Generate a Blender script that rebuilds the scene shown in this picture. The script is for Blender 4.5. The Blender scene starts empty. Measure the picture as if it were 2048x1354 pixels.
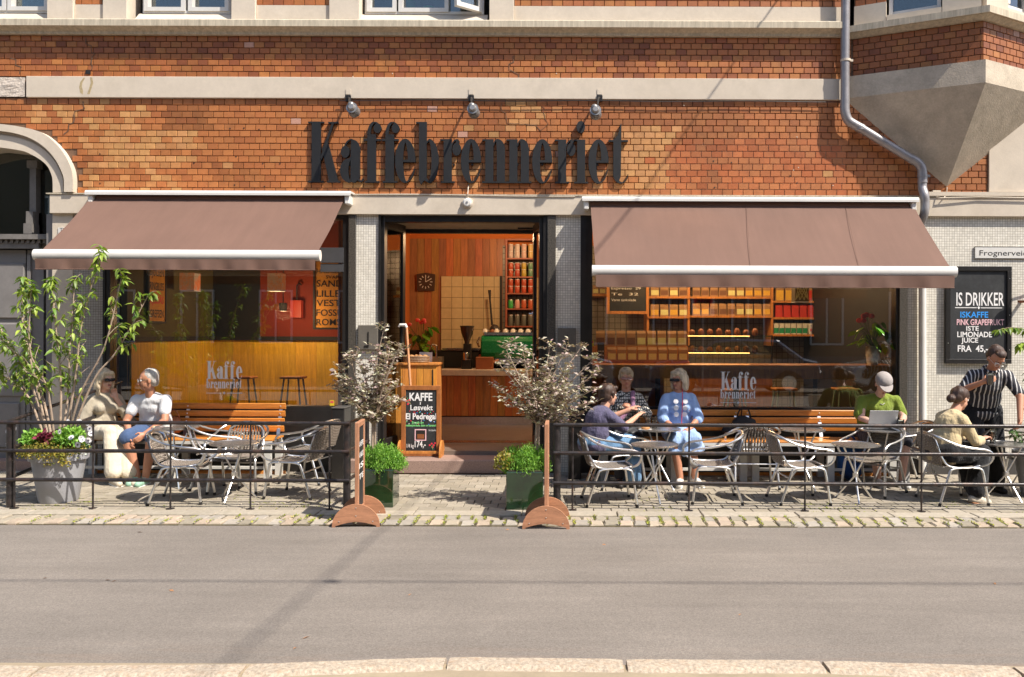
import bpy, bmesh, math, random
import numpy as np
from mathutils import Vector, Matrix, Euler, noise as mnoise

random.seed(7)
SC = bpy.context.scene
COL = SC.collection
PI = math.pi

# ------------------------------------------------------------------ camera, sky, sun, exposure
F, H0, D0, VX, VY, ROLL = 1663.0, 1.72, 10.2, 1125.0, 665.0, 0.0035
cam = bpy.data.cameras.new('camera')
cam.sensor_width = 36.0
cam.lens = F / 2048.0 * 36.0
cam.shift_x = -(VX - 1024.0) / 2048.0
cam.shift_y = -(677.0 - VY) / 2048.0
cam.clip_start = 0.05
cam.clip_end = 500.0
camo = bpy.data.objects.new('camera', cam)
COL.objects.link(camo)
camo.location = (0, -D0, H0)
camo.rotation_euler = (Matrix.Rotation(PI / 2, 4, 'X') @ Matrix.Rotation(ROLL, 4, 'Z')).to_euler()
SC.camera = camo

SUN = Vector((0.67, -0.42, 1.0)).normalized()          # towards the sun
world = bpy.data.worlds.new('World')
SC.world = world
world.use_nodes = True
wn = world.node_tree
wn.nodes.clear()
wo = wn.nodes.new('ShaderNodeOutputWorld')
wb = wn.nodes.new('ShaderNodeBackground')
ws = wn.nodes.new('ShaderNodeTexSky')
ws.sky_type = 'NISHITA'
ws.sun_disc = False
ws.sun_elevation = math.asin(SUN.z)
ws.sun_rotation = math.atan2(SUN.x, SUN.y)
ws.air_density = 1.0
ws.dust_density = 1.2
wb.inputs['Strength'].default_value = 0.15
wn.links.new(ws.outputs[0], wb.inputs[0])
wn.links.new(wb.outputs[0], wo.inputs[0])
sl = bpy.data.lights.new('sun', 'SUN')
sl.energy = 5.0
sl.angle = math.radians(0.55)
sl.color = (1.0, 0.93, 0.83)
so = bpy.data.objects.new('sun', sl)
COL.objects.link(so)
so.rotation_euler = SUN.to_track_quat('Z', 'Y').to_euler()
SC.view_settings.view_transform = 'Standard'
SC.view_settings.look = 'None'
SC.view_settings.gamma = 1.0
SC.view_settings.use_curve_mapping = False
SC.view_settings.exposure = 0.60
SC.render.engine = 'CYCLES'
SC.cycles.max_bounces = 8
SC.cycles.transparent_max_bounces = 12
SC.cycles.caustics_reflective = False
SC.cycles.caustics_refractive = False
SC.cycles.sample_clamp_indirect = 4.0

# ------------------------------------------------------------------ helpers
def at(px, py, y):
    """photo pixel -> point on the vertical plane at depth y"""
    u, v = px - VX, py - VY
    u, v = u + ROLL * v, v - ROLL * u
    k = (y + D0) / F
    return Vector((u * k, y, H0 - v * k))
def X(px, y=0.0, py=VY): return at(px, py, y).x
def Z(py, y=0.0, px=VX): return at(px, py, y).z
def ground(px, py, z=0.0):
    u, v = px - VX, py - VY
    u, v = u + ROLL * v, v - ROLL * u
    D = F * (H0 - z) / v
    return Vector((u * D / F, D - D0, z))

def tag(o, label=None, cat=None, group=None, kind=None):
    if label: o['label'] = label
    if cat: o['category'] = cat
    if group: o['group'] = group
    if kind: o['kind'] = kind
    return o
def empty(name, loc=(0, 0, 0), rz=0.0, label=None, cat=None, group=None, kind=None, parent=None):
    o = bpy.data.objects.new(name, None)
    o.empty_display_size = 0.1
    COL.objects.link(o)
    o.location = loc
    o.rotation_euler = (0, 0, rz)
    if parent: o.parent = parent
    return tag(o, label, cat, group, kind)
def link_mesh(name, me, mat=None, parent=None, kind=None, smooth=False):
    if mat is not None and not me.materials:
        me.materials.append(mat)
    if smooth:
        me.polygons.foreach_set('use_smooth', [True] * len(me.polygons))
    o = bpy.data.objects.new(name, me)
    COL.objects.link(o)
    if parent: o.parent = parent
    if kind: o['kind'] = kind
    return o

class MB:
    def __init__(s): s.v = []; s.f = []; s.c = None
    def add(s, vs, fs, M=None):
        b = len(s.v)
        s.v += [tuple(M @ Vector(p)) for p in vs] if M is not None else [tuple(p) for p in vs]
        s.f += [tuple(i + b for i in f) for f in fs]
        return s
    def box(s, x0, x1, y0, y1, z0, z1, M=None):
        if x0 > x1: x0, x1 = x1, x0
        if y0 > y1: y0, y1 = y1, y0
        if z0 > z1: z0, z1 = z1, z0
        vs = [(x0,y0,z0),(x1,y0,z0),(x1,y1,z0),(x0,y1,z0),(x0,y0,z1),(x1,y0,z1),(x1,y1,z1),(x0,y1,z1)]
        return s.add(vs, [(0,3,2,1),(4,5,6,7),(0,1,5,4),(1,2,6,5),(2,3,7,6),(3,0,4,7)], M)
    def bar(s, p0, p1, w, h, up=(0, 0, 1)):
        p0, p1 = Vector(p0), Vector(p1)
        d = (p1 - p0).normalized()
        sx = d.cross(Vector(up))
        if sx.length < 1e-4: sx = d.cross(Vector((1, 0, 0)))
        sx.normalize(); uz = sx.cross(d).normalized()
        vs = []
        for p in (p0, p1):
            for a, b in ((-1,-1),(1,-1),(1,1),(-1,1)):
                vs.append(p + sx * a * w / 2 + uz * b * h / 2)
        return s.add(vs, [(0,1,2,3),(7,6,5,4),(0,4,5,1),(1,5,6,2),(2,6,7,3),(3,7,4,0)])
    def tube(s, pts, r, n=8, cap=True, closed=False):
        pts = [Vector(p) for p in pts]
        m = len(pts)
        rs = r if isinstance(r, (list, tuple)) else [r] * m
        ref = None; b = len(s.v); vs = []; fs = []
        for i, p in enumerate(pts):
            if closed: d = pts[(i + 1) % m] - pts[i - 1]
            else: d = pts[min(i + 1, m - 1)] - pts[max(i - 1, 0)]
            if d.length < 1e-9: d = Vector((0, 0, 1))
            d.normalize()
            if ref is None:
                ref = d.orthogonal().normalized()
            ref = (ref - d * ref.dot(d))
            if ref.length < 1e-6: ref = d.orthogonal()
            ref.normalize()
            q = d.cross(ref)
            for k in range(n):
                a = 2 * PI * k / n
                vs.append(p + (ref * math.cos(a) + q * math.sin(a)) * rs[i])
        for i in range(m if closed else m - 1):
            j = (i + 1) % m
            for k in range(n):
                fs.append((i*n+k, i*n+(k+1)%n, j*n+(k+1)%n, j*n+k))
        if cap and not closed:
            fs.append(tuple(range(n - 1, -1, -1)))
            fs.append(tuple((m - 1) * n + k for k in range(n)))
        return s.add(vs, fs)
    def lathe(s, prof, n=24, c=(0, 0, 0), M=None):
        vs = []; fs = []
        for r, z in prof:
            for k in range(n):
                a = 2 * PI * k / n
                vs.append((c[0] + r * math.cos(a), c[1] + r * math.sin(a), c[2] + z))
        for i in range(len(prof) - 1):
            for k in range(n):
                fs.append((i*n+k, i*n+(k+1)%n, (i+1)*n+(k+1)%n, (i+1)*n+k))
        if prof[0][0] > 1e-5: fs.append(tuple(range(n - 1, -1, -1)))
        if prof[-1][0] > 1e-5: fs.append(tuple((len(prof) - 1) * n + k for k in range(n)))
        return s.add(vs, fs, M)
    def sphere(s, c, r, nu=12, nv=8, M=None):
        rx, ry, rz = r if isinstance(r, (tuple, list)) else (r, r, r)
        vs = [(0, 0, -1)]; fs = []
        for j in range(1, nv):
            t = PI * j / nv
            for k in range(nu):
                a = 2 * PI * k / nu
                vs.append((math.sin(t)*math.cos(a), math.sin(t)*math.sin(a), -math.cos(t)))
        vs.append((0, 0, 1))
        for k in range(nu): fs.append((0, 1 + (k + 1) % nu, 1 + k))
        for j in range(nv - 2):
            for k in range(nu):
                a = 1 + j*nu
                fs.append((a+k, a+(k+1)%nu, a+nu+(k+1)%nu, a+nu+k))
        t = len(vs) - 1; a = 1 + (nv-2)*nu
        for k in range(nu): fs.append((a+k, a+(k+1)%nu, t))
        c = Vector(c)
        T = Matrix.Translation(c) @ (M.to_4x4() if M is not None else Matrix.Identity(4)) @ Matrix.Diagonal((rx, ry, rz, 1))
        return s.add(vs, fs, T)
    def caps(s, p0, p1, r0, r1, n=12):
        p0, p1 = Vector(p0), Vector(p1)
        s.sphere(p0, r0, n, 8); s.sphere(p1, r1, n, 8)
        if (p1 - p0).length > 1e-4: s.tube([p0, p1], [r0, r1], n)
        return s
    def prism(s, poly, y0, y1, axis='y', M=None):
        """poly in the x-z plane (axis y), extruded from y0 (front) to y1"""
        n = len(poly)
        ar = sum(poly[i][0]*poly[(i+1)%n][1] - poly[(i+1)%n][0]*poly[i][1] for i in range(n))
        if ar < 0: poly = poly[::-1]
        if axis == 'y':
            vs = [(a, y0, b) for a, b in poly] + [(a, y1, b) for a, b in poly]
        elif axis == 'x':
            vs = [(y0, a, b) for a, b in poly] + [(y1, a, b) for a, b in poly]
        else:
            vs = [(a, b, y0) for a, b in poly] + [(a, b, y1) for a, b in poly]
        fs = [tuple(range(n)), tuple(range(2*n-1, n-1, -1))]
        for i in range(n):
            j = (i + 1) % n
            fs.append((j, i, n+i, n+j))
        return s.add(vs, fs, M)
    def mesh(s, name):
        me = bpy.data.meshes.new(name)
        me.from_pydata(s.v, [], s.f)
        me.update()
        bm = bmesh.new(); bm.from_mesh(me)
        if len(bm.faces) < 120000:
            bmesh.ops.recalc_face_normals(bm, faces=bm.faces)
        bm.to_mesh(me); bm.free()
        return me
    def build(s, name, mat=None, parent=None, smooth=False, bevel=0.0, kind=None):
        me = s.mesh(name)
        if bevel > 0:
            bm = bmesh.new(); bm.from_mesh(me)
            ed = [e for e in bm.edges if len(e.link_faces) == 2 and e.calc_face_angle(0) > 0.5]
            bmesh.ops.bevel(bm, geom=ed, offset=bevel, segments=1, affect='EDGES', clamp_overlap=True)
            bm.to_mesh(me); bm.free()
        o = link_mesh(name, me, mat, parent, kind)
        if smooth: smooth_by_angle(me)
        return o

def smooth_by_angle(me, ang=0.7):
    me.polygons.foreach_set('use_smooth', [True] * len(me.polygons))
    bm = bmesh.new(); bm.from_mesh(me)
    for e in bm.edges:
        e.smooth = not (len(e.link_faces) == 2 and e.calc_face_angle(0) > ang)
    bm.to_mesh(me); bm.free()

def copy_tree(o, parent=None):
    c = o.copy(); COL.objects.link(c)
    if parent: c.parent = parent
    for ch in [k for k in bpy.data.objects if k.parent == o] if False else KIDS(o):
        copy_tree(ch, c)
    return c
def KIDS(o): return list(o.children)

def curve_pts(pts, n=6, closed=False):
    """Catmull-Rom through pts"""
    P = [Vector(p) for p in pts]; out = []
    m = len(P)
    rng = range(m) if closed else range(m - 1)
    for i in rng:
        if closed: p0, p1, p2, p3 = P[i-1], P[i], P[(i+1) % m], P[(i+2) % m]
        else: p0, p1, p2, p3 = P[max(i-1, 0)], P[i], P[i+1], P[min(i+2, m-1)]
        for k in range(n):
            t = k / n
            out.append(0.5 * ((2*p1) + (p2-p0)*t + (2*p0-5*p1+4*p2-p3)*t*t + (3*p1-p0-3*p2+p3)*t**3))
    if not closed: out.append(P[-1])
    return out

# ------------------------------------------------------------------ materials
def srgb(r, g, b):
    f = lambda c: (c / 255) / 12.92 if c <= 10 else ((c / 255 + 0.055) / 1.055) ** 2.4
    return (f(r), f(g), f(b))
class NT:
    def __init__(s, name):
        s.m = bpy.data.materials.new(name); s.m.use_nodes = True
        s.t = s.m.node_tree; s.t.nodes.clear()
        s.out = s.n('ShaderNodeOutputMaterial')
    def n(s, ty, **kw):
        nd = s.t.nodes.new(ty)
        for k, v in kw.items(): setattr(nd, k, v)
        return nd
    def l(s, a, b): s.t.links.new(a, b)
    def noise(s, vec, scale, detail=4, rough=0.6):
        nd = s.n('ShaderNodeTexNoise'); nd.inputs['Scale'].default_value = scale
        nd.inputs['Detail'].default_value = detail; nd.inputs['Roughness'].default_value = rough
        if vec is not None: s.l(vec, nd.inputs['Vector'])
        return nd.outputs['Fac']
    def ramp(s, fac, a, b, lo=0.0, hi=1.0):
        nd = s.n('ShaderNodeMapRange'); nd.inputs[1].default_value = a; nd.inputs[2].default_value = b
        nd.inputs[3].default_value = lo; nd.inputs[4].default_value = hi
        s.l(fac, nd.inputs[0]); return nd.outputs[0]
    def math(s, op, a, b=None):
        nd = s.n('ShaderNodeMath', operation=op)
        for i, q in enumerate((a, b)):
            if q is None: continue
            if isinstance(q, (int, float)): nd.inputs[i].default_value = q
            else: s.l(q, nd.inputs[i])
        return nd.outputs[0]
    def mix(s, fac, a, b, mode='MIX'):
        nd = s.n('ShaderNodeMix', data_type='RGBA', blend_type=mode)
        for i, q in ((0, fac), (6, a), (7, b)):
            if isinstance(q, (int, float)): nd.inputs[i].default_value = q
            elif isinstance(q, (tuple, list)): nd.inputs[i].default_value = (*q[:3], 1)
            else: s.l(q, nd.inputs[i])
        return nd.outputs[2]
    def coord(s, which='Object', scale=None):
        tc = s.n('ShaderNodeTexCoord').outputs[which]
        if scale is not None:
            mp = s.n('ShaderNodeMapping'); s.l(tc, mp.inputs[0]); mp.inputs['Scale'].default_value = scale
            return mp.outputs[0]
        return tc
    def bump(s, h, strength=0.3, dist=0.01):
        nd = s.n('ShaderNodeBump'); nd.inputs['Strength'].default_value = strength
        nd.inputs['Distance'].default_value = dist; s.l(h, nd.inputs['Height']); return nd.outputs[0]
    def bsdf(s, col, rough=0.6, metal=0.0, normal=None, spec=0.5, coat=0.0, sheen=0.0, emit=None, es=0.0, sss=0.0, trans=0.0):
        b = s.n('ShaderNodeBsdfPrincipled')
        for k, q in (('Base Color', col), ('Roughness', rough), ('Metallic', metal)):
            if isinstance(q, (tuple, list)): b.inputs[k].default_value = (*q[:3], 1)
            elif isinstance(q, (int, float)): b.inputs[k].default_value = q
            else: s.l(q, b.inputs[k])
        b.inputs['Specular IOR Level'].default_value = spec
        b.inputs['Coat Weight'].default_value = coat
        b.inputs['Sheen Weight'].default_value = sheen
        b.inputs['Transmission Weight'].default_value = trans
        if sss > 0:
            b.inputs['Subsurface Weight'].default_value = sss
            b.inputs['Subsurface Radius'].default_value = (0.01, 0.004, 0.002)
        if normal is not None: s.l(normal, b.inputs['Normal'])
        if emit is not None:
            if isinstance(emit, (tuple, list)): b.inputs['Emission Color'].default_value = (*emit[:3], 1)
            else: s.l(emit, b.inputs['Emission Color'])
            b.inputs['Emission Strength'].default_value = es
        s.l(b.outputs[0], s.out.inputs[0]); return b

def pbr(name, col, rough=0.6, metal=0.0, var=0.12, vs=6.0, bump=0.15, bs=90.0, bd=0.003, island=0.0, spec=0.5,
        stretch=None, tint=False, coat=0.0, dirt=None, dirt_amt=0.35, **kw):
    t = NT(name)
    v = t.coord('Object', stretch) if stretch else t.coord('Object')
    c = col
    if tint:
        a = t.n('ShaderNodeAttribute', attribute_name='tint').outputs['Color']
        o = t.n('ShaderNodeObjectInfo').outputs['Color']
        c = t.mix(1.0, a, o, 'ADD')
    n1 = t.noise(v, vs, 5, 0.65)
    f = t.ramp(n1, 0.3, 0.7, 1 - var, 1 + var)
    if island > 0:
        ge = t.n('ShaderNodeNewGeometry')
        r = ge.outputs['Random Per Island']
        f = t.math('MULTIPLY', f, t.ramp(r, 0, 1, 1 - island, 1 + island))
    n2 = t.noise(v, vs * 9, 4, 0.7)
    f = t.math('MULTIPLY', f, t.ramp(n2, 0.3, 0.7, 1 - var * 0.6, 1 + var * 0.6))
    vm = t.n('ShaderNodeVectorMath', operation='SCALE')
    if isinstance(c, (tuple, list)): vm.inputs[0].default_value = c[:3]
    else: t.l(c, vm.inputs[0])
    t.l(f, vm.inputs['Scale'])
    c = vm.outputs[0]
    if dirt is not None:
        n3 = t.noise(v, vs * 0.45, 6, 0.7)
        c = t.mix(t.ramp(n3, 0.5, 0.75, 0, dirt_amt), c, dirt)
    nrm = None
    if bump > 0:
        nrm = t.bump(t.noise(v, bs, 4, 0.65), bump, bd)
    rr = t.ramp(n2, 0.25, 0.75, max(0.02, rough - 0.08), min(1, rough + 0.08))
    t.bsdf(c, rr, metal, nrm, spec, coat, **kw)
    return t.m

def flat(name, col, rough=0.5, metal=0.0, **kw):
    return pbr(name, col, rough, metal, var=0.06, vs=12, bump=0.05, bs=150, **kw)

M = {}
M['cream'] = pbr('cream_render', (0.60, 0.515, 0.41), 0.85, var=0.07, vs=2.5, bump=0.35, bs=60, dirt=(0.33, 0.27, 0.19), dirt_amt=0.35)
M['cream_streak'] = pbr('streaked_sill_render', (0.5, 0.43, 0.32), 0.9, var=0.25, vs=10, bump=0.4, bs=60, stretch=(3.0, 3.0, 0.25), dirt=(0.22, 0.18, 0.13), dirt_amt=0.5)
M['concrete'] = pbr('painted_concrete', (0.50, 0.42, 0.32), 0.85, var=0.16, vs=5, bump=0.7, bs=45, bd=0.006, dirt=(0.25, 0.21, 0.15), dirt_amt=0.5)
M['brick'] = pbr('glazed_facing_brick', (0, 0, 0), 0.5, var=0.14, vs=9, bump=0.35, bs=120, tint=True, spec=0.45, dirt=(0.17, 0.065, 0.028), dirt_amt=0.35)
M['mortar'] = pbr('dark_mortar', (0.15, 0.085, 0.05), 0.95, var=0.3, vs=4, bump=0.5, bs=80)
M['mortar_pale'] = pbr('pale_mortar', (0.36, 0.20, 0.12), 0.95, var=0.2, vs=4, bump=0.5, bs=80)
M['black'] = pbr('black_painted_steel', (0.016, 0.014, 0.013), 0.38, var=0.3, vs=5, bump=0.1, bs=60)
M['black_rail'] = pbr('worn_black_pipe', (0.035, 0.03, 0.03), 0.36, metal=0.3, var=0.5, vs=18, bump=0.3, bs=90, dirt=(0.16, 0.08, 0.05), dirt_amt=0.5)
M['letter'] = pbr('black_letter_paint', (0.007, 0.007, 0.008), 0.6, var=0.2, vs=4, bump=0.1)
M['granite'] = pbr('polished_dark_granite', (0.075, 0.066, 0.055), 0.35, var=0.8, vs=70, bump=0.15, bs=120)
M['granite_red'] = pbr('reddish_granite', (0.30, 0.20, 0.16), 0.8, var=0.3, vs=90, bump=0.6, bs=120, dirt=(0.17, 0.12, 0.10), dirt_amt=0.4)
M['granite_kerb'] = pbr('pale_granite', (0.40, 0.33, 0.25), 0.85, var=0.4, vs=60, bump=0.9, bs=70, bd=0.006, dirt=(0.40, 0.24, 0.13), dirt_amt=0.55)
M['alu'] = pbr('brushed_aluminium', (0.80, 0.78, 0.75), 0.33, metal=1.0, var=0.1, vs=20, bump=0.05)
M['steel'] = pbr('stainless_steel', (0.6, 0.59, 0.56), 0.2, metal=1.0, var=0.06, vs=6, bump=0.03)
M['table_top'] = pbr('brushed_table_top', (0.5, 0.48, 0.46), 0.3, metal=0.9, var=0.15, vs=8, bump=0.1, bs=200)
M['white_paint'] = pbr('white_paint', (0.68, 0.655, 0.61), 0.35, var=0.04, vs=5, bump=0.05)
M['white_frame'] = pbr('white_window_frame', (0.62, 0.60, 0.56), 0.45, var=0.06, vs=5, bump=0.05)
M['zinc'] = pbr('galvanised_pipe', (0.30, 0.28, 0.28), 0.42, metal=0.35, var=0.15, vs=7, bump=0.1, dirt=(0.2, 0.17, 0.15), dirt_amt=0.4)
M['dark_wood'] = pbr('dark_room_paint', (0.012, 0.010, 0.009), 0.7, bump=0.1)
M['oak'] = pbr('varnished_orange_wood', (0.52, 0.20, 0.045), 0.42, var=0.3, vs=3, bump=0.2, bs=60, stretch=(9, 9, 0.8), tint=False)
M['slat'] = pbr('varnished_bench_slat', (0.62, 0.235, 0.045), 0.38, var=0.3, vs=3.5, bump=0.2, bs=60, stretch=(0.8, 10, 10), coat=0.2)
M['plank'] = pbr('tinted_plank', (0, 0, 0), 0.45, var=0.28, vs=3, bump=0.2, bs=60, stretch=(9, 9, 0.8), tint=True)
M['sign_wood'] = pbr('sign_wood', (0.42, 0.20, 0.11), 0.55, var=0.3, vs=3, bump=0.25, bs=50, stretch=(1.2, 9, 9), dirt=(0.25, 0.11, 0.06), dirt_amt=0.5)
M['sign_wood_v'] = pbr('sign_wood_upright', (0.42, 0.20, 0.11), 0.55, var=0.3, vs=3, bump=0.25, bs=50, stretch=(9, 9, 1.0))
M['ochre'] = pbr('ochre_wainscot_', (0.62, 0.30, 0.025), 0.5, var=0.25, vs=2.5, bump=0.1, stretch=(6, 6, 0.7))
M['orange_wall'] = pbr('orange_wall_paint', (0.55, 0.15, 0.025), 0.8, var=0.06, vs=2, bump=0.1)
M['red_wall'] = pbr('red_wall_paint', (0.23, 0.024, 0.006), 0.8, var=0.08, vs=2, bump=0.1)
M['chalkboard'] = pbr('chalkboard', (0.022, 0.023, 0.024), 0.65, var=0.5, vs=3, bump=0.05, dirt=(0.06, 0.06, 0.06), dirt_amt=0.5)
M['chalk'] = flat('white_chalk_pen', (0.82, 0.80, 0.78), 0.8)
M['chalk_pink'] = flat('pink_chalk_pen', (0.85, 0.52, 0.55), 0.8)
M['chalk_red'] = flat('red_chalk_pen', (0.75, 0.04, 0.07), 0.8)
M['chalk_blue'] = flat('blue_chalk_pen', (0.03, 0.30, 0.80), 0.8)
M['chalk_green'] = flat('green_chalk_pen', (0.25, 0.75, 0.25), 0.8)
M['decal'] = flat('white_window_vinyl', (0.93, 0.93, 0.90), 0.6)
M['ink'] = flat('black_ink', (0.015, 0.012, 0.01), 0.6)
M['roll_cloth'] = pbr('amber_sign_cloth', (0.62, 0.27, 0.03), 0.7, var=0.15, vs=4, bump=0.1)
M['leather'] = pbr('brown_leather', (0.28, 0.09, 0.03), 0.5)
M['blackcloth'] = pbr('black_cloth', (0.012, 0.012, 0.014), 0.85, bump=0.5, bs=120)
M['cup'] = flat('white_ceramic', (0.75, 0.74, 0.7), 0.25)
M['coffee'] = flat('coffee', (0.45, 0.25, 0.12), 0.3)
M['soil'] = pbr('soil', (0.035, 0.022, 0.014), 0.95, bump=0.8, bs=40)
M['pot_grey'] = pbr('grey_plastic_pot', (0.36, 0.36, 0.38), 0.5, var=0.06, vs=4, bump=0.1)
M['bark'] = pbr('grey_brown_bark', (0.36, 0.27, 0.20), 0.85, var=0.3, vs=20, bump=0.6, bs=80)
M['planter'] = pbr('black_planter_green_reflection', (0.012, 0.035, 0.012), 0.08, var=0.5, vs=5, bump=0.06, bs=8, spec=0.8, coat=1.0)  # black planter; the green it reflects is put into its base colour

def leaf_mat(name, col, col2, rough=0.45, trans=0.35, isl=0.35):
    t = NT(name)
    ge = t.n('ShaderNodeNewGeometry'); oi = t.n('ShaderNodeObjectInfo')
    r = t.math('FRACT', t.math('ADD', ge.outputs['Random Per Island'], oi.outputs['Random']))
    c = t.mix(r, col, col2)
    r2 = t.math('FRACT', t.math('MULTIPLY', r, 7.31))
    c = t.mix(1.0, c, t.mix(r2, (1-isl, 1-isl, 1-isl), (1+isl, 1+isl, 1+isl)), 'MULTIPLY')
    b = t.n('ShaderNodeBsdfPrincipled'); t.l(c, b.inputs['Base Color']); b.inputs['Roughness'].default_value = rough
    tr = t.n('ShaderNodeBsdfTranslucent'); t.l(t.mix(1.0, c, (1.25, 1.35, 0.6), 'MULTIPLY'), tr.inputs[0])
    mx = t.n('ShaderNodeMixShader'); mx.inputs[0].default_value = trans
    t.l(b.outputs[0], mx.inputs[1]); t.l(tr.outputs[0], mx.inputs[2]); t.l(mx.outputs[0], t.out.inputs[0])
    return t.m
M['leaf_green'] = leaf_mat('cherry_leaf', (0.10, 0.21, 0.035), (0.33, 0.41, 0.06))
M['leaf_silver'] = leaf_mat('silver_purple_leaf', (0.52, 0.51, 0.36), (0.32, 0.20, 0.21), 0.36, 0.2, 0.4)
M['leaf_heather'] = leaf_mat('bright_heather_leaf', (0.12, 0.30, 0.035), (0.28, 0.48, 0.07), 0.6, 0.3)
M['leaf_dark'] = leaf_mat('dark_leaf', (0.03, 0.075, 0.018), (0.07, 0.14, 0.03), 0.35, 0.25)
M['leaf_mixed'] = leaf_mat('yellow_green_leaf', (0.20, 0.25, 0.04), (0.50, 0.36, 0.08), 0.5, 0.3)
M['leaf_purple'] = leaf_mat('purple_leaf', (0.12, 0.015, 0.035), (0.22, 0.03, 0.06), 0.5, 0.2)
M['leaf_anth'] = leaf_mat('glossy_plant_leaf', (0.07, 0.25, 0.025), (0.22, 0.42, 0.04), 0.25, 0.3)
M['petal_white'] = flat('white_petal', (0.82, 0.80, 0.80), 0.6)
M['petal_eye'] = flat('dark_flower_eye', (0.06, 0.04, 0.10), 0.6)
M['petal_red'] = flat('red_flower', (0.72, 0.10, 0.10), 0.3)
M['moss'] = leaf_mat('moss_and_weeds', (0.16, 0.22, 0.02), (0.38, 0.36, 0.04), 0.8, 0.2)

def mosaic(name, col, grout, pitch=0.031):
    t = NT(name)
    v = t.coord('Object')
    sp = t.n('ShaderNodeSeparateXYZ'); t.l(v, sp.inputs[0])
    lines = None
    cell = []
    for i in (0, 2):
        q = t.math('DIVIDE', sp.outputs[i], pitch)
        fr = t.math('FRACT', t.math('ADD', q, 1000.0))
        cell.append(t.math('FLOOR', q))
        e = t.math('LESS_THAN', fr, 0.13)
        lines = e if lines is None else t.math('MAXIMUM', lines, e)
    cx = t.n('ShaderNodeCombineXYZ'); t.l(cell[0], cx.inputs[0]); t.l(cell[1], cx.inputs[2])
    wnz = t.n('ShaderNodeTexWhiteNoise', noise_dimensions='3D'); t.l(cx.outputs[0], wnz.inputs['Vector'])
    cc = t.mix(wnz.outputs['Value'], tuple(c*0.86 for c in col), tuple(min(1, c*1.08) for c in col))
    big = t.noise(v, 1.7, 4)
    cc = t.mix(t.ramp(big, 0.4, 0.75, 0, 0.22), cc, (0.42, 0.36, 0.26))
    c = t.mix(lines, cc, grout)
    nr = t.bump(t.math('SUBTRACT', 1.0, lines), 0.6, 0.003)
    rr = t.ramp(lines, 0, 1, 0.3, 0.9)
    t.bsdf(c, rr, 0, nr)
    return t.m
M['mosaic'] = mosaic('white_mosaic_tiles', (0.76, 0.72, 0.63), (0.36, 0.31, 0.25))
M['mosaic_grey'] = mosaic('grey_mosaic_tiles', (0.42, 0.39, 0.35), (0.16, 0.14, 0.12))

def glass(name, refl=1.0, tint=(1, 1, 1), ior=1.52):
    t = NT(name)
    fr = t.n('ShaderNodeFresnel'); fr.inputs[0].default_value = ior
    k = t.math('MINIMUM', t.math('MULTIPLY', fr.outputs[0], refl), 1.0)
    tr = t.n('ShaderNodeBsdfTransparent'); tr.inputs[0].default_value = (*tint, 1)
    gl = t.n('ShaderNodeBsdfGlossy'); gl.inputs['Roughness'].default_value = 0.0
    mx = t.n('ShaderNodeMixShader'); t.l(k, mx.inputs[0]); t.l(tr.outputs[0], mx.inputs[1]); t.l(gl.outputs[0], mx.inputs[2])
    t.l(mx.outputs[0], t.out.inputs[0])
    return t.m
M['glass'] = glass('shop_window_glass', 2.4, (0.92, 0.94, 0.92))
M['glass_thin'] = glass('drinking_glass', 1.6, (0.86, 0.88, 0.86))
M['glass_upper'] = glass('upper_window_glass', 3.0, (0.7, 0.75, 0.72))

def asphalt():
    t = NT('worn_asphalt')
    v = t.coord('Object')
    a = t.noise(v, 260, 3, 0.7); b = t.noise(v, 60, 4, 0.7); c = t.noise(v, 0.7, 5, 0.6)
    sv = t.coord('Object', (0.35, 3.0, 1)); d = t.noise(sv, 1.6, 5, 0.6)
    vo = t.n('ShaderNodeTexVoronoi'); vo.inputs['Scale'].default_value = 150; t.l(v, vo.inputs['Vector'])
    vm = t.n('ShaderNodeSeparateColor'); t.l(vo.outputs['Color'], vm.inputs[0])
    g = t.ramp(vm.outputs[0], 0, 1, 0.82, 1.20)
    g = t.math('MULTIPLY', g, t.ramp(b, 0.3, 0.7, 0.90, 1.10))
    g = t.math('MULTIPLY', g, t.ramp(c, 0.3, 0.7, 0.88, 1.10))
    g = t.math('MULTIPLY', g, t.ramp(d, 0.3, 0.7, 0.90, 1.08))
    s = t.n('ShaderNodeVectorMath', operation='SCALE'); s.inputs[0].default_value = (0.205, 0.178, 0.152); t.l(g, s.inputs['Scale'])
    cr = t.noise(t.coord('Object', (1, 1, 1)), 1.1, 8, 0.75)
    cc = t.mix(t.ramp(cr, 0.66, 0.70, 0, 0.25), s.outputs[0], (0.12, 0.10, 0.085))
    rs = t.noise(t.coord('Object', (0.6, 7, 1)), 2.2, 6, 0.7)
    sp = t.n('ShaderNodeSeparateXYZ'); t.l(v, sp.inputs[0])
    near = t.ramp(sp.outputs[1], -5.5, -6.1, 0.0, 0.5)
    cc = t.mix(t.math('MULTIPLY', t.ramp(rs, 0.48, 0.7, 0, 1), near), cc, (0.33, 0.20, 0.12))
    t.bsdf(cc, 0.9, 0, t.bump(t.math('ADD', a, vm.outputs[1]), 0.6, 0.004), 0.35)
    return t.m
M['asphalt'] = asphalt()
M['paver'] = pbr('concrete_paver', (0, 0, 0), 0.9, var=0.18, vs=14, bump=0.6, bs=110, tint=True, dirt=(0.20, 0.17, 0.09), dirt_amt=0.35)
M['joint'] = pbr('sandy_joint', (0.13, 0.105, 0.06), 0.95, var=0.35, vs=6, bump=0.6, bs=60, dirt=(0.12, 0.13, 0.02), dirt_amt=0.6)

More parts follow.
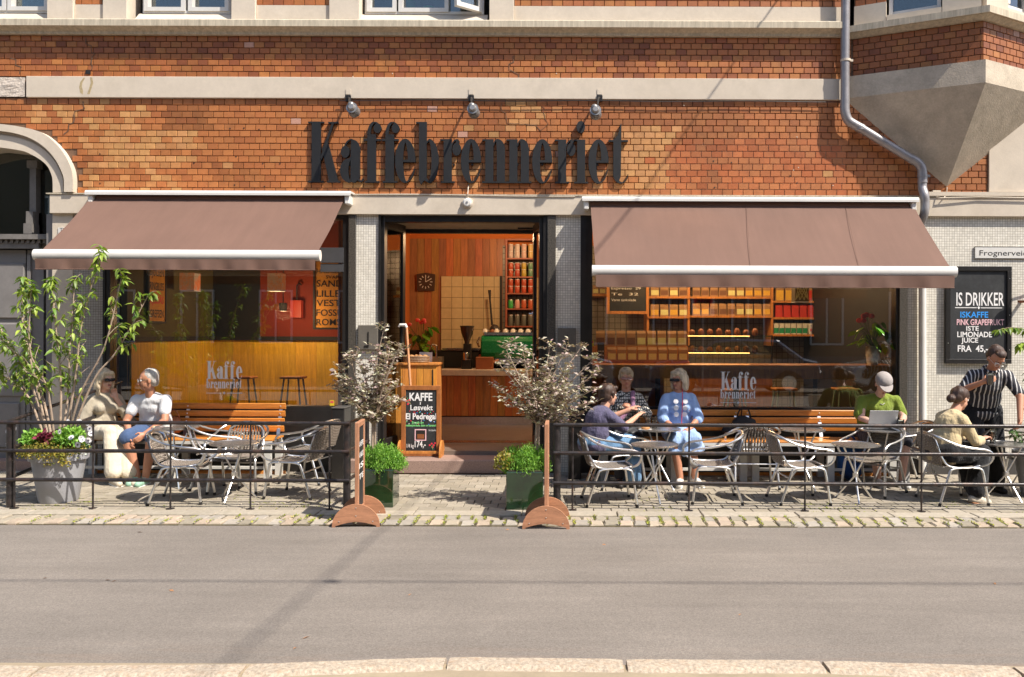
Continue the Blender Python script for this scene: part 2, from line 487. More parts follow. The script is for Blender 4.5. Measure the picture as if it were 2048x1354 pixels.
def stripes(name, base, line, pitch, w, axis=1, rough=0.8, horiz=False):
    t = NT(name)
    v = t.coord('Object')
    wv = t.noise(v, 5, 2)
    sp = t.n('ShaderNodeSeparateXYZ'); t.l(v, sp.inputs[0])
    q = t.math('ADD', sp.outputs[axis], t.math('MULTIPLY', wv, pitch * 0.8))
    fr = t.math('FRACT', t.math('ADD', t.math('DIVIDE', q, pitch), 500.0))
    e = t.math('LESS_THAN', fr, w)
    c = t.mix(e, base, line)
    t.bsdf(c, rough, 0, t.bump(t.noise(v, 14, 3), 0.4, 0.02))
    return t.m
def patterned(name):
    t = NT(name)
    v = t.coord('Object', (38, 38, 26))
    vo = t.n('ShaderNodeTexVoronoi', feature='DISTANCE_TO_EDGE'); vo.inputs['Scale'].default_value = 1.0
    vo.inputs['Randomness'].default_value = 0.25
    t.l(v, vo.inputs['Vector'])
    e = t.math('GREATER_THAN', vo.outputs['Distance'], 0.13)
    c = t.mix(e, (0.03, 0.028, 0.025), (0.62, 0.58, 0.50))
    t.bsdf(c, 0.85, 0, t.bump(t.noise(t.coord('Object'), 14, 3), 0.4, 0.02))
    return t.m
def fabric(name, col, rough=0.85, fold=0.5, fs=9.0, var=0.08):
    t = NT(name)
    v = t.coord('Object')
    n = t.noise(t.coord('Object', (1, 1, 0.55)), fs, 4, 0.55)
    w = t.noise(v, 300, 2)
    f = t.ramp(n, 0.3, 0.7, 1 - var, 1 + var)
    s = t.n('ShaderNodeVectorMath', operation='SCALE'); s.inputs[0].default_value = col[:3]; t.l(f, s.inputs['Scale'])
    h = t.math('ADD', n, t.math('MULTIPLY', w, 0.02))
    t.bsdf(s.outputs[0], rough, 0, t.bump(h, fold, 0.06), 0.2, 0, 0.2)
    return t.m
def skin(name, col):
    t = NT(name)
    n = t.noise(t.coord('Object'), 18, 4)
    c = t.mix(t.ramp(n, 0.35, 0.7, 0, 0.35), col, (col[0]*0.9, col[1]*0.68, col[2]*0.6))
    t.bsdf(c, 0.5, 0, t.bump(t.noise(t.coord('Object'), 220, 2), 0.08, 0.002), 0.4)
    return t.m
# ------------------------------------------------------------------ ground
zroad = -0.03
Y_EDGE = ground(1125, 1047, 0).y            # asphalt / sett line
Y_SETT = ground(1125, 1031, 0).y
Y_SLAB = ground(1125, 1022, 0).y
ZK = 0.09
YK = F * (H0 - ZK) / (1318 - VY) - D0       # far edge of the near kerb
def sheet(name, x0, x1, y0, y1, z, mat, t=0.3, nx=1, ny=1):
    return MB().box(x0, x1, y0, y1, z - t, z).build(name, mat, kind='structure')
road = sheet('road', -45, 45, YK - 0.25, Y_EDGE, zroad, M['asphalt'])
walk = sheet('pavement', -45, 45, Y_EDGE, 8.0, -0.022, M['joint'])
foot = sheet('footpath', -45, 45, -30, YK - 0.25, 0.07, M['asphalt'])
sheet('ground', -90, 90, -90, 90, -0.4, M['joint'])

def tinted(name, me, mat, col, parent, loc=(0,0,0), rz=0, rx=0, ry=0, sc=None):
    o = bpy.data.objects.new(name, me); COL.objects.link(o); o.parent = parent
    o.location = loc; o.rotation_euler = (rx, ry, rz)
    if sc: o.scale = sc
    o.color = (*col, 1)
    return o
def tint_attr(me, cols_per_face):
    a = me.attributes.new('tint', 'FLOAT_COLOR', 'CORNER')
    arr = []
    for p, c in zip(me.polygons, cols_per_face):
        arr += [c[0], c[1], c[2], 1.0] * p.loop_total
    a.data.foreach_set('color', arr)
def block_mesh(name, w, d, h, bev, mat):
    mb = MB(); a = bev
    # chamfered block, front/top face smaller
    mb.box(-w/2, w/2, -d/2, d/2, -h, 0)
    me = mb.mesh(name)
    bm = bmesh.new(); bm.from_mesh(me)
    ed = [e for e in bm.edges if all(v.co.z > -0.001 for v in e.verts)]
    bmesh.ops.bevel(bm, geom=ed, offset=a, segments=1, affect='EDGES')
    bm.to_mesh(me); bm.free()
    me.materials.append(mat)
    return me
R = random.Random(3)
PAVC = [(0.33, 0.285, 0.225), (0.31, 0.27, 0.21), (0.35, 0.305, 0.24), (0.32, 0.275, 0.21), (0.29, 0.25, 0.19)]
# pavers: running bond between the facade and the edge slabs
PW, PD = 0.171, 0.17
paver_me = block_mesh('paver', PW - 0.008, PD - 0.007, 0.02, 0.004, M['paver'])
spots = []
y = Y_SLAB + PD / 2; row = 0
while y < 0.1:
    x = -8.5 + (row % 2) * PW / 2
    while x < 8.0:
        spots.append((x, y)); x += PW
    y += PD; row += 1
def in_step(x, y): return -2.5 < x < -0.15 and y > -0.16
spots = [s for s in spots if not in_step(*s)]
def px_of(x, y, z=0.0): return VX + x * F / (y + D0), VY + (H0 - z) * F / (y + D0)
vis = [s for s in spots if 0 < px_of(*s)[0] < 2048]
vis.sort(key=lambda s: (s[1] + D0) + abs(s[0] + 0.6) * 0.35)
near = set(vis[:300])
rest = MB(); rc = []
for s in spots:
    c = R.choice(PAVC); k = R.uniform(0.9, 1.08); c = tuple(q * k for q in c)
    dz = R.uniform(-0.003, 0.003)
    if s in near:
        tinted('paver', paver_me, M['paver'], c, walk, (s[0], s[1], dz), R.uniform(-0.012, 0.012), R.uniform(-.012, .012), R.uniform(-.012, .012))
    else:
        w, d = (PW - 0.008) / 2, (PD - 0.007) / 2
        rest.box(s[0]-w, s[0]+w, s[1]-d, s[1]+d, -0.03, dz); rc += [c] * 6
o = rest.build('paving', M['paver'], walk, kind='stuff'); tint_attr(o.data, rc); o.color = (0, 0, 0, 1)
# edge slabs, then two rows of setts
x = -8.3; yc = (Y_SLAB + Y_SETT) / 2
while x < 8:
    L = R.uniform(0.75, 1.05); kk = R.uniform(0.95, 1.12); c = tuple(q * kk for q in PAVC[2])
    me = block_mesh('edge_slab', L - 0.012, abs(Y_SLAB - Y_SETT) - 0.008, 0.03, 0.006, M['paver'])
    tinted('edge_slab', me, M['paver'], c, walk, (x + L / 2, yc, R.uniform(0, .004)), R.uniform(-.004, .004))
    x += L
sett_mes = []
sd = abs(Y_SETT - Y_EDGE) / 2
for k in range(6):
    w = [0.112, 0.12, 0.105, 0.128, 0.098, 0.116][k]
    me = block_mesh('sett', w, sd - 0.012, 0.06, 0.012, M['paver'])
    for v in me.vertices:
        v.co.x += R.uniform(-.006, .006); v.co.y += R.uniform(-.006, .006); v.co.z += R.uniform(-.004, .003)
    sett_mes.append((w, me))
SETC = [(0.34, 0.29, 0.22), (0.40, 0.33, 0.25), (0.30, 0.26, 0.20), (0.42, 0.33, 0.25), (0.36, 0.32, 0.27)]
moss_pts = []
for r_ in range(2):
    x = -7.6 + r_ * 0.06
    yy = Y_EDGE + sd * (r_ + 0.5)
    while x < 6.6:
        w, me = R.choice(sett_mes); c = R.choice(SETC); k = R.uniform(0.85, 1.1)
        skew = R.uniform(-.05, .05)
        tinted('sett', me, M['paver'], tuple(q * k for q in c), walk, (x + w / 2, yy + R.uniform(-.006, .006), -0.004 + R.uniform(-.005, .004)), skew)
        x += w + R.uniform(0.012, 0.024)
        if R.random() < (0.75 if x > -3 else 0.35): moss_pts.append((x - 0.008, yy, sd))
# near kerb of long granite blocks
kerb = empty('kerb', kind='structure')
jx = [-150, 92, 500, 897, 1248, 1640, 2020, 2400]
def kz(px):                      # far edge line of the kerb in the photograph
    pts = [(-200, 1326), (0, 1329), (450, 1327), (700, 1317), (897, 1311), (1250, 1315), (1640, 1318), (2048, 1330), (2500, 1345)]
    for (a, b), (c, d) in zip(pts, pts[1:]):
        if a <= px <= c: return b + (d - b) * (px - a) / (c - a)
    return 1330
for i in range(len(jx) - 1):
    a = ground(jx[i] + 4, kz(jx[i] + 4), ZK); b = ground(jx[i+1] - 4, kz(jx[i+1] - 4), ZK)
    d = (b - a); L = d.length; n = 14; mb = MB(); vs = []; fs = []
    for k in range(n + 1):
        t = k / n; p = a.lerp(b, t)
        e = mnoise.noise(Vector((p.x * 9, i * 5.1, 0))) * 0.006
        g = 0.004 if k in (0, n) else 0.0
        for (oy, oz) in ((0.02 , -0.16), (0.0 , -0.012 - g), (-0.018, -g), (-0.115 + e*2, 0.002 - g), (-0.155 + e, -0.02 - g), (-0.30, -0.03), (-0.30, -0.2)):
            vs.append((p.x, p.y + oy + e, ZK + oz))
    m_ = 7
    for k in range(n):
        for j in range(m_ - 1):
            fs.append((k*m_+j, (k+1)*m_+j, (k+1)*m_+j+1, k*m_+j+1))
    fs.append(tuple(range(m_))); fs.append(tuple(n*m_ + j for j in range(m_ - 1, -1, -1)))
    mb.add(vs, fs).build('kerb_stone', M['granite_kerb'], kerb)
ja = ground(-200, 1326, ZK)
MB().box(-5.4, 4.2, YK - .32, YK - .03, -.2, ZK - .016).build('kerb_mortar', pbr('tan_mortar', (.30, .24, .16), .95), kerb)
# weeds in the joints
wd = MB(); R2 = random.Random(8)
for (x, yy, d) in moss_pts:
    for _ in range(R2.randint(10, 30)):
        px_, py_ = x + R2.gauss(0, 0.008), yy + R2.uniform(-d * 0.6, d * 0.5)
        a = R2.uniform(0, 2 * PI); l = R2.uniform(0.008, 0.028); h = R2.uniform(0.002, 0.016)
        dx, dy = math.cos(a) * l, math.sin(a) * l
        wd.add([(px_-dy*.3, py_+dx*.3, 0.0), (px_+dx, py_+dy, h + 0.003), (px_+dy*.3, py_-dx*.3, 0.0)], [(0, 1, 2)])
for _ in range(5200):
    x = R2.uniform(-7, 6.2); yy = Y_SLAB + abs(R2.gauss(0, 0.35)); 
    if -2.3 < x < -0.3: continue
    k = round((yy - Y_SLAB) / PD); yj = Y_SLAB + k * PD
    if R2.random() < .7: px_, py_ = x, yj + R2.gauss(0, .008)
    else: px_, py_ = -8.5 + PW * (round((x + 8.5) / PW) + .5 * (k % 2) - .5), yy
    if mnoise.noise(Vector((px_ * 1.3, py_ * 2, 3))) < 0.05: continue
    a = R2.uniform(0, 2 * PI); l = R2.uniform(0.006, 0.02)
    dx, dy = math.cos(a) * l, math.sin(a) * l
    wd.add([(px_-dy*.4, py_+dx*.4, 0.0), (px_+dx, py_+dy, R2.uniform(.002, .010)), (px_+dy*.4, py_-dx*.4, 0.0)], [(0, 1, 2)])
wd.build('weeds', M['moss'], kind='stuff')
# fallen leaves / bits on the asphalt
lt = MB()
for (px, py) in ((216, 1161), (228, 1163), (343, 1182), (612, 1276), (280, 1065), (590, 1297), (1330, 1045), (1990, 1168), (1015, 1060), (1480, 1230), (90, 1157), (820, 1190), (1208, 1090)):
    g = ground(px, py, zroad); a = R2.uniform(0, PI); l = R2.uniform(.012, .03)
    lt.add([(g.x - l*math.cos(a), g.y - l*math.sin(a), zroad+.003), (g.x + .008*math.sin(a), g.y-.008*math.cos(a), zroad + .009), (g.x + l*math.cos(a), g.y + l*math.sin(a), zroad+.004), (g.x - .008*math.sin(a), g.y+.008*math.cos(a), zroad + .004)], [(0, 1, 2, 3)])
lt.build('litter', pbr('dry_leaf', (0.45, 0.22, 0.10), 0.8), kind='stuff')

# ------------------------------------------------------------------ the brick building
bld = empty('brick_building', (0, 0, 0), label='orange brick corner building with cream bands and an oriel, housing the cafe', cat='building')
def P(name, mb, mat, parent=None, **kw): return mb.build(name, mat, parent or bld, **kw)
ZL0, ZL1 = Z(431), Z(391)                 # lintel band
ZB0, ZB1 = Z(199.5), Z(157.5)             # thin cream band
ZC0, ZC1 = Z(74), Z(63)                   # cornice: soffit level / lip
XL, XR = -9.5, 9.5
arch_out = [(-190, 392), (-188, 340), (-150, 290), (-90, 262), (-30, 249), (0, 250.5), (45, 256), (86, 266), (110, 281), (132, 304), (148, 333), (153.5, 357), (153.5, 386)]
arch_mid = [(-172, 392), (-170, 342), (-135, 304), (-85, 276), (-30, 263), (0, 264), (40, 270), (74, 282), (100, 300), (119, 322), (131, 345), (136, 362), (136, 386)]
arch_in = [(-150, 392), (-148, 360), (-120, 330), (-80, 307), (-30, 295), (0, 296), (48, 303), (70, 312), (88, 323), (100, 335), (107, 350), (109.5, 362), (110, 386)]
ao = [(X(a, 0, b), at(a, b, 0).z) for a, b in arch_out]
am = [(X(a, 0, b), at(a, b, 0).z) for a, b in arch_mid]
ai = [(X(a, 0, b), at(a, b, 0).z) for a, b in arch_in]
def arch_top(x):
    if x < ao[0][0] or x > ao[-1][0]: return -9
    for (a, b), (c, d) in zip(ao, ao[1:]):
        if a <= x <= c: return b + (d - b) * (x - a) / max(1e-6, c - a)
    return -9
ZTOPF = 8.6
wall = MB()
poly = [(ao[-1][0], ZL1), (XR, ZL1), (XR, ZC1), (XL, ZC1), (XL, ZL1), (ao[0][0], ZL1)] + ao[1:-1]
wall.prism(poly, 0.008, 0.4)
bwall = P('brick_wall', wall, M['mortar'])
pale = MB().prism([(X(1290), ZL1 + .004), (X(1690), ZL1 + .004), (X(1690), Z(285)), (X(1600), Z(268)), (X(1440), Z(275)), (X(1330), Z(300))], 0.0045, 0.009)
P('pale_pointing', pale, M['mortar_pale'])
# bricks
BW, BH = 0.1276, 0.0755
JB = 0.0056
brick_me = None
def brick_mesh():
    w, h = BW - JB, BH - JB
    b = 0.0035
    vs = [(-w/2, 0.006, -h/2), (w/2, 0.006, -h/2), (w/2, 0.006, h/2), (-w/2, 0.006, h/2),
          (-w/2+b, -0.003, -h/2+b), (w/2-b, -0.003, -h/2+b), (w/2-b, -0.003, h/2-b), (-w/2+b, -0.003, h/2-b)]
    return vs, [(4,5,6,7), (0,1,5,4), (1,2,6,5), (2,3,7,6), (3,0,4,7)]
bv, bf = brick_mesh()
me = bpy.data.meshes.new('brick'); me.from_pydata(bv, [], bf); me.materials.append(M['brick']); brick_me = me
RB = random.Random(11)
def smooth_noise(x, z, s, k): return mnoise.noise(Vector((x * s, z * s, k)))
def brick_col(px, py, rng):
    pal = [(0.42, 0.148, 0.045), (0.40, 0.137, 0.042), (0.43, 0.158, 0.048), (0.42, 0.153, 0.047), (0.38, 0.127, 0.040)]
    c = rng.choice(pal); k = rng.uniform(0.9, 1.1)
    lightp = 0.006
    row = int(py // 12.3)
    rowr = random.Random(row * 17 + 5)
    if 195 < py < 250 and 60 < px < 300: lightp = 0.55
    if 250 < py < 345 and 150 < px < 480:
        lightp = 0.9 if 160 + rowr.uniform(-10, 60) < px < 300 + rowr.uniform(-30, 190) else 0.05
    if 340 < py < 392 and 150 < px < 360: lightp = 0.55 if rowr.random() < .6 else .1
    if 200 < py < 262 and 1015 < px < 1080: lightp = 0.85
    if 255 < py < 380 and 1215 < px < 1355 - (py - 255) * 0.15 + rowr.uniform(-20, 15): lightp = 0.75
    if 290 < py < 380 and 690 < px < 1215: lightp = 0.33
    if py < 158:
        lightp = 0.0
        c = rng.choice([(0.40, 0.14, 0.04), (0.38, 0.125, 0.038), (0.43, 0.165, 0.045), (0.28, 0.085, 0.03), (0.36, 0.115, 0.036), (0.40, 0.137, 0.04), (0.39, 0.13, 0.04)])
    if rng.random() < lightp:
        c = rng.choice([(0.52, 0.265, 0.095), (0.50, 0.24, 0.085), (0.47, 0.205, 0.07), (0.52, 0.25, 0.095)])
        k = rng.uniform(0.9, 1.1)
    elif 1290 < px < 1690 and py > 275:
        c = rng.choice([(0.44, 0.14, 0.045), (0.40, 0.115, 0.035), (0.42, 0.15, 0.05)])
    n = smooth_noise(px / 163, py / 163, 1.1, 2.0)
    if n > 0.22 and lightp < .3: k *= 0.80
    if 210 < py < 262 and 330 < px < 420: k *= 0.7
    if rng.random() < 0.002: c = (0.50, 0.27, 0.19)
    return tuple(min(1, q * k) for q in c)
slots = []
def fill_rows(z0, z1, x0, x1, off, skip=None, rev=False):
    n = max(1, round((z1 - z0) / BH)); bh = (z1 - z0) / n
    for r in range(n):
        z = z0 + bh * (r + 0.5)
        xx = x0 + ((r + off) % 2) * BW / 2 - BW + mnoise.noise(Vector((0, z * 3, 1))) * 0.03
        while xx < x1 + BW:
            w = BW * (1 + 0.05 * mnoise.noise(Vector((xx * 7, z * 11, 4))))
            cx = xx + w / 2
            a, b = max(xx, x0), min(xx + w, x1)
            if b - a > 0.03 and not (skip and skip(cx, z, a, b)):
                slots.append(((a + b) / 2, z, b - a, bh))
            xx += w
fill_rows(ZL1 + .004, ZB0 - .002, X(-200), X(1974), 0, lambda cx, z, a, b: z - 0.02 < max(arch_top(a), arch_top(b)) + 0.0)
fill_rows(ZB1 + .002, ZC0, X(-200), X(1700), 1)
slots_px = [(VX + s[0] * 163.04, VY - (s[1] - H0) * 163.04) for s in slots]
order = sorted(range(len(slots)), key=lambda i: abs(slots_px[i][0] - 700) * 0.55 + abs(slots_px[i][1] - 290))
order = [i for i in order if 0 < slots_px[i][0] < 1700 and slots_px[i][1] > 0]
single = set(order[:300])
rest = MB(); rc = []
for i, (cx, cz, w, h) in enumerate(slots):
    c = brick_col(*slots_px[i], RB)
    sx, sz = (w - JB) / (BW - JB), (h - JB) / (BH - JB)
    dy = RB.uniform(-0.0012, 0.0018)
    if i in single:
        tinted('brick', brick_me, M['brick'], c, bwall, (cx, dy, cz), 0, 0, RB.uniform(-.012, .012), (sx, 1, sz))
    else:
        T = Matrix.Translation((cx, dy, cz)) @ Matrix.Rotation(RB.uniform(-.012, .012), 4, 'Y') @ Matrix.Diagonal((sx, 1, sz, 1))
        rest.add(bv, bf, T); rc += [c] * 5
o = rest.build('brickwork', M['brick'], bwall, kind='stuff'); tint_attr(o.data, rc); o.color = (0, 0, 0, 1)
# bolt holes in the brickwork
hole = MB()
for (px, py) in ((200, 308), (200, 367), (388, 326), (460, 257), (488, 256), (518, 259), (526, 327), (560, 327), (469, 370), (529, 373), (472, 313), (1427, 322), (1463, 325), (1429, 375), (1580, 352), (1594, 396 - 30), (786, 329)):
    p = at(px, py, -0.0045); hole.lathe([(0.009, 0), (0.009, 0.002)], 8, M=Matrix.Translation(p) @ Matrix.Rotation(PI/2, 4, 'X'))
P('bolt_hole', hole, M['ink'], kind='stuff')
hole = MB()
for (px, py) in ((706, 153), (785, 147), (1113, 147), (1594, 274), (1587, 340), (1597, 335), (1666, 371), (1368, 211)):
    p = at(px, py, -0.0045); hole.lathe([(0.007, 0), (0.007, 0.002)], 7, M=Matrix.Translation(p) @ Matrix.Rotation(PI/2, 4, 'X'))
P('filled_hole', hole, M['cream'], kind='stuff')

# cream bands and cornice
P('cream_band', MB().box(X(54), X(1682), -0.035, 0.02, ZB0, ZB1), M['cream'], bevel=0.004)
# weathered end of the band
mb = MB(); vs = []; fs = []
nx, nz = 26, 12
for i in range(nx + 1):
    for j in range(nz + 1):
        x = X(-200) + (X(50) - X(-200)) * i / nx; z = ZB0 + .01 + (ZB1 - ZB0 - .02) * j / nz
        vs.append((x, -0.012 - 0.02 * abs(mnoise.fractal(Vector((x * 6, 0, z * 9)), 1, 2, 4)), z))
for i in range(nx):
    for j in range(nz): fs.append((i*(nz+1)+j, (i+1)*(nz+1)+j, (i+1)*(nz+1)+j+1, i*(nz+1)+j+1))
P('crumbling_band_end', mb.add(vs, fs), pbr('crumbling_plaster', (0.58, 0.50, 0.42), 0.95, var=0.2, bump=1.0, bs=40, bd=0.01, dirt=(0.3, 0.24, 0.2)))
prof = [(0.02, ZC0), (-0.05, ZC0), (-0.06, ZC0 + 0.03), (-0.13, ZC1 - 0.005), (-0.15, ZC1), (-0.15, ZC1 + 0.075), (-0.13, ZC1 + 0.09), (0.05, ZC1 + 0.12)]
P('cornice', MB().prism(prof, XL, X(1682), axis='x'), M['cream_streak'])
ZU = ZC1 + 0.10
ZW = 5.75                                # strip of beige under the upper brick
upm = MB()
pils = [(96, 148), (207, 255), (463, 511), (658, 718), (977, 1026)]
for a, b in pils: P('pilaster', MB().box(X(a), X(b), -0.045, 0.3, ZU, ZTOPF), M['cream'], bevel=0.004)
panels = [(148.4, 206.6), (511.4, 657.6), (1026.4, 1682)]
pm = MB(); um = MB(); ucol = []
for a, b in panels: P('parapet_panel', MB().box(X(a), X(b), -0.012, 0.3, ZU, Z(13)), M['cream'])
for a, b in panels:
    um.box(X(a), X(b), 0.008, 0.3, Z(13), ZTOPF)
P('upper_wall', um, M['mortar'])
ub = MB(); uc = []
for a, b in panels:
    slots = []; fill_rows(Z(12.5), Z(12.5) + BH * 30, X(a), X(b), 1)
    for (cx, cz, w, h) in slots:
        ub.add(bv, bf, Matrix.Translation((cx, 0, cz)) @ Matrix.Diagonal(((w-JB)/(BW-JB), 1, (h-JB)/(BH-JB), 1)))
        uc += [brick_col(500, 100, RB)] * 5
o = ub.build('upper_brickwork', M['brick'], bld, kind='stuff'); tint_attr(o.data, uc); o.color = (0, 0, 0, 1)
# upper windows
def upper_window(p0, p1, sashes, y=0.12, opened=None):
    a, b = X(p0), X(p1)
    w = MB(); z0 = ZU + 0.14
    fr = MB().box(a, b, y - 0.03, y + 0.05, z0, z0 + 0.035).box(a, a + 0.045, y - 0.03, y + .05, z0 + .035, ZTOPF - .4).box(b - 0.045, b, y - 0.03, y + .05, z0 + .035, ZTOPF - .4).box(a, b, y - .03, y + .05, ZTOPF - .4, ZTOPF - .35)
    f = P('window', fr, M['white_frame'])
    sill = MB().prism([(0.12, z0), (0.10, z0 - 0.002), (-0.03, ZU + 0.01), (-0.03, ZU - 0.05), (0.12, ZU - 0.05)], a - 0.05, b + 0.05, axis='x')
    sill.build('window_sill', M['cream'], f)
    MB().box(a, b, y + 0.055, y + 0.06, z0, ZTOPF - .4).build('pane', M['glass_upper'], f)
    for (q0, q1) in sashes:
        xa, xb = X(q0), X(q1)
        s = MB().box(xa, xb, y - 0.045, y + 0.05, z0 + 0.025, z0 + 0.075).box(xa, xa + 0.05, y - .045, y + .05, z0 + .075, ZTOPF - .45).box(xb - .05, xb, y - .045, y + .05, z0 + .075, ZTOPF - .45)
        s.build('sash', M['white_frame'], f)
    return f, z0
w1, zz = upper_window(-60, 89, [(4, 86), (-56, 1)])
w2, zz = upper_window(276, 453, [(279, 362), (368, 450)])
w3, zz = upper_window(724, 964, [(728, 788), (792, 893)])
# the casement that stands open
hx, hy = X(958), 0.09
ca = MB(); L = 0.36; T = Matrix.Translation((hx, hy, 0)) @ Matrix.Rotation(math.radians(38), 4, 'Z')
for q in ((-L, 0, zz + .02, zz + .075), (-L, -L + .05, zz + .075, ZTOPF - .45), (-.05, 0, zz + .075, ZTOPF - .45)):
    ca.box(q[0], q[1], -.03, .03, q[2], q[3], T)
ca.build('open_casement', M['white_frame'], w3)
MB().box(-L + .05, -.05, -.003, .003, zz + .075, ZTOPF - .45, T).build('pane', M['glass_upper'], w3)
ur = MB().box(XL, XR, 0.32, 3.0, ZU - 0.3, ZU - 0.2).box(XL, XR, 2.9, 3.0, ZU - .2, ZTOPF)
P('upper_room', ur, pbr('dim_upper_room', (0.12, 0.10, 0.08), 0.9))
gp = empty('window_flower_pot', (0, 0, 0), label='small green pot on the window ledge above the sign', cat='flower pot', group='green pots behind the upper window')
for px, w, h in ((822, 0.12, .16), (858, 0.14, .09)):
    p = at(px, 18, 0.26)
    tgt = gp if px == 822 else empty('window_flower_pot', (0, 0, 0), label='low wide green pot on the window ledge, right of the taller green one', cat='flower pot', group='green pots behind the upper window')
    MB().lathe([(w*.36, 0), (w*.5, h)], 16, (p.x, p.y, zz + .04)).build('pot', flat('green_pot', (0.05, 0.42, 0.09), 0.4), tgt, smooth=True)
    MB().lathe([(w*.52, 0), (w*.52, .02), (w*.44, .02)], 16, (p.x, p.y, zz + .04 + h)).build('rim', flat('green_pot_rim', (0.05, 0.45, 0.1), 0.4), tgt, smooth=True)
P('roof', MB().box(XL, XR, -0.2, 6, ZTOPF, ZTOPF + .3), M['cream'])
P('side_wall', MB().box(XL, XL + .3, 0.41, 6, 0, ZTOPF).box(XR - .3, XR, 0.41, 6, 0, ZTOPF).box(XL, XR, 6, 6.2, 0, ZTOPF), M['cream'])

# ------------------------------------------------------------------ the corner oriel
A_, B_, C_ = Vector((X(1703), 0, 0)), Vector((4.83, -0.63, 0)), Vector((5.95, 0, 0))
nA = Vector(((B_ - A_).y, -(B_ - A_).x, 0)).normalized(); nC = Vector(((C_ - B_).y, -(C_ - B_).x, 0)).normalized()
def off(d):
    """the plan A-B-C pushed out by d"""
    bis = (nA + nC); k = d / bis.dot(nA); B2 = B_ + bis * k
    A2 = A_ + nA * d; A2 = A2 + (B_ - A_).normalized() * (-(A2.y) / (B_ - A_).normalized().y) 
    C2 = C_ + nC * d; C2 = C2 + (C_ - B_).normalized() * (-(C2.y) / (C_ - B_).normalized().y)
    return [Vector((A2.x, 0.0, 0)), B2, Vector((C2.x, 0.0, 0))]
def bay_slab(mb, d, z0, z1, d1=None):
    p, q = off(d), off(d if d1 is None else d1)
    vs = [(v.x, v.y, z0) for v in p] + [(v.x, v.y, z1) for v in q]
    mb.add(vs, [(2, 1, 0), (3, 4, 5), (0, 1, 4, 3), (1, 2, 5, 4), (2, 0, 3, 5)])
ZBB, ZBT = 4.57, 4.865
oriel = bld
mb = MB(); p = off(0.05); a = off(0.03)
apex = at(1893, 374, 0.0); apex.y = 0.0
bay_slab(mb, 0.05, ZBB + 0.03, ZBT)
vs = [(v.x, v.y, ZBB + .03) for v in p] + [(apex.x, 0.0, apex.z)]
mb.add(vs, [(0, 1, 3), (1, 2, 3), (2, 0, 3)])
o = P('oriel_corbel', mb, M['concrete'])
mb = MB(); bay_slab(mb, -0.012, ZBT, 5.33)
ow = P('oriel_wall', mb, M['mortar'])
mb = MB(); bc = []
for (S, E, n_) in ((A_, B_, nA), (B_, C_, nC)):
    d = (E - S); Lw = d.length; d.normalize(); nrow = round((5.33 - ZBT) / BH); bh = (5.33 - ZBT) / nrow
    for r in range(nrow):
        x = -(r % 2) * BW / 2
        while x < Lw:
            a_, b_ = max(0.004, x), min(Lw, x + BW)
            if b_ - a_ > 0.02:
                c = S + d * ((a_ + b_) / 2)
                T = Matrix.Translation((c.x + n_.x * -.005, c.y + n_.y * -.005, ZBT + bh * (r + .5))) @ Matrix.Rotation(math.atan2(d.y, d.x), 4, 'Z') @ Matrix.Diagonal(((b_-a_-JB)/(BW-JB), 1, (bh-JB)/(BH-JB), 1))
                mb.add(bv, bf, T); bc += [brick_col(900, 100, RB)] * 5
            x += BW
o = mb.build('oriel_brickwork', M['brick'], bld, kind='stuff'); tint_attr(o.data, bc); o.color = (0, 0, 0, 1)
mb = MB(); bay_slab(mb, 0.03, 5.33, 5.375, 0.10); bay_slab(mb, 0.125, 5.377, 5.455); bay_slab(mb, 0.10, 5.457, 5.475, 0.04)
P('oriel_cornice', mb, M['cream_streak'])
# oriel upper wall with its window
S, E = A_, B_; d = (E - S).normalized(); Lw = (E - S).length; ang = math.atan2(d.y, d.x)
T = Matrix.Translation(S) @ Matrix.Rotation(ang, 4, 'Z')
mb = MB().box(0.02, Lw*0.27, -0.02, 0.12, 5.478, 5.72, T).box(Lw*0.70, Lw - .02, -0.03, 0.12, 5.478, ZTOPF, T)
P('oriel_pier', mb, M['cream'])
P('oriel_upper_wall', MB().box(0.02, Lw*.27, 0.0, .12, 5.722, ZTOPF, T), M['mortar'])
ub = MB(); uc = []
for r in range(20):
    x = .02 - (r % 2) * BW / 2
    while x < Lw * .27:
        a_, b_ = max(.03, x), min(Lw * .27, x + BW)
        if b_ - a_ > .02:
            ub.add(bv, bf, T @ Matrix.Translation(((a_+b_)/2, -.008, 5.722 + BH*(r+.5))) @ Matrix.Diagonal(((b_-a_-JB)/(BW-JB), 1, 1, 1))); uc += [brick_col(900, 100, RB)] * 5
        x += BW
o = ub.build('oriel_upper_brickwork', M['brick'], bld, kind='stuff'); tint_attr(o.data, uc); o.color = (0, 0, 0, 1)
f = MB().box(Lw*.29, Lw*.69, .06, .12, 5.56, 5.61, T).box(Lw*.29, Lw*.32, .03, .12, 5.56, ZTOPF, T).box(Lw*.66, Lw*.69, .03, .12, 5.56, ZTOPF, T).build('window', M['white_frame'], bld)
MB().box(Lw*.32, Lw*.66, .08, .09, 5.61, ZTOPF, T).build('pane', M['glass_upper'], f)
MB().box(Lw*.275, Lw*.695, -.03, .12, 5.478, 5.55, T).build('window_sill', M['cream'], f)
S, E = B_, C_; d = (E - S).normalized(); Lr = (E - S).length
T2 = Matrix.Translation(S) @ Matrix.Rotation(math.atan2(d.y, d.x), 4, 'Z')
P('oriel_side_pier', MB().box(0.02, Lr*.33, -.03, .12, 5.478, ZTOPF, T2).box(Lr*.70, Lr, -.03, .12, 5.478, ZTOPF, T2).box(Lr*.34, Lr*.70, -.01, .12, 5.478, 5.56, T2), M['cream'])
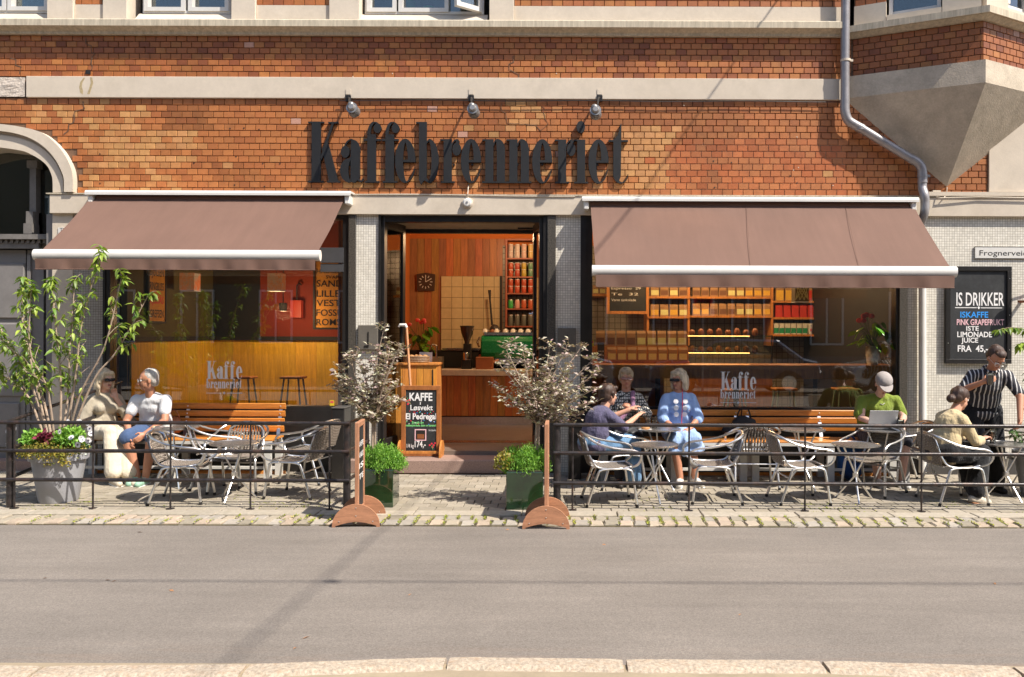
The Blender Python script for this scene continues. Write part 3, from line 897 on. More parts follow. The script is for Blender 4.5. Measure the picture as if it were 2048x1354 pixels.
f = MB().box(Lr*.35, Lr*.69, .03, .09, 5.565, 5.62, T2).box(Lr*.35, Lr*.40, .0, .09, 5.62, ZTOPF, T2).box(Lr*.63, Lr*.69, .0, .09, 5.62, ZTOPF, T2).build('window', M['white_frame'], bld)
MB().box(Lr*.40, Lr*.63, .05, .06, 5.62, ZTOPF, T2).build('pane', M['glass_upper'], f)
mb = MB(); pp = off(-0.2); vs = [(v.x, max(v.y, -.5), 5.46) for v in pp] + [(v.x, max(v.y, -.5), ZTOPF) for v in pp]
P('oriel_room', mb.add(vs, [(0, 1, 4, 3), (1, 2, 5, 4)]), M['dark_wood'])
P('corner_render', MB().box(X(1975.5), XR, -0.025, 0.02, ZL1 + .06, Z(160)), M['cream'])
P('side_cornice_wall', MB().box(C_.x + .02, XR, 0.02, .3, ZB1, ZTOPF), M['cream'])

# ------------------------------------------------------------------ shop front
P('lintel', MB().box(X(103), XR, -0.05, 0.35, ZL0, ZL1 - .012), M['cream'], bevel=0.004)
P('lintel_ledge', MB().box(X(97), XR, -0.062, 0.03, ZL1 - .012, ZL1 + .002), M['cream_streak'])
P('lintel_upper_ledge', MB().box(X(1852), XR, -0.07, -0.003, ZL1 + .002, ZL1 + .05), M['cream'])
zf = 0.0
P('cream_pier', MB().box(X(104), X(145), 0.0, 0.38, 0, ZL0), M['cream'])
P('grey_mosaic_pier', MB().box(X(145), X(206), 0.012, 0.38, 0.0, ZL0), M['mosaic_grey'])
P('mosaic_pier', MB().box(X(712), X(757), 0.004, 0.38, 0.0, ZL0), M['mosaic'])
P('mosaic_pier', MB().box(X(1111), X(1161), 0.004, 0.38, 0.0, ZL0), M['mosaic'])
P('mosaic_wall', MB().box(X(1814), XR, 0.004, 0.38, 0.19, ZL0), M['mosaic'])
P('granite_pilaster', MB().box(X(697), X(712), -0.028, 0.3, 0.0, ZL0 - .003), M['granite'], bevel=.006)
P('granite_pilaster', MB().box(X(1094), X(1111), -0.028, 0.3, 0.0, ZL0 - .003), M['granite'], bevel=.006)
P('granite_pilaster', MB().box(X(1797), X(1814), -0.028, 0.3, 0.0, ZL0 - .003), M['granite'], bevel=.006)
P('wall_plinth', MB().box(X(1814) + .003, XR, -0.03, 0.3, 0.0, 0.19), pbr('dark_plinth_stone', (0.055, 0.05, 0.045), 0.8, bump=.5))
def shop_window(a, b, zsill, name):
    xa, xb = X(a), X(b)
    fr = MB().box(xa - .07, xa + .02, 0.0, .16, zsill, ZL0).box(xb - .02, xb + .07, 0.0, .16, zsill, ZL0).box(xa + .02, xb - .02, .0, .16, ZL0 - .05, ZL0).box(xa + .02, xb - .02, -.01, .16, zsill, zsill + .05)
    f = fr.build('shop_window', M['black'], bld); f['label'] = name
    MB().box(xa + .02, xb - .02, .070, .076, zsill + .05, ZL0 - .05).build('glass_pane', M['glass'], f)
    MB().box(xa - .07, xb + .07, -.012, .30, 0.0, zsill).build('stall_riser', M['black'], f)
    return f
ZS = Z(822)
shop_window(217, 688, ZS, 'large left shop window above the left bench')
shop_window(1181, 1795, ZS, 'large right shop window above the long benches')
P('window_jamb', MB().box(X(1161), X(1172), -.02, .2, 0, ZL0 - .002), M['black'])
P('window_jamb', MB().box(X(206), X(211), -.01, .2, 0, ZL0 - .002), M['black'])
# box of the roller shutter at the window's right end
P('shutter_box', MB().box(X(641), X(687), -.02, .055, Z(527), Z(497)).box(X(641), X(687), -.01, .055, Z(545), Z(529)), pbr('dark_grey_sheet', (.06, .06, .065), .5))
# doorway: reveal, header, step
P('door_reveal', MB().box(X(757), X(761), -.02, 1.1, 0.0, ZL0 - .004).box(X(1086), X(1094), -.01, 1.1, .0, ZL0 - .004).box(X(761), X(1086), .03, .16, ZL0 - .08, ZL0 - .004).box(X(761), X(1086), 1.0, 1.1, ZL0 - .1, ZL0 - .004), M['black'])
P('door_header', MB().box(X(761), X(1086), .16, .999, ZL0 - .05, ZL0 - .005).box(-2.1, -.35, 1.1, 1.2, ZL0 - .05, 3.25), pbr('pale_header', (.42, .36, .26), .7))
P('door_closer', MB().box(X(1035, .8), X(1080, .8), .78, .86, 3.08, 3.14), M['black'])
P('door_step', MB().box(-2.62, X(1094), -0.12, 1.05, 0.0, Z(918)), M['granite_red'], bevel=.012)
P('threshold', MB().box(X(761), X(1094), 1.05, 1.3, 0.0, 0.225), M['steel'], bevel=.006)
# door leaves, folded back
def door_leaf(p0, p1, hinge_side, name):
    a, b = Vector(p0), Vector(p1); d = b - a; L = d.length
    T = Matrix.Translation((a.x, a.y, 0)) @ Matrix.Rotation(math.atan2(d.y, d.x), 4, 'Z')
    z0, z1 = 0.24, ZL0 - .02; s = .085
    mb = MB().box(0, s, -.025, .025, z0, z1, T).box(L - s, L, -.025, .025, z0, z1, T).box(s, L - s, -.024, .024, z1 - .13, z1, T).box(s, L - s, -.024, .024, z0, z0 + .16, T)
    f = mb.build('door_leaf', M['black'], bld, bevel=.004); f['label'] = name
    MB().box(s, L - s, -.004, .004, z0 + .16, z1 - .13, T).build('glass_pane', M['glass'], f)
    return f, T, L
dl, T, L = door_leaf((-2.215, .015, 0), (-2.075, .66, 0), 0, 'glazed door leaf folded open on the left of the doorway')
MB().box(.02, .05, -.05, -.026, 1.25, 1.55, T).build('lock_plate', M['steel'], dl)
MB().tube(curve_pts([T @ Vector((.05, .03, 1.0)), T @ Vector((.05, .09, 1.05)), T @ Vector((.05, .09, 1.4)), T @ Vector((.05, .03, 1.45))]), .012).build('handle', M['steel'], dl)
dr, T, L = door_leaf((-.262, .02, 0), (-.365, .62, 0), 0, 'glazed door leaf folded open on the right of the doorway')
MB().tube(curve_pts([T @ Vector((.08, -.03, 1.30)), T @ Vector((.08, -.10, 1.33)), T @ Vector((.08, -.10, 1.62)), T @ Vector((.08, -.03, 1.66))]), .016).build('handle', M['steel'], dr)
MB().lathe([(.0, 0), (.03, .005), (.03, .012), (.012, .02), (.012, .05)], 12, M=Matrix.Translation((X(1066, -.02), -.03, Z(628, 0)))@Matrix.Rotation(-PI/2, 4, 'Y')).build('door_knob', M['steel'], dr, smooth=True)
# left portal: arch, panelled door
mb = MB()
def ring(o, i, y0, y1):
    m = MB(); n = len(o); vs = []
    for (x, z) in o: vs.append((x, y0, z))
    for (x, z) in i: vs.append((x, y0, z))
    for (x, z) in o: vs.append((x, y1, z))
    for (x, z) in i: vs.append((x, y1, z))
    fs = []
    for k in range(n - 1):
        fs += [(k, k+1, n+k+1, n+k), (2*n+k, 3*n+k, 3*n+k+1, 2*n+k+1), (k, 2*n+k, 2*n+k+1, k+1), (n+k, n+k+1, 3*n+k+1, 3*n+k)]
    fs += [(0, n, 3*n, 2*n), (n-1, 3*n-1, 4*n-1, 2*n-1)]
    return m.add(vs, fs)
def lerpc(a, b, t): return [(p[0] + (q[0]-p[0])*t, p[1] + (q[1]-p[1])*t) for p, q in zip(a, b)]
def dense(c): 
    q = curve_pts([(a, 0, b) for a, b in c], 5); return [(v.x, v.z) for v in q]
AO, AM, AI = dense(ao), dense(am), dense(ai)
P('arch_moulding', ring(AO, AM, -.085, .1), M['cream'])
P('arch_moulding', ring([(x, z) for x, z in lerpc(AM, AI, .02)], lerpc(AM, AI, .22), -.02, .1), M['cream'])
P('arch_moulding', ring(lerpc(AM, AI, .22), AI, -.045, .35), M['cream'])
PX0, PX1 = ai[0][0], X(104)
prt = P('portal', MB().box(PX0, PX1, .36, .40, 0, 4.3), M['dark_wood'])
stone = pbr('weathered_grey_woodwork', (.17, .155, .14), .75, var=.25, vs=6, bump=.5)
MB().box(PX0, PX1 + .0, .10, .36, Z(480), Z(470)).box(PX0, PX1, .22, .36, Z(497), Z(481)).build('transom_beam', stone, prt)
dm = MB(); x = PX0
while x < PX1 - .05:
    dm.box(x, x + .035, .14, .219, Z(480) - .045, Z(480) - .002); x += .068
dm.build('dentil', stone, prt, kind='stuff')
MB().box(X(-60), X(60), .16, .219, Z(498), Z(484) + .0).build('carved_panel', stone, prt)
MB().box(X(29), X(47), .16, .30, Z(468), Z(447)).box(X(32), X(46), .18, .30, Z(447), Z(422)).box(X(33), X(46), .24, .35, Z(422), Z(330)).box(X(29), X(50), .22, .35, Z(332), Z(317)).build('fanlight_mullion', stone, prt)
MB().box(PX0, PX1, .33, .335, Z(470), 4.25).build('fanlight_pane', M['glass_upper'], prt)
gd = pbr('grey_door_paint', (.20, .185, .175), .6, var=.12, vs=3, bump=.15)
MB().box(PX0, X(51, .26), .26, .35, 0, Z(500)).build('door_panel', gd, prt)
MB().box(X(53, .26), X(86, .26), .27, .35, 0, Z(500)).box(X(53.5, .24), X(60, .24), .24, .27, 0, Z(510)).build('door_stile', gd, prt)
MB().box(X(-60, .25), X(49, .25), .235, .2595, Z(640), Z(527)).box(X(-60, .25), X(49, .25), .235, .2595, Z(800), Z(650)).box(X(-60, .25), X(40, .25), .235, .2595, Z(905), Z(780) - .2).build('raised_panel', gd, prt, bevel=.012)
MB().box(X(87), X(104) - .001, .05, .35, 0, ZL0).build('reveal', gd, prt)
MB().box(PX0, PX1, -.02, .36, 0, .12).build('threshold', M['granite_red'], prt)
# electric cabinets on the piers, lamp, alarm bell
def pier_box(a, b, c, d, lab):
    f = P('meter_cabinet', MB().box(X(a), X(b), -.05, -.0, Z(d), Z(c)), pbr('grey_brown_cabinet', (.13, .115, .095), .55), bevel=.004)
    f['label'] = lab
    mx = (X(a) + X(b)) / 2
    MB().box(mx + .0, mx + .012, -.058, -.051, Z(d) + .05, Z(c) - .08).box(mx - .04, mx + .012, -.058, -.051, Z(d) + .03, Z(d) + .05).build('handle', M['black'], f)
pier_box(718, 757, 652, 700, 'brown meter cabinet left of the doorway'); pier_box(1115, 1152, 656, 704, 'brown meter cabinet right of the doorway')

# cracks and stains on the old wall
def crack(pts, w, name='crack'):
    mb = MB(); rr = random.Random(len(pts)); P_ = [at(a, b, -.006) for a, b in pts]
    for a, b in zip(P_, P_[1:]):
        n = max(1, int((b - a).length / .04)); prev = a
        for k in range(n):
            q = a.lerp(b, (k + 1) / n) + Vector((rr.gauss(0, .006), 0, rr.gauss(0, .004))); mb.bar(prev, q, .002, w * rr.uniform(.5, 1.2), (0, 1, 0)) if False else mb.bar(prev, q, w * rr.uniform(.5, 1.2), .002, (0, 1, 0)); prev = q
    P(name, mb, M['mortar'], kind='stuff')
crack([(172, 76), (172, 88), (182, 92), (182, 104), (190, 108), (183, 120), (183, 140)], .012)
crack([(166, 203), (168, 218), (150, 222), (148, 245), (138, 248), (136, 262), (128, 268)], .013)
crack([(20, 116), (32, 118), (30, 130), (42, 134), (40, 148)], .008)
crack([(1004, 205), (1003, 222), (1012, 226), (1014, 246), (1072, 250), (1080, 262), (1098, 248), (1090, 236), (1084, 210)], .007)
crack([(1026, 112), (1027, 124), (1018, 128), (1020, 140), (1037, 148), (1038, 157)], .010)
stain = pbr('ochre_damp_stain', (.40, .31, .17), .9, var=.3, vs=30)
for pts in ([(167, 155), (170, 155), (165, 164), (163, 172), (166, 182), (165, 189), (160, 185), (158, 174), (160, 164)], [(180, 154), (184, 155), (186, 166), (182, 178), (179, 188), (174, 188), (178, 176), (181, 166)]):
    P('damp_stain', MB().prism([(at(a, b, -.04).x, at(a, b, -.04).z) for a, b in pts], -.0362, -.035), stain)
P('fixing_plug', MB().box(X(171), X(180), -.02, -.004, Z(152), Z(144)), M['ink'])
# ------------------------------------------------------------------ awnings
M['awning'] = None
def awning_mat():
    t = NT('brown_awning_cloth')
    v = t.coord('Object')
    n = t.noise(v, 1.2, 5); w = t.noise(v, 220, 3, .8)
    sv = t.noise(t.coord('Object', (14, 1.5, 1.5)), 1.0, 3)
    f = t.math('MULTIPLY', t.ramp(n, .3, .7, .93, 1.07), t.ramp(w, .3, .7, .88, 1.12))
    f = t.math('MULTIPLY', f, t.ramp(sv, .3, .7, .96, 1.04))
    s = t.n('ShaderNodeVectorMath', operation='SCALE'); s.inputs[0].default_value = (0.178, 0.101, 0.074); t.l(f, s.inputs['Scale'])
    b = t.n('ShaderNodeBsdfPrincipled'); t.l(s.outputs[0], b.inputs['Base Color']); b.inputs['Roughness'].default_value = .85
    t.l(t.bump(w, .15, .002), b.inputs['Normal'])
    tr = t.n('ShaderNodeBsdfTranslucent'); t.l(s.outputs[0], tr.inputs[0])
    mx = t.n('ShaderNodeMixShader'); mx.inputs[0].default_value = .12
    t.l(b.outputs[0], mx.inputs[1]); t.l(tr.outputs[0], mx.inputs[2]); t.l(mx.outputs[0], t.out.inputs[0])
    return t.m
M['awning'] = awning_mat()
def awning(rx0, rx1, rpy, fx0, fx1, fpy0, fpy1, vpy, c0, c1, cpy, lab, joints, seed):
    yr, yf = -.13, -1.17
    zr = Z(rpy, yr); zf1, zf0 = Z(fpy0, yf), Z(fpy1, yf)
    a, b = at(rx0, rpy, yr).x, at(rx1, rpy, yr).x
    c, d = at(fx0, fpy0, yf).x + .04, at(fx1, fpy0, yf).x - .04
    t = empty('awning', (0, 0, 0), label=lab, cat='awning', group='brown awnings over the shop windows')
    n, m = 40, 12; vs = []; fs = []
    for j in range(m + 1):
        v = j / m
        for i in range(n + 1):
            u = i / n
            x = (a + (b - a) * u) * (1 - v) + (c + (d - c) * u) * v
            sag = -.022 * math.sin(PI * v) - .007 * math.sin(u * 21 + seed) * v * v + .004 * math.sin(u * 55 + v * 9 + seed) * (1 - v) * v * 4
            vs.append((x, yr + (yf + .03 - yr) * v, zr + (zf1 - .02 - zr) * v + sag))
    for j in range(m):
        for i in range(n):
            q = j * (n + 1) + i; fs.append((q, q + n + 1, q + n + 2, q + 1))
    o = MB().add(vs, fs).build('canopy', M['awning'], t); smooth_by_angle(o.data)
    mb = MB(); vs = []; fs = []; zt, zb = zf0 + .012, Z(vpy, yf)
    for j in range(7):
        for i in range(81):
            u, v = i / 80, j / 6
            vs.append((c + (d - c) * u, yf - .056 + .012 * math.sin(u * 47 + seed) * v + .006 * math.sin(u * 113) * v, zt + (zb - zt) * v))
    for j in range(6):
        for i in range(80):
            q = j * 81 + i; fs.append((q, q + 1, q + 82, q + 81))
    o = mb.add(vs, fs).build('valance', M['awning'], t); smooth_by_angle(o.data)
    sm = MB()
    sm.tube([(c, yf - .056, zb + .002), (d, yf - .056, zb + .002)], .005, 6)
    sm.build('hem', M['awning'], t)
    for jx_ in joints:
        pa, pb = at(jx_[0], rpy, yr), at(jx_[1], fpy0, yf)
        MB().tube([(pa.x, yr, zr + .002), ((pa.x+pb.x)/2, (yr+yf)/2, (zr+zf1)/2 - .016), (pb.x, yf + .03, zf1 - .018)], .0022, 5).build('seam', M['awning'], t)
    h = zf1 - zf0
    MB().lathe([(h*.5, 0), (h*.5, d - c + .08)], 20, M=Matrix.Translation((c - .04, yf, (zf0 + zf1) / 2)) @ Matrix.Rotation(PI/2, 4, 'Y') @ Matrix.Diagonal((1, .8, 1, 1))).build('front_bar', M['white_paint'], t, smooth=True)
    xa, xb = at(c0, cpy, yr).x, at(c1, cpy, yr).x; zc = Z(cpy, -.2)
    MB().prism([(-.006, zc + .03), (-.21, zc + .025), (-.225, zc + .0), (-.225, zc - .03), (-.215, zc - .03), (-.205, zc - .0), (-.006, zc + .01)], xa, xb, axis='x').build('cover', M['white_paint'], t)
    MB().tube([(xa + .1, -.12, zc - .06), (xb - .1, -.12, zc - .06)], .045, 12).build('roller', M['awning'], t)
    MB().box(xa + .02, xb - .02, -.02, -.0, zc - .10, zc + .0).build('backplate', M['dark_wood'], t)
    for s, x in ((1, xa + .05), (-1, xb - .05)):
        MB().box(x - .03, x + .03, -.20, -.004, zc - .13, zc - .003).build('end_bracket', M['white_paint'], t, bevel=.01)
        x1 = x + s * .12; xm = x + s * .95
        e0, e1, e2 = (x1, -.13, zc - .14), (xm, -.62, (zc - .14 + zf0) / 2 - .06), (x + s * .10, yf + .05, zf0 + .05)
        MB().bar(e0, e1, .045, .07).bar(e1, e2, .045, .06).lathe([(.045, -.04), (.045, .04)], 12, e1).build('folding_arm', M['white_frame'], t)
    return t
awning(181, 689, 399, 69, 641, 502, 524, 543, 178, 705, 388, 'brown fabric awning over the left shop window', [], 1.0)
awning(1181, 1826, 407, 1184, 1912, 530, 552, 574, 1164, 1832, 397, 'brown fabric awning over the right shop window, the longer of the two', [(1492, 1502), (1690, 1720)], 4.0)

# ------------------------------------------------------------------ lettering: condensed fat-face glyphs (x, y in units; baseline 0, x-height 87, ascender 121)
def arc(cx, cy, rx, ry, a0, a1, n=18):
    return [(cx + rx * math.cos(math.radians(a0 + (a1 - a0) * i / n)), cy + ry * math.sin(math.radians(a0 + (a1 - a0) * i / n))) for i in range(n + 1)]
def rect(x0, x1, y0, y1): return [(x0, y0), (x1, y0), (x1, y1), (x0, y1)]
def cres(cx, cy, rx, ry, ix, irx, iry, a0, a1):
    return arc(cx, cy, rx, ry, a0, a1, 24) + arc(ix, cy, irx, iry, a1, a0, 24)
def glyph(ch):
    if ch == 'K':
        return 63, [rect(9, 27, 0, 121), rect(2, 33, 118, 121), rect(2, 33, 0, 3), [(27, 50), (49, 118), (53, 118), (29, 44)], rect(42, 62, 117.5, 120.5), [(30, 66), (39, 88), (62, 2), (44, 2)], rect(40, 66, 0, 2.8)]
    if ch == 'a':
        return 46, [arc(24, 60, 17, 27, 0, 180, 24)[0:9] + [(23, 87)] + [(23, 83.5)] + [(22, 60)], rect(22, 40, 9, 62), arc(24, 60, 17, 27, 90, 180, 14) + arc(24, 60, 14, 24.5, 180, 90, 14),
                    arc(11, 61, 8.5, 12, 0, 360, 22), cres(19, 24, 18, 24, 25, 8, 22, 90, 270), [(19, 48), (24, 52), (24, 49), (20, 45)], [(22, 4), (25, 0), (31, 0), (40, 9), (40, 12), (22, 12)], [(36, 4), (42, 0), (47, 3), (47, 8), (45.5, 8), (43, 3.5), (38, 9)]]
    if ch == 'f':
        return 35, [rect(4, 21, 0, 96), rect(-1, 28, 0, 3), rect(-3, 30, 83, 87), [(4, 96)] + arc(17, 96, 13, 25, 180, 90, 10) + [(17, 118)] + arc(19, 96, 9, 21, 110, 180, 6)[::1] + [(21, 90)], arc(19, 96, 15, 25, 95, 25, 8) + arc(19, 96, 12, 22, 25, 95, 8), arc(24, 108, 7.5, 9.5, 0, 360, 20)]
    if ch == 'e':
        return 41, [cres(20.5, 43.5, 20, 44, 24, 8, 41, 88, 272), arc(20.5, 43.5, 20, 44, 0, 92, 14) + arc(17, 43.5, 9, 41, 80, 0, 12), rect(15, 40.5, 41, 45.5), arc(20.5, 40, 20, 40.5, 272, 342, 12) + arc(20.5, 40, 18, 37.5, 342, 272, 12)]
    if ch == 'b':
        return 45, [[(4, 6), (8, -4), (13, 3), (19, 12), (19, 121), (4, 121)], rect(-2, 5, 118, 121), arc(24, 43.5, 19, 44, -90, 90, 24) + arc(22, 43.5, 7, 41, 90, -90, 24), [(18, 76), (24, 84), (24, 87.5), (18, 81)], [(18, 12), (24, 3), (24, -.5), (14, 5)]]
    if ch == 'r':
        return 40, [rect(6, 22, 0, 87), rect(0, 28, 0, 3), rect(-1, 7, 84, 87), arc(33, 62, 14, 25, 175, 80, 12) + arc(33, 62, 12, 22.5, 80, 175, 12), arc(32, 67, 8.5, 13, 0, 360, 22), arc(31, 74, 9, 13, 95, 40, 6) + [(31, 70)]]
    if ch == 'n':
        return 46, [rect(4, 20, 0, 87), rect(-2, 25, 0, 3), rect(-2, 5, 84, 87), rect(27, 43, 0, 70), rect(22, 48, 0, 3), arc(28, 67, 15, 20.5, 0, 100, 12) + [(27, 60)], arc(27, 62, 9, 25, 150, 80, 8) + arc(27, 62, 7, 22, 80, 150, 8)]
    if ch == 'i':
        return 27, [rect(5, 21, 0, 87), rect(-1, 27, 0, 3), rect(-2, 6, 84, 87), arc(12, 112, 8.5, 12, 0, 360, 24)]
    if ch == 't':
        return 36, [[(5, 14), (20, 14), (21, 119), (19.5, 119), (14, 96), (5, 86)], rect(-5, 34, 83, 86.5), arc(20, 18, 15, 18, 180, 360, 18) + arc(23, 18, 10.5, 15.5, 360, 235, 10) + [(20, 14)]]
BIG = [('K', 615), ('a', 680), ('f', 731), ('f', 767), ('e', 790), ('b', 834), ('r', 881), ('e', 921), ('n', 966), ('n', 1014), ('e', 1063), ('r', 1109), ('i', 1148), ('e', 1175), ('t', 1220)]
sign = empty('shop_sign', (0, 0, 0), label='large black letters reading Kaffebrenneriet on the orange brick wall', cat='sign')
base_z = Z(367, 0, 940)
for ch, px in BIG:
    w, polys = glyph(ch); mb = MB()
    for k, pg in enumerate(polys):
        sc = 1 / 163.04
        pl = [(X(px) + x * sc, base_z + y * sc) for x, y in pg]
        mb.prism(pl, -.046 - k * .0004, -.008)
    mb.build('letter', M['letter'], sign)
for px in (640, 700, 803, 850, 908, 945, 1000, 1035, 1085, 1125, 1160, 1195, 1232):
    p = at(px, 330, 0)
    MB().box(p.x - .012, p.x + .012, -.03, -.001, p.z - .01, p.z + .01).build('bracket', M['black'], sign)
def decal(word, px0, px1, base_py, cap, dst, mat, y, parent, kern=2.0, name='letter'):
    ws_ = [glyph(c)[0] for c in word]; tot = sum(ws_) + kern * (len(word) - 1)
    sx = (X(px1, y) - X(px0, y)) / tot; sy = (cap * (y + D0) / F) / 121
    x = X(px0, y); z0 = Z(base_py, y, (px0 + px1) / 2)
    for c, w in zip(word, ws_):
        mb = MB()
        for k, pg in enumerate(glyph(c)[1]):
            mb.prism([(x + a * sx, z0 + b * sy) for a, b in pg], y - .001 - k * .00012, y)
        mb.build(name, mat, parent); x += (w + kern) * sx
for (a, b, ky, by, ln, lab) in ((413, 485, 758, 776.5, 786, 'white lettering Kaffe brenneriet on the left shop window'), (1441, 1513, 779.5, 797, 805, 'white lettering Kaffe brenneriet on the right shop window')):
    t = empty('window_lettering', (0, 0, 0), label=lab, cat='window sign', group='white lettering on the shop windows')
    yv = .0685
    decal('Kaffe', a, b, ky, 36, 0, M['decal'], yv, t, 3)
    decal('brenneriet', a, b, by, 18.5, 0, M['decal'], yv, t, 3)
    zz_ = Z(ln, yv, a); c = (a + b) / 2
    MB().box(X(a, yv), X(c - 5, yv), yv - .001, yv, zz_ - .004, zz_ + .003).box(X(c + 5, yv), X(b, yv), yv - .001, yv, zz_ - .004, zz_ + .003).prism([(X(c, yv) - .018, zz_), (X(c, yv), zz_ + .018), (X(c, yv) + .018, zz_), (X(c, yv), zz_ - .018)], yv - .001, yv).build('underline', M['decal'], t, kind='stuff')

def text(s, mat, parent, p, h, w=None, rot=(PI/2, 0, 0), name='lettering', align='LEFT', bold=0.0, shear=0.0, depth=0.0006):
    cu = bpy.data.curves.new('txt', 'FONT'); cu.body = s; cu.size = 1.0; cu.align_x = align
    cu.offset = bold; cu.extrude = 0.0; cu.shear = shear; cu.resolution_u = 3
    ob = bpy.data.objects.new('txt', cu); COL.objects.link(ob)
    dg = bpy.context.evaluated_depsgraph_get(); dg.update()
    me = bpy.data.meshes.new_from_object(ob.evaluated_get(dg))
    bpy.data.objects.remove(ob); bpy.data.curves.remove(cu)
    if not len(me.vertices): return None
    co = np.array([v.co[:] for v in me.vertices])
    lo, hi = co.min(0), co.max(0)
    sy = h / max(1e-6, 0.73); sx = sy
    if w: sx = w / max(1e-6, hi[0] - lo[0])
    for v in me.vertices:
        v.co.x = (v.co.x - (lo[0] if align == 'LEFT' else (lo[0] + hi[0]) / 2)) * sx; v.co.y *= sy; v.co.z = 0
    me.materials.clear()
    me.name = name
    o = link_mesh(name, me, mat, parent)
    o.location = p; o.rotation_euler = rot
    return o

# ------------------------------------------------------------------ spot lamps over the sign
def spot(px, py, hx, hy, lab):
    t = empty('spot_lamp', (0, 0, 0), label=lab, cat='lamp', group='grey spot lamps above the sign')
    p = at(px, py, 0)
    MB().box(p.x - .035, p.x + .035, -.05, -.001, p.z - .04, p.z + .035).build('bracket', M['black'], t, bevel=.004)
    MB().box(p.x - .03, p.x + .03, -.042, -.036, p.z + .045, p.z + .11).build('fixing_plate', M['cream'], t)
    h = at(hx, hy, -.42)
    q = Vector((p.x + (h.x - p.x) * .25, -.12, p.z - .03))
    MB().tube(curve_pts([(p.x, -.045, p.z), q, (h.x * .6 + p.x * .4, -.30, h.z + .03), (h.x, -.42, h.z + .02)], 5), .013, 8).build('arm', M['black'], t, smooth=True)
    grey = M.setdefault('lamp_grey', pbr('grey_lamp_housing', (.26, .25, .24), .4, metal=.5))
    MB().sphere((h.x, -.44, h.z + .02), .04, 14, 10).build('joint', grey, t, smooth=True)
    d = Vector((.05, .97, -.22)).normalized()
    Mx = Matrix.Translation((h.x + .012, -.44, h.z - .02)) @ d.to_track_quat('Z', 'Y').to_matrix().to_4x4()
    MB().lathe([(.0, -.05), (.03, -.05), (.045, -.03), (.052, .0), (.066, .05), (.07, .10), (.062, .10), (.058, .06), (0, .05)], 20, M=Mx).build('housing', grey, t, smooth=True)
    r = MB()
    for z in (-.02, .01, .04): r.lathe([(.05, z), (.066, z), (.066, z + .008), (.05, z + .008)], 18, M=Mx)
    r.build('cooling_fin', grey, t, kind='stuff')
spot(698, 198, 703, 214, 'grey spot lamp above the letter a, leftmost over the sign')
spot(943, 198, 944, 216, 'grey spot lamp above the middle of the sign')
spot(1199, 198, 1189, 219, 'grey spot lamp above the letter t at the sign\'s end')
mb = MB()
mb.tube([at(x, 200.5 + (x-700)*.003 + .8*math.sin(x*.02), -.045) for x in range(680, 1690, 40)], .005, 5)
tag(mb.build('lamp_cable', M['black']), 'thin black cable along the underside of the cream band', 'cable')
# alarm bell with its cable
t = empty('alarm_bell', (0, 0, 0), label='round white alarm bell on the lintel above the doorway', cat='alarm')
p = at(935, 406, -.05); Mx = Matrix.Translation((p.x, -.051, p.z)) @ Matrix.Rotation(PI/2, 4, 'X')
MB().lathe([(.068, 0), (.068, .015), (.060, .02), (0, .02)], 24, M=Mx).build('backplate', M['cream'], t, smooth=True)
MB().lathe([(.052, .02), (.052, .04), (.04, .052), (.0, .055)], 24, M=Mx).build('dome', M['white_paint'], t, smooth=True)
MB().lathe([(.012, .055), (.012, .06), (0, .06)], 12, M=Mx).build('button', M['alu'], t, smooth=True)
tag(MB().tube([at(935, 398, -.055), at(935.5, 388, -.09), at(937, 370, -.008)], .006, 6).build('bell_cable', M['cream']), 'short cream cable dropping to the alarm bell', 'cable')
tag(MB().tube([at(x, 389 + (x - 700) * .008 + 1.0 * math.sin(x * .013), -.055) for x in range(700, 1175, 25)], .009, 6).build('ledge_cable', M['cream']), 'cream cable lying along the ledge above the doorway', 'cable')
# ------------------------------------------------------------------ drainpipes
t = empty('drainpipe', (0, 0, 0), label='grey metal drainpipe jogging sideways below the oriel', cat='drainpipe')
yd = -.12
pa = [at(1691, -400, yd), at(1691, 0, yd), at(1690, 120, yd), at(1690, 205, yd)]
MB().tube(pa, .052, 18).build('downpipe', M['zinc'], t, smooth=True)
e1 = curve_pts([at(1690, 200, yd), at(1690, 222, yd), at(1696, 240, yd), at(1710, 250, yd), at(1725, 258, yd)], 5)
MB().tube(e1, .056, 18).build('elbow', M['zinc'], t, smooth=True)
MB().tube([at(1716, 253, yd), at(1830, 322, yd)], .052, 18).build('offset_pipe', M['zinc'], t, smooth=True)
e2 = curve_pts([at(1822, 317, yd), at(1835, 325, yd), at(1843, 336, yd), at(1845, 352, yd), at(1845, 366, yd)], 5)
MB().tube(e2, .056, 18).build('elbow', M['zinc'], t, smooth=True)
yd2 = -.17
e3 = curve_pts([at(1845, 360, yd), at(1845, 376, yd), at(1849, 390, yd2), at(1850, 405, yd2), at(1849, 425, yd2), at(1843, 442, yd), at(1840, 455, -.08), at(1840, 480, -.08)], 5)
MB().tube(e3, .052, 18).build('swan_neck', M['zinc'], t, smooth=True)
for (x, y_, yy) in ((1691, 121, yd), (1845, 352, yd), (1720, 258, yd)):
    p = at(x, y_, yy)
    MB().lathe([(.06, -.014), (.06, .014)], 18, p).box(p.x + .05, p.x + .09, p.y - .01, p.y + .01, p.z - .014, p.z + .014).box(p.x - .01, p.x + .01, p.y + .05, 0.0, p.z - .01, p.z + .01).build('pipe_bracket', M['cream'] if y_ < 200 else M['zinc'], t)
tag(MB().tube([at(1845, 470, -.07), at(1845, 945, -.07)], .045, 18).build('standpipe', M['white_paint'], smooth=True), 'white painted standpipe beside the right shop window', 'pipe')
t = empty('junction_box', (0, 0, 0), label='small yellowed junction box beside the drainpipe', cat='electrical box')
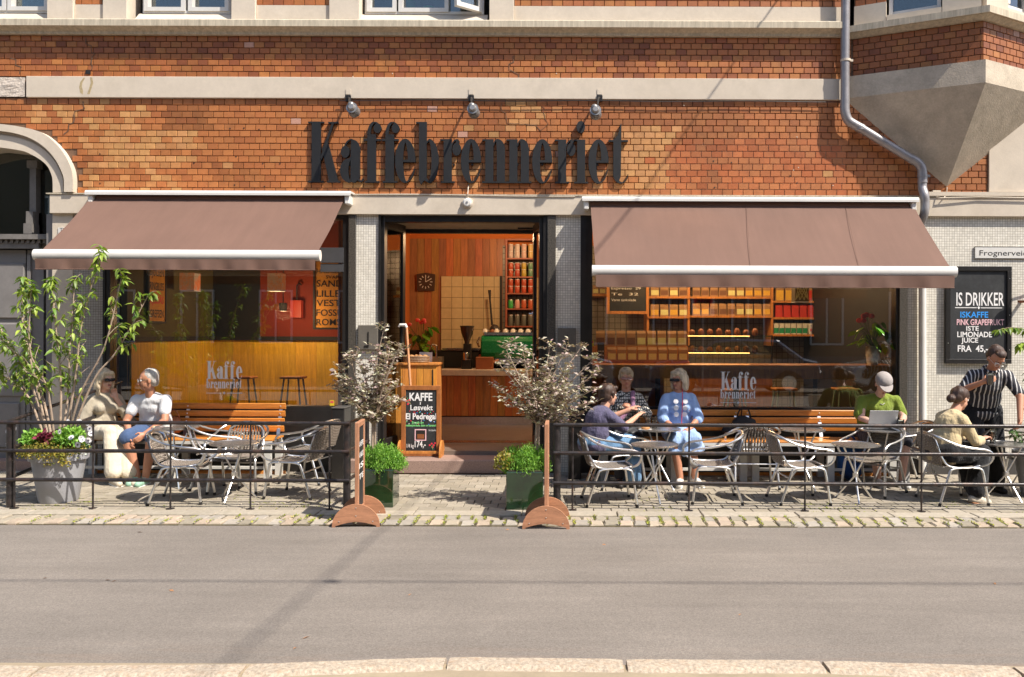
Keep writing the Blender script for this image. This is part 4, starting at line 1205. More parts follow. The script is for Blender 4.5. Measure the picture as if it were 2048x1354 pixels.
p = at(1872, 387, -.02); MB().box(p.x - .05, p.x + .05, -.045, -.001, p.z - .035, p.z + .035).build('box', M['cream'], t, bevel=.004)
MB().tube([at(1866, 392, -.03), at(1880, 396, -.09), at(1960, 394, -.075), at(2060, 396, -.075)], .008, 6).tube([at(1894, 374, -.02), at(1893, 390, -.02), at(1888, 395, -.09)], .007, 6).build('cable', M['cream'], t)

# ------------------------------------------------------------------ street sign and the wall menu
t = empty('street_sign', (0, 0, 0), label='white street name plate reading Frognerveien high on the tiled wall', cat='street sign')
a, b = at(1948, 493, 0), at(2068, 518, 0)
MB().box(a.x, b.x, -.012, -.0, b.z, a.z).build('plate', M['white_paint'], t)
e = .008
MB().box(a.x, b.x, -.0135, -.0122, a.z - e, a.z).box(a.x, b.x, -.0135, -.0122, b.z, b.z + e).box(a.x, a.x + e, -.0135, -.0122, b.z + e, a.z - e).box(b.x - e, b.x, -.0135, -.0122, b.z + e, a.z - e).build('border', M['ink'], t)
text('Frognerveien', M['ink'], t, (at(1958, 510, 0).x, -.0136, at(1958, 511, 0).z), .068, w=.645)
t = empty('house_sign', (0, 0, 0), label='small white plate on the cream pier beside the portal', cat='sign')
a, b = at(117, 455, 0), at(150, 467, 0)
MB().box(a.x, b.x, -.01, -.0, b.z, a.z).build('plate', M['white_paint'], t)
text('TV', M['ink'], t, (a.x + .02, -.0105, b.z + .02), .05)
def chalkboard(t, W, Hh, fw, mat, board_mat=None, d=.03):
    """board in local x-z plane, front towards -y"""
    MB().box(-W/2 + fw, W/2 - fw, -.004, .004, fw, Hh - fw).build('board', board_mat or M['chalkboard'], t)
    for nm, (x0, x1, z0, z1) in (('frame_rail', (-W/2, W/2, 0, fw)), ('frame_rail', (-W/2, W/2, Hh - fw, Hh)), ('frame_stile', (-W/2, -W/2 + fw, fw + .0005, Hh - fw - .0005)), ('frame_stile', (W/2 - fw, W/2, fw + .0005, Hh - fw - .0005))):
        MB().box(x0, x1, -d/2, d/2, z0, z1).build(nm, mat, t, bevel=.003)
p0, p1 = at(1890, 727, -.03), at(2022, 533, -.03)
Wm, Hm = p1.x - p0.x, p1.z - p0.z
t = empty('menu_board', ((p0.x + p1.x) / 2, -.03, p0.z), label='black wall chalkboard listing iced drinks from 45 kroner', cat='chalkboard')
chalkboard(t, Wm, Hm, .055, M['black'], d=.05)
def chalk_lines(t, Wm, Hm, px0, px1, py0, py1, lines, yoff=-.006):
    for (s, x0, x1, yb, h, mt, bold) in lines:
        lx = lambda px: -Wm/2 + (px - px0) / (px1 - px0) * Wm
        lz = Hm * (1 - (yb - py0) / (py1 - py0)); hh = h / (py1 - py0) * Hm
        text(s, mt, t, (lx(x0), yoff, lz), hh, w=lx(x1) - lx(x0), bold=bold)
chalk_lines(t, Wm, Hm, 1890, 2022, 533, 727, [
    ('IS DRIKKER', 1912, 2008, 611, 27, M['chalk'], .012), ('ISKAFFE', 1920, 1976, 635, 12, M['chalk_blue'], .02), ('PINK GRAPEFRUKT', 1913, 2008, 650, 12, M['chalk_pink'], .015),
    ('ISTE', 1932, 1957, 661, 9, M['chalk'], .02), ('LIMONADE', 1914, 1984, 674, 11, M['chalk'], .02), ('JUICE', 1922, 1956, 685, 10, M['chalk'], .02), ('FRA  45,-', 1915, 1976, 703, 13, M['chalk'], .02)])
lz = Hm * (1 - (615.5 - 533) / 194)
MB().box(-.29*.98, -.02, -.0075, -.0065, lz - .005, lz + .005).box(.03, .29, -.0075, -.0065, lz - .006, lz + .003).prism([(-.012, lz), (.006, lz + .02), (.022, lz), (.006, lz - .02)], -.0075, -.0065).build('chalk_rule', M['chalk'], t, kind='stuff')
for (x, z) in ((Wm/2 - .027, Hm - .15), (Wm/2 - .027, .17), (-Wm/2 + .027, .25), (Wm/2-.027, Hm/2)):
    MB().lathe([(.006, 0), (.004, .003), (0, .003)], 8, M=Matrix.Translation((x, -.025, z)) @ Matrix.Rotation(PI/2, 4, 'X')).build('screw', M['alu'], t)
# wall lamp at the right edge: a bracket with a dished shade
t = empty('wall_lamp', (0, 0, 0), label='brown wall lamp bracket at the right edge, shading the chalkboard', cat='lamp')
sh = at(1986, 662, 0); s_ = .18
c = Vector((sh.x, 0, sh.z)) + SUN * (s_ / -SUN.y) 
hd = Vector((sh.x + .83 * s_ / .42, -s_, sh.z + s_ / .42))
br = at(2046, 603, -.06)
hd = Vector((at(2075, 545, -.3).x, -.30, at(2075, 545, -.3).z))
q = Vector((sh.x, 0, sh.z)) + Vector((.67, -.42, 1)) * (.26 / .42)
MB().box(q.x + .22, q.x + .30, -.06, -.001, q.z - .1, q.z + .1).build('bracket', M['leather'], t)
MB().tube([(q.x + .26, -.05, q.z), (q.x + .12, -.22, q.z + .28), (q.x + .02, -.26, q.z + .10), (q.x, -.26, q.z + .02)], .010, 8).build('arm', M['black'], t)
MB().sphere((q.x, -.26, q.z), (.075, .05, .12), 16, 10).build('shade', M['black'], t, smooth=True)
p = at(2042, 603, -.12)
MB().box(p.x - .03, p.x + .08, -.14, -.10, p.z - .014, p.z + .014).box(p.x + .05, p.x + .08, -.10, -.0, p.z - .014, p.z + .014).build('peg', M['leather'], t)

# ------------------------------------------------------------------ sandwich boards
def half_moon(mb, x0, x1, y0, y1, z0, h):
    c = (x0 + x1) / 2; r = (x1 - x0) / 2
    out = [(c + r * math.cos(a), z0 + .012 + (h - .012) * math.sin(a)) for a in [PI * i / 18 for i in range(19)]]
    inn = [(c - r * .86 + (r * 1.72) * i / 10, z0 + .012 + .035 * math.sin(PI * i / 10)) for i in range(11)]
    mb.prism(out + [(x0, z0)] + [(x0 + r*.13, z0)] + inn + [(x1 - r*.13, z0), (x1, z0)], y0, y1)
def street_board(px0, px1, fy, lab, lines, rx):
    """stands edge-on to the camera: board in the y-z plane"""
    g = ground((px0 + px1) / 2, fy, zroad)
    bx = at(rx, 1000, g.y).x
    t = empty('sandwich_board', (bx, g.y + .02, zroad), label=lab, cat='sandwich board', group='wooden sandwich boards at the road edge')
    t.rotation_euler = (0, 0, math.radians(4.5 if px0 < 900 else -.5))
    w = (px1 - px0) * (g.y + D0) / F
    for yy in (0, .41):
        mb = MB(); half_moon(mb, -w/2, w/2, yy - .01, yy + .012, 0, .205)
        ft = mb.build('foot', M['sign_wood'], t)
        bl = MB()
        for (a, b) in ((0, .17), (0, .10), (-.15, .05), (.15, .05)): bl.lathe([(.006, 0), (.004, .003), (0, .003)], 8, M=Matrix.Translation((a, yy - .0105, b)) @ Matrix.Rotation(PI/2, 4, 'X'))
        bl.build('screw', M['alu'], ft, kind='stuff')
    bw, z0, z1 = .36, .10, .93; th = .034
    y0 = .025
    MB().box(-th/2, th/2, y0, y0 + .045, z0, z1).build('upright', M['sign_wood_v'], t, bevel=.003)
    MB().box(-th/2, th/2, y0 + bw - .045, y0 + bw, z0, z1).build('upright', M['sign_wood_v'], t, bevel=.003)
    MB().box(-th/2, th/2, y0 + .0455, y0 + bw - .0455, z1 - .045, z1).build('crossbar', M['sign_wood_v'], t, bevel=.003)
    MB().box(-th/2, th/2, y0 + .0455, y0 + bw - .0455, z0, z0 + .045).build('crossbar', M['sign_wood_v'], t, bevel=.003)
    MB().box(-.008, .008, y0 + .0455, y0 + bw - .0455, z0 + .0455, z1 - .0455).build('board', M['chalkboard'], t)
    z = .70
    for s in lines:
        for sd in (1, -1):
            text(s, M['chalk'], t, (sd * .0092, y0 + (.07 if sd > 0 else bw - .07), z), .05, w=.26, rot=(PI/2, 0, sd * PI/2), bold=.02)
        z -= .1
street_board(655, 749, 1055, 'wooden sandwich board seen edge-on at the left of the entrance path', ['KAFFE', 'KAKE', 'IS', 'TE'], 711)
street_board(1047, 1142, 1059, 'wooden sandwich board seen edge-on at the right of the entrance path', ['KAFFE', 'IS', 'TE'], 1092)

# chalkboard at the door
zs = Z(918)
t = empty('door_chalkboard', (at(842, 910, .20).x, .20, zs), label='wood framed chalkboard reading KAFFE i Løsvekt on the granite step', cat='chalkboard')
k = (D0 + .2) / F
Wb, Hb = 79 * k, 141 * k
chalkboard(t, Wb, Hb, .055, pbr('warm_frame_wood', (.34, .12, .035), .45, var=.3, vs=3, stretch=(5, 5, 1)), d=.028)
for sx in (-1, 1):
    mb = MB(); x0 = sx * (Wb/2 + .0)
    out = [(.17 * math.cos(a), .20 * math.sin(a)) for a in [PI * i / 16 for i in range(17)]]
    mb.prism(out + [(-.17, 0), (-.13, 0), (0, .03), (.13, 0), (.17, 0)][0:0] , x0 - .012 + sx * .013, x0 + .012 + sx * .013, axis='x')
    mb.build('foot', M['oak'], t)
MB().box(-Wb/2, Wb/2, -.10, -.07, .045, .075).build('stretcher', M['oak'], t)
chalk_lines(t, Wb, Hb, 803, 882, 770, 911, [
    ('KAFFE', 819, 865, 800, 16, M['chalk'], .03), ('i', 840, 842, 808, 6, M['chalk'], .02), ('Løsvekt', 821, 866, 819, 11, M['chalk'], .02), ('El Pedregal', 812, 873, 837, 12, M['chalk'], .03),
    ('Smak av', 824, 848, 846, 5, M['chalk_green'], .02), ('melkesjokolade, daim og karamell', 812, 873, 851.5, 4.5, M['chalk_green'], .02), ('fra Colombia', 858, 873, 861, 4, M['chalk'], .0), ('1/4 kg', 814, 828, 894, 8, M['chalk'], .01), ('174,-', 830, 852, 893, 13, M['chalk'], .02)])
lx = lambda px: -Wb/2 + (px - 803) / 79 * Wb
lzf = lambda py: Hb * (1 - (py - 770) / 141)
fr = MB().box(lx(830), lx(853), -.0068, -.006, lzf(880), lzf(857)).build('coffee_bag_drawing', M['chalk_pink'], t)
MB().box(lx(832), lx(851), -.0074, -.007, lzf(878), lzf(859)).build('drawing_fill', M['ink'], t)
MB().box(lx(835), lx(849), -.008, -.0076, lzf(876), lzf(867)).build('drawing_label', M['leather'], t)
dots = {}
RD = random.Random(5)
for (mt, n) in (('chalk_red', 12), ('chalk_blue', 7), ('chalk', 6), ('chalk_green', 4)):
    mb = MB()
    for _ in range(n):
        a = RD.uniform(812, 873); b = RD.choice([RD.uniform(821, 827), RD.uniform(839, 848)])
        mb.lathe([(.006, 0), (.006, .0006)], 8, M=Matrix.Translation((lx(a), -.0062, lzf(b))) @ Matrix.Rotation(PI/2, 4, 'X'))
    mb.build('chalk_dot', M[mt], t, kind='stuff')
mb = MB()
for (a, b) in ((815, 801), (818, 804), (816, 807), (819, 799), (860, 889), (864, 886), (868, 889), (871, 885), (866, 893)):
    mb.sphere((lx(a), -.0062, lzf(b)), (.012, .0006, .012), 10, 6)
mb.build('cherry_drawing', M['chalk_red'], t, kind='stuff')
MB().bar((lx(814), -.0066, lzf(793)), (lx(818), -.0066, lzf(803)), .004, .001).bar((lx(866), -.0066, lzf(889)), (lx(866), -.0066, lzf(899)), .004, .001).bar((lx(862), -.0066, lzf(889)), (lx(866), -.0066, lzf(897)), .004, .001).build('stalk_drawing', M['chalk_green'], t, kind='stuff')

# ------------------------------------------------------------------ railings
YF = -2.15
def rail_z(py): return Z(py, YF)
def railing(x0, x1, thick_x, thin_xs, lab, ret=None, pys=(851, 907, 966)):
    t = empty('railing', (0, 0, 0), label=lab, cat='railing', group='black pipe railings round the terraces')
    zs_ = [Z(p, YF) for p in pys]
    for z in zs_:
        MB().tube([(x0, YF, z), (x1, YF, z)], .0185, 12).build('rail', M['black_rail'], t, smooth=True)
    for tx in thick_x:
        MB().tube([(tx, YF + .035, 0), (tx, YF + .035, zs_[0] - .005)], .036, 12).build('post', M['black_rail'], t, smooth=True)
    for tx in thin_xs:
        q = MB().tube([(tx, YF, 0.0), (tx, YF, zs_[0] - .01)], .0095, 8)
        for z in zs_: q.lathe([(.021, -.006), (.021, .006)], 10, M=Matrix.Translation((tx, YF, z)) @ Matrix.Rotation(PI/2, 4, 'Y'))
        q.lathe([(.04, 0), (.04, .006), (.012, .007)], 12, (tx, YF, 0)).build('baluster', M['black_rail'], t, smooth=True)
    if ret:
        for (rx, ry0, ry1, za) in ret:
            for z, zz_ in zip(zs_, za):
                MB().tube([(rx, YF + ry0, z), (rx, ry1, zz_)], .0185, 10).build('side_rail', M['black_rail'], t, smooth=True)
            for ry in (ry1 - .05,):
                MB().tube([(rx, ry, 0), (rx, ry, za[0])], .022, 10).build('side_post', M['black_rail'], t, smooth=True)
            ym = (YF + ry1) / 2
            MB().tube([(rx, ym, 0), (rx, ym, (zs_[0] + za[0]) / 2)], .012, 8).build('baluster', M['black_rail'], t, smooth=True)
    return t
xl = X(700, YF); zl = [Z(p, YF) for p in (851, 907, 966)]
railing(X(-260, YF), X(700, YF), [X(17, YF), X(693, YF), X(-250, YF)], [X(p, YF) for p in (30, 187, 342, 502, 660, -130)], 'black pipe railing in front of the left terrace', [(X(12, YF), 0, -.04, (1.10, .8, .5)), (xl - .03, 0, -1.25, zl)], (848.5, 905, 963))
railing(X(1108, YF), X(2300, YF), [X(1115, YF), X(2290, YF)], [X(p, YF) for p in (1146, 1379, 1611, 1844, 2080)], 'black pipe railing in front of the right terrace', [(X(1113, YF), 0, -1.25, zl)], (849.5, 906, 966))
# dark utility cabinet beside the left pier
t = empty('utility_cabinet', (X(683, -.35), -.35, 0), label='dark utility cabinet at the right end of the left terrace', cat='cabinet')
MB().box(-.075, .075, -.15, .15, 0, .82).build('body', M['black'], t, bevel=.008)
MB().box(-.082, .082, -.157, .157, .821, .835).build('lid', pbr('dark_stone_lid', (.07, .065, .06), .5), t, bevel=.006)
t2 = copy_tree(t); t2.location = (X(1150, -.32), -.32, 0); t2['label'] = 'dark utility cabinet behind the shrub at the right pier'
# ------------------------------------------------------------------ overhead wires (their shadows cross wall and road)
S3 = Vector((.67, -.42, 1.0))
W1 = at(1555, 0, 0) + S3 * 1.6
G2 = ground(460, 1320, zroad) + S3 * 11
d = (G2 - W1)
tag(MB().tube([W1 - d * .12, W1, G2, G2 + d * .6], .012, 6).build('overhead_wire', M['black']), 'overhead street wire slanting across, casting the diagonal shadow', 'wire')
g = ground(665, 1163, zroad); c = g + S3 * 6.6
tag(MB().tube([(-40, c.y, c.z), (40, c.y, c.z)], .011, 6).build('contact_wire', M['black']), 'overhead wire along the street, casting the straight road shadow', 'wire')
t = empty('wire_insulator', (0, 0, 0), label='small insulator where the overhead wires cross', cat='insulator')
MB().sphere(c, (.06, .04, .04), 10, 8).build('body', M['black'], t)
# ------------------------------------------------------------------ the room behind the glass
ZF = 0.22
rm = empty('shop_interior', (0, 0, 0), kind='structure')
M['tile_dark'] = pbr('dark_floor_tile', (.17, .14, .115), .35, var=.2, vs=3)
MB().box(-9.2, 4.6, .31, 5.4, .05, ZF).build('floor', M['tile_dark'], rm)
MB().box(-9.2, 4.6, .37, 5.4, 3.8, 3.9).build('ceiling', pbr('brown_ceiling', (.10, .05, .025), .8), rm)
olive = pbr('olive_wall_paint', (.085, .070, .02), .8, var=.1)
MB().box(-5.65, -5.55, .40, 3.0, ZF, 3.8).build('side_wall', olive, rm)
MB().box(-5.65, -4.80, 3.0, 3.1, ZF, 3.8).build('back_wall', M['dark_wood'], rm)
MB().box(-4.80, -2.86, 3.0, 3.1, ZF, 3.8).build('back_wall', M['red_wall'], rm)
MB().box(-2.86, -2.83, .40, 5.0, ZF, 3.8).build('partition', M['red_wall'], rm)
MB().box(-2.829, -2.79, .40, 5.0, ZF, 3.8).build('partition', M['orange_wall'], rm)
MB().box(-2.83, 4.5, 5.0, 5.1, ZF, 3.8).build('back_wall', M['orange_wall'], rm)
MB().box(4.4, 4.5, .40, 5.0, ZF, 3.8).build('side_wall', M['dark_wood'], rm)
wz = Z(680, 3, 450)
# ochre wainscot of tall boards along side and back wall
x = -5.54; k = 0; RI = random.Random(21)
while x < -2.9:
    w = .33
    c = tuple(q * RI.uniform(.9, 1.08) for q in (.80, .50, .04))
    tinted('panel_board', MB().box(0, min(w, -2.865 - x) - .003, 2.965, 2.999, ZF, wz).mesh('panel_board'), M['plank'], c, rm, (x, 0, 0)).data.materials.append(M['plank']); x += w
y = .45
while y < 2.9:
    tinted('panel_board', MB().box(-5.548, -5.52, 0, .32, ZF, wz).mesh('panel_board'), M['plank'], tuple(q * RI.uniform(.9, 1.08) for q in (.80, .50, .04)), rm, (0, y, 0)).data.materials.append(M['plank']); y += .323
MB().box(-5.52, -2.87, 2.90, 2.998, wz, wz + .06).box(-5.545, -5.47, .42, 2.899, wz, wz + .06).build('dado_rail', M['dark_wood'], rm)
# back wall boards of the coffee bar
zb1 = Z(478, 5, 950)
p = 820.0
while p < 1014:
    a, b = X(p, 5), X(min(p + 14.5, 1014), 5)
    c = tuple(q * RI.uniform(.75, 1.2) for q in (.42, .16, .058))
    o = tinted('wall_board', MB().box(a, b - .004, 4.965, 4.998, ZF, zb1).mesh('wall_board'), M['plank'], c, rm); o.data.materials.append(M['plank']); p += 14.5
# cream wall tiles behind the bar
M['tile_c'] = pbr('cream_glazed_tile', (.62, .50, .28), .22, var=.07, vs=2, bump=.03)
tz1 = Z(553, 5, 940); tx0, tx1 = X(883, 5), X(1000, 5)
MB().box(tx0, tx1, 4.945, 4.964, Z(745, 5), tz1).build('tile_bed', M['ink'], rm)
tm = MB().box(0, .187, 4.932, 4.944, -.187, 0).mesh('wall_tile'); tm.materials.append(M['tile_c'])
for i in range(6):
    for j in range(8):
        xx = tx0 + .003 + i * .193 - .04
        o = bpy.data.objects.new('wall_tile', tm); COL.objects.link(o); o.parent = rm
        o.location = (xx + .04, 0, tz1 - .003 - j * .193)
        if i == 5: o.scale = ((tx1 - xx - .04) / .19, 1, 1)
MB().box(tx1, tx1 + .04, 4.90, 4.964, Z(745, 5), tz1 + .005).build('tile_edge', M['ink'], rm)
# grey gridded tiles right of it, and behind the right window
M['grid'] = mosaic('grey_grid_tiles', (.19, .165, .13), (.10, .085, .065), .105)
MB().box(tx1 + .05, 4.39, 4.93, 4.964, ZF, 3.3).build('tiled_wall', M['grid'], rm)

def thing(name, label, cat, group=None): return empty(name, (0, 0, 0), label=label, cat=cat, group=group)
# the coffee counter
cy = 3.3
ct = thing('coffee_counter', 'orange wood fronted coffee counter with a pale worktop', 'counter')
ca, cb = X(876, cy), X(1140, cy)
ctop, cbot = Z(740, cy), Z(752, cy)
MB().box(ca, cb, cy - .02, cy + .6, cbot, ctop).build('worktop', pbr('pale_worktop', (.66, .58, .46), .4), ct, bevel=.005)
MB().box(ca + .03, cb, cy + .06, cy + .55, ZF, cbot).build('carcass', M['dark_wood'], ct)
MB().box(ca + .02, cb, cy + .05, cy + .059, ZF, ZF + .12).build('kick_board', M['alu'], ct)
x = ca + .02
while x < cb - .02:
    c = tuple(q * RI.uniform(.82, 1.15) for q in (.46, .185, .05))
    o = tinted('plank', MB().box(x, x + .115, cy + .012, cy + .0595, ZF + .14, cbot).mesh('plank'), M['plank'], c, ct); o.data.materials.append(M['plank']); x += .119
bk = thing('back_counter', 'dark steel back counter under the cream tiles', 'counter')
MB().box(X(780, 4.3), X(1120, 4.3), 4.3, 4.92, ZF, Z(702, 4.3)).build('body', M['dark_wood'], bk)
MB().box(X(885, 4.3), X(1120, 4.3), 4.28, 4.92, Z(701.5, 4.3), Z(697, 4.3)).build('worktop', M['steel'], bk)
# espresso machine
ey = 3.75
em = thing('espresso_machine', 'green espresso machine with cups stacked on top', 'coffee machine')
gm = pbr('green_enamel', (.008, .17, .055), .25, var=.1, vs=3)
a, b = X(962, ey), X(1098, ey)
z0, z1 = Z(720, ey), Z(671, ey)
MB().prism([(ey - .02, z0 + .02), (ey + .5, z0), (ey + .5, z1), (ey + .05, z1), (ey - .05, z1 - .08), (ey - .05, z0 + .12)], a, b, axis='x').build('body', gm, em, bevel=.02)
MB().box(a + .05, b - .03, ey + .02, ey + .45, z1, z1 + .05).build('cup_tray', M['steel'], em)
MB().box(a + .05, b - .02, ey - .02, ey + .4, z0 - .05, z0 + .019).build('drip_tray', M['steel'], em)
MB().tube([(a - .03, ey, z1 - .2), (a - .06, ey - .02, z1 - .12), (a - .02, ey, z1 - .03)], .016, 8).build('steam_wand', M['steel'], em)
for px in (962, 985, 1003, 1018, 1033, 1048):
    c_ = thing('cup', 'white cup stored upside down on the espresso machine', 'cup', 'cups on the espresso machine')
    q = at(px + 8, 669, ey + .15); 
    MB().lathe([(.045, 0), (.04, .03), (.025, .06), (0, .06)], 14, (q.x, q.y, z1 + .05)).build('bowl', M['cup'], c_, smooth=True)
    MB().tube([(q.x + .04, q.y - .01, z1 + .09), (q.x + .06, q.y - .01, z1 + .08), (q.x + .045, q.y - .01, z1 + .065)], .005, 5).build('handle', M['cup'], c_)
# grinder
gr = thing('coffee_grinder', 'black coffee grinder with a tapered bean hopper', 'coffee grinder')
g = at(934, 730, 3.6); gx, gy = g.x, 3.6; zt = ctop
MB().box(gx - .085, gx + .085, gy - .1, gy + .1, zt, zt + .16).box(gx - .06, gx + .07, gy - .04, gy + .1, zt + .16, zt + .42).build('body', M['black'], gr, bevel=.01)
MB().lathe([(.045, 0), (.05, .1), (.045, .12)], 16, (gx - .01, gy - .09, zt + .15)).build('dosing_chamber', M['steel'], gr, smooth=True)
MB().lathe([(.04, .42), (.045, .46), (.06, .5), (.10, .60), (.115, .70), (.11, .70)], 20, (gx, gy, zt)).build('hopper', flat('smoked_plastic', (.05, .035, .03), .15), gr, smooth=True)
MB().lathe([(.12, .70), (.12, .715), (0, .72)], 20, (gx, gy, zt)).build('lid', M['ink'], gr, smooth=True)
# paper bag display block in front of machine
wd_ = thing('wooden_box', 'dark wooden box standing on the counter beside the grinder', 'box')
q = at(970, 740, 3.45); MB().box(q.x - .15, q.x + .13, 3.42, 3.6, ctop, ctop + .2).build('box', M['leather'], wd_, bevel=.006)
# clock
ck = thing('wall_clock', 'dark square wall clock with pale hour marks on the wood panelling', 'clock')
p = at(852, 564, 4.95); s = .155
MB().prism([(p.x - s, p.z - s), (p.x - s*.9, p.z - s*1.05), (p.x + s*.9, p.z - s*1.05), (p.x + s, p.z - s), (p.x + s*1.08, p.z + s*.9), (p.x, p.z + s*1.08), (p.x - s*1.08, p.z + s*.9)], 4.91, 4.963).build('case', pbr('dark_clock_face', (.055, .03, .02), .5), ck)
mk = MB()
for h in range(12):
    a_ = PI * h / 6; r0, r1 = (.085, .125)
    mk.bar((p.x + math.sin(a_) * r0, 4.906, p.z + math.cos(a_) * r0), (p.x + math.sin(a_) * r1, 4.906, p.z + math.cos(a_) * r1), .012, .006, (0, 1, 0))
mk.build('hour_mark', M['cup'], ck, kind='stuff')
MB().bar((p.x, 4.905, p.z), (p.x + .0, 4.905, p.z + .12), .010, .005, (0, 1, 0)).build('minute_hand', M['cup'], ck)
MB().bar((p.x, 4.904, p.z), (p.x + .09, 4.904, p.z + .05), .012, .005, (0, 1, 0)).build('hour_hand', M['cup'], ck)
# jar shelf
sy = 4.62
sh = thing('jar_shelf', 'red wooden wall shelf of jars and cups right of the tiles', 'shelf')
xa, xb = X(1014, sy), X(1110, sy)
shm = pbr('red_shelf_wood', (.30, .075, .035), .5, var=.2, vs=3)
rows_ = [516, 553, 586, 617, 652]
MB().box(xa - .03, xa, sy, 4.92, Z(655, sy), Z(481, sy)).build('side_panel', shm, sh)
MB().box(xb, xb + .03, sy, 4.92, Z(655, sy), Z(481, sy)).build('side_panel', shm, sh)
MB().box(xa - .03, xb + .03, sy, 4.92, Z(481, sy), Z(481, sy) + .03).build('top_board', shm, sh)
jc = {0: [(.55, .42, .38), (.6, .5, .45), (.62, .42, .36), (.6, .42, .15)], 1: [(.45, .08, .03), (.42, .07, .04), (.45, .33, .05), (.12, .25, .14)], 2: [(.42, .07, .03)] * 4, 3: [(.05, .35, .08), (.6, .3, .25), (.45, .1, .04), (.45, .1, .04)], 4: [(.12, .12, .10)] * 4}
jl = {0: 'pale paper cup stacked on the top shelf by the tiles', 1: 'small coloured tin on the second shelf by the tiles', 2: 'red labelled tin on the third shelf by the tiles', 3: 'small bottle on the fourth shelf by the tiles', 4: 'glass jar on the bottom shelf by the tiles'}
jmats = {}
for r, py in enumerate(rows_):
    z = Z(py, sy)
    MB().box(xa, xb, sy, 4.92, z - .025, z).build('shelf_board', shm, sh)
    for i in range(6):
        col = jc[r][i % 4]
        mt = jmats.setdefault(col, flat('tin_%d' % len(jmats), col, .35))
        for lv in range(2 if r < 3 else 1):
            j = thing('tin' if r in (1, 2) else ('cup' if r == 0 else ('bottle' if r == 3 else 'jar')), jl[r], 'jar' if r > 2 else 'tin', 'jars and tins on the bar shelf row %s' % ['one', 'two', 'three', 'four', 'five'][r])
            h = .125 if r < 3 else (.16 if r == 3 else .2)
            cx_ = xa + .06 + i * .118; cz = z + lv * h
            rr = .045
            MB().lathe([(rr * .85, 0), (rr, h * .1), (rr, h * .8), (rr * .9, h * .93)], 12, (cx_, sy + .08, cz)).build('body', mt, j, smooth=True)
            MB().lathe([(rr * .92, h * .93), (rr * .92, h), (0, h)], 12, (cx_, sy + .08, cz)).build('lid', M['cup'] if r < 3 else M['alu'], j, smooth=True)
# spoon-like black utensil handle leaning on the tiles
u = thing('hand_grinder', 'long black utensil handle rising before the cream tiles', 'utensil')
MB().tube([at(984, 650, 4.6), at(980, 600, 4.6), at(979, 580, 4.6)], [.02, .016, .028], 8).build('handle', M['ink'], u, smooth=True)
# cabinet by the door, sunlit
cb_ = thing('wooden_cabinet', 'sunlit orange wooden cabinet just inside the doorway', 'cabinet')
yy = .42; a, b = X(792, yy), X(874, yy); zt = Z(727, yy)
x = a
while x < b - .02:
    c = tuple(q * RI.uniform(.88, 1.12) for q in (.66, .27, .045))
    o = tinted('plank', MB().box(x, min(x + .085, b) - .003, yy, yy + .02, .24, zt - .03).mesh('plank'), M['plank'], c, cb_); o.data.materials.append(M['plank']); x += .088
MB().box(a, b, yy + .021, yy + .42, .225, zt - .03).build('carcass', M['oak'], cb_)
MB().box(a - .015, b + .015, yy - .02, yy + .44, zt - .03, zt).build('top', M['oak'], cb_, bevel=.004)
MB().box(b - .06, b - .045, yy - .006, yy - .001, zt - .3, zt - .08).build('finger_slot', M['ink'], cb_)
# wicker basket with bread on the cabinet
bs = thing('wicker_basket', 'low wicker basket of pastries on the sunlit cabinet', 'basket')
q = at(832, 720, yy + .2)
wick = pbr('dark_wicker', (.20, .12, .06), .6, var=.4, vs=40, bump=.6, bs=60)
for k_ in range(4):
    MB().tube([(q.x + .17 * math.cos(t_), q.y + .11 * math.sin(t_), zt + .014 + k_ * .02) for t_ in [2 * PI * i / 24 for i in range(24)]], .011, 6, closed=True).build('wicker_band', wick, bs)
MB().lathe([(0, .005), (.16, .005), (.155, .02), (0, .02)], 20, M=Matrix.Translation((q.x, q.y, zt)) @ Matrix.Diagonal((1, .65, 1, 1))).build('base', wick, bs)
br_ = pbr('brown_bread', (.42, .20, .07), .7, var=.3, vs=20)
for i in range(5):
    s_ = thing('pastry', 'brown pastry in the wicker basket', 'pastry', 'pastries in the basket')
    MB().sphere((q.x - .11 + i * .055, q.y + (-.02 if i % 2 else .03), zt + .08), (.035, .03, .022), 12, 8).build('crust', br_, s_, smooth=True)
s_ = thing('paper_card', 'small white price card behind the pastry basket', 'card')
MB().box(q.x + .02, q.x + .19, q.y + .14, q.y + .145, zt, zt + .13).build('card', M['cup'], s_)
# mop handle leaning against the board
mp = thing('window_squeegee', 'long wooden pole with a white head leaning by the cabinet', 'squeegee')
p0, p1 = at(821, 775, .32), at(813, 655, .34)
MB().tube([p0, p1], .016, 10).build('pole', pbr('pale_pole_wood', (.60, .30, .15), .5), mp, smooth=True)
MB().tube([p1, at(811, 650, .34), at(800, 650, .34), at(797, 654, .34)], [.02, .022, .02, .012], 8).build('head', M['cup'], mp, smooth=True)
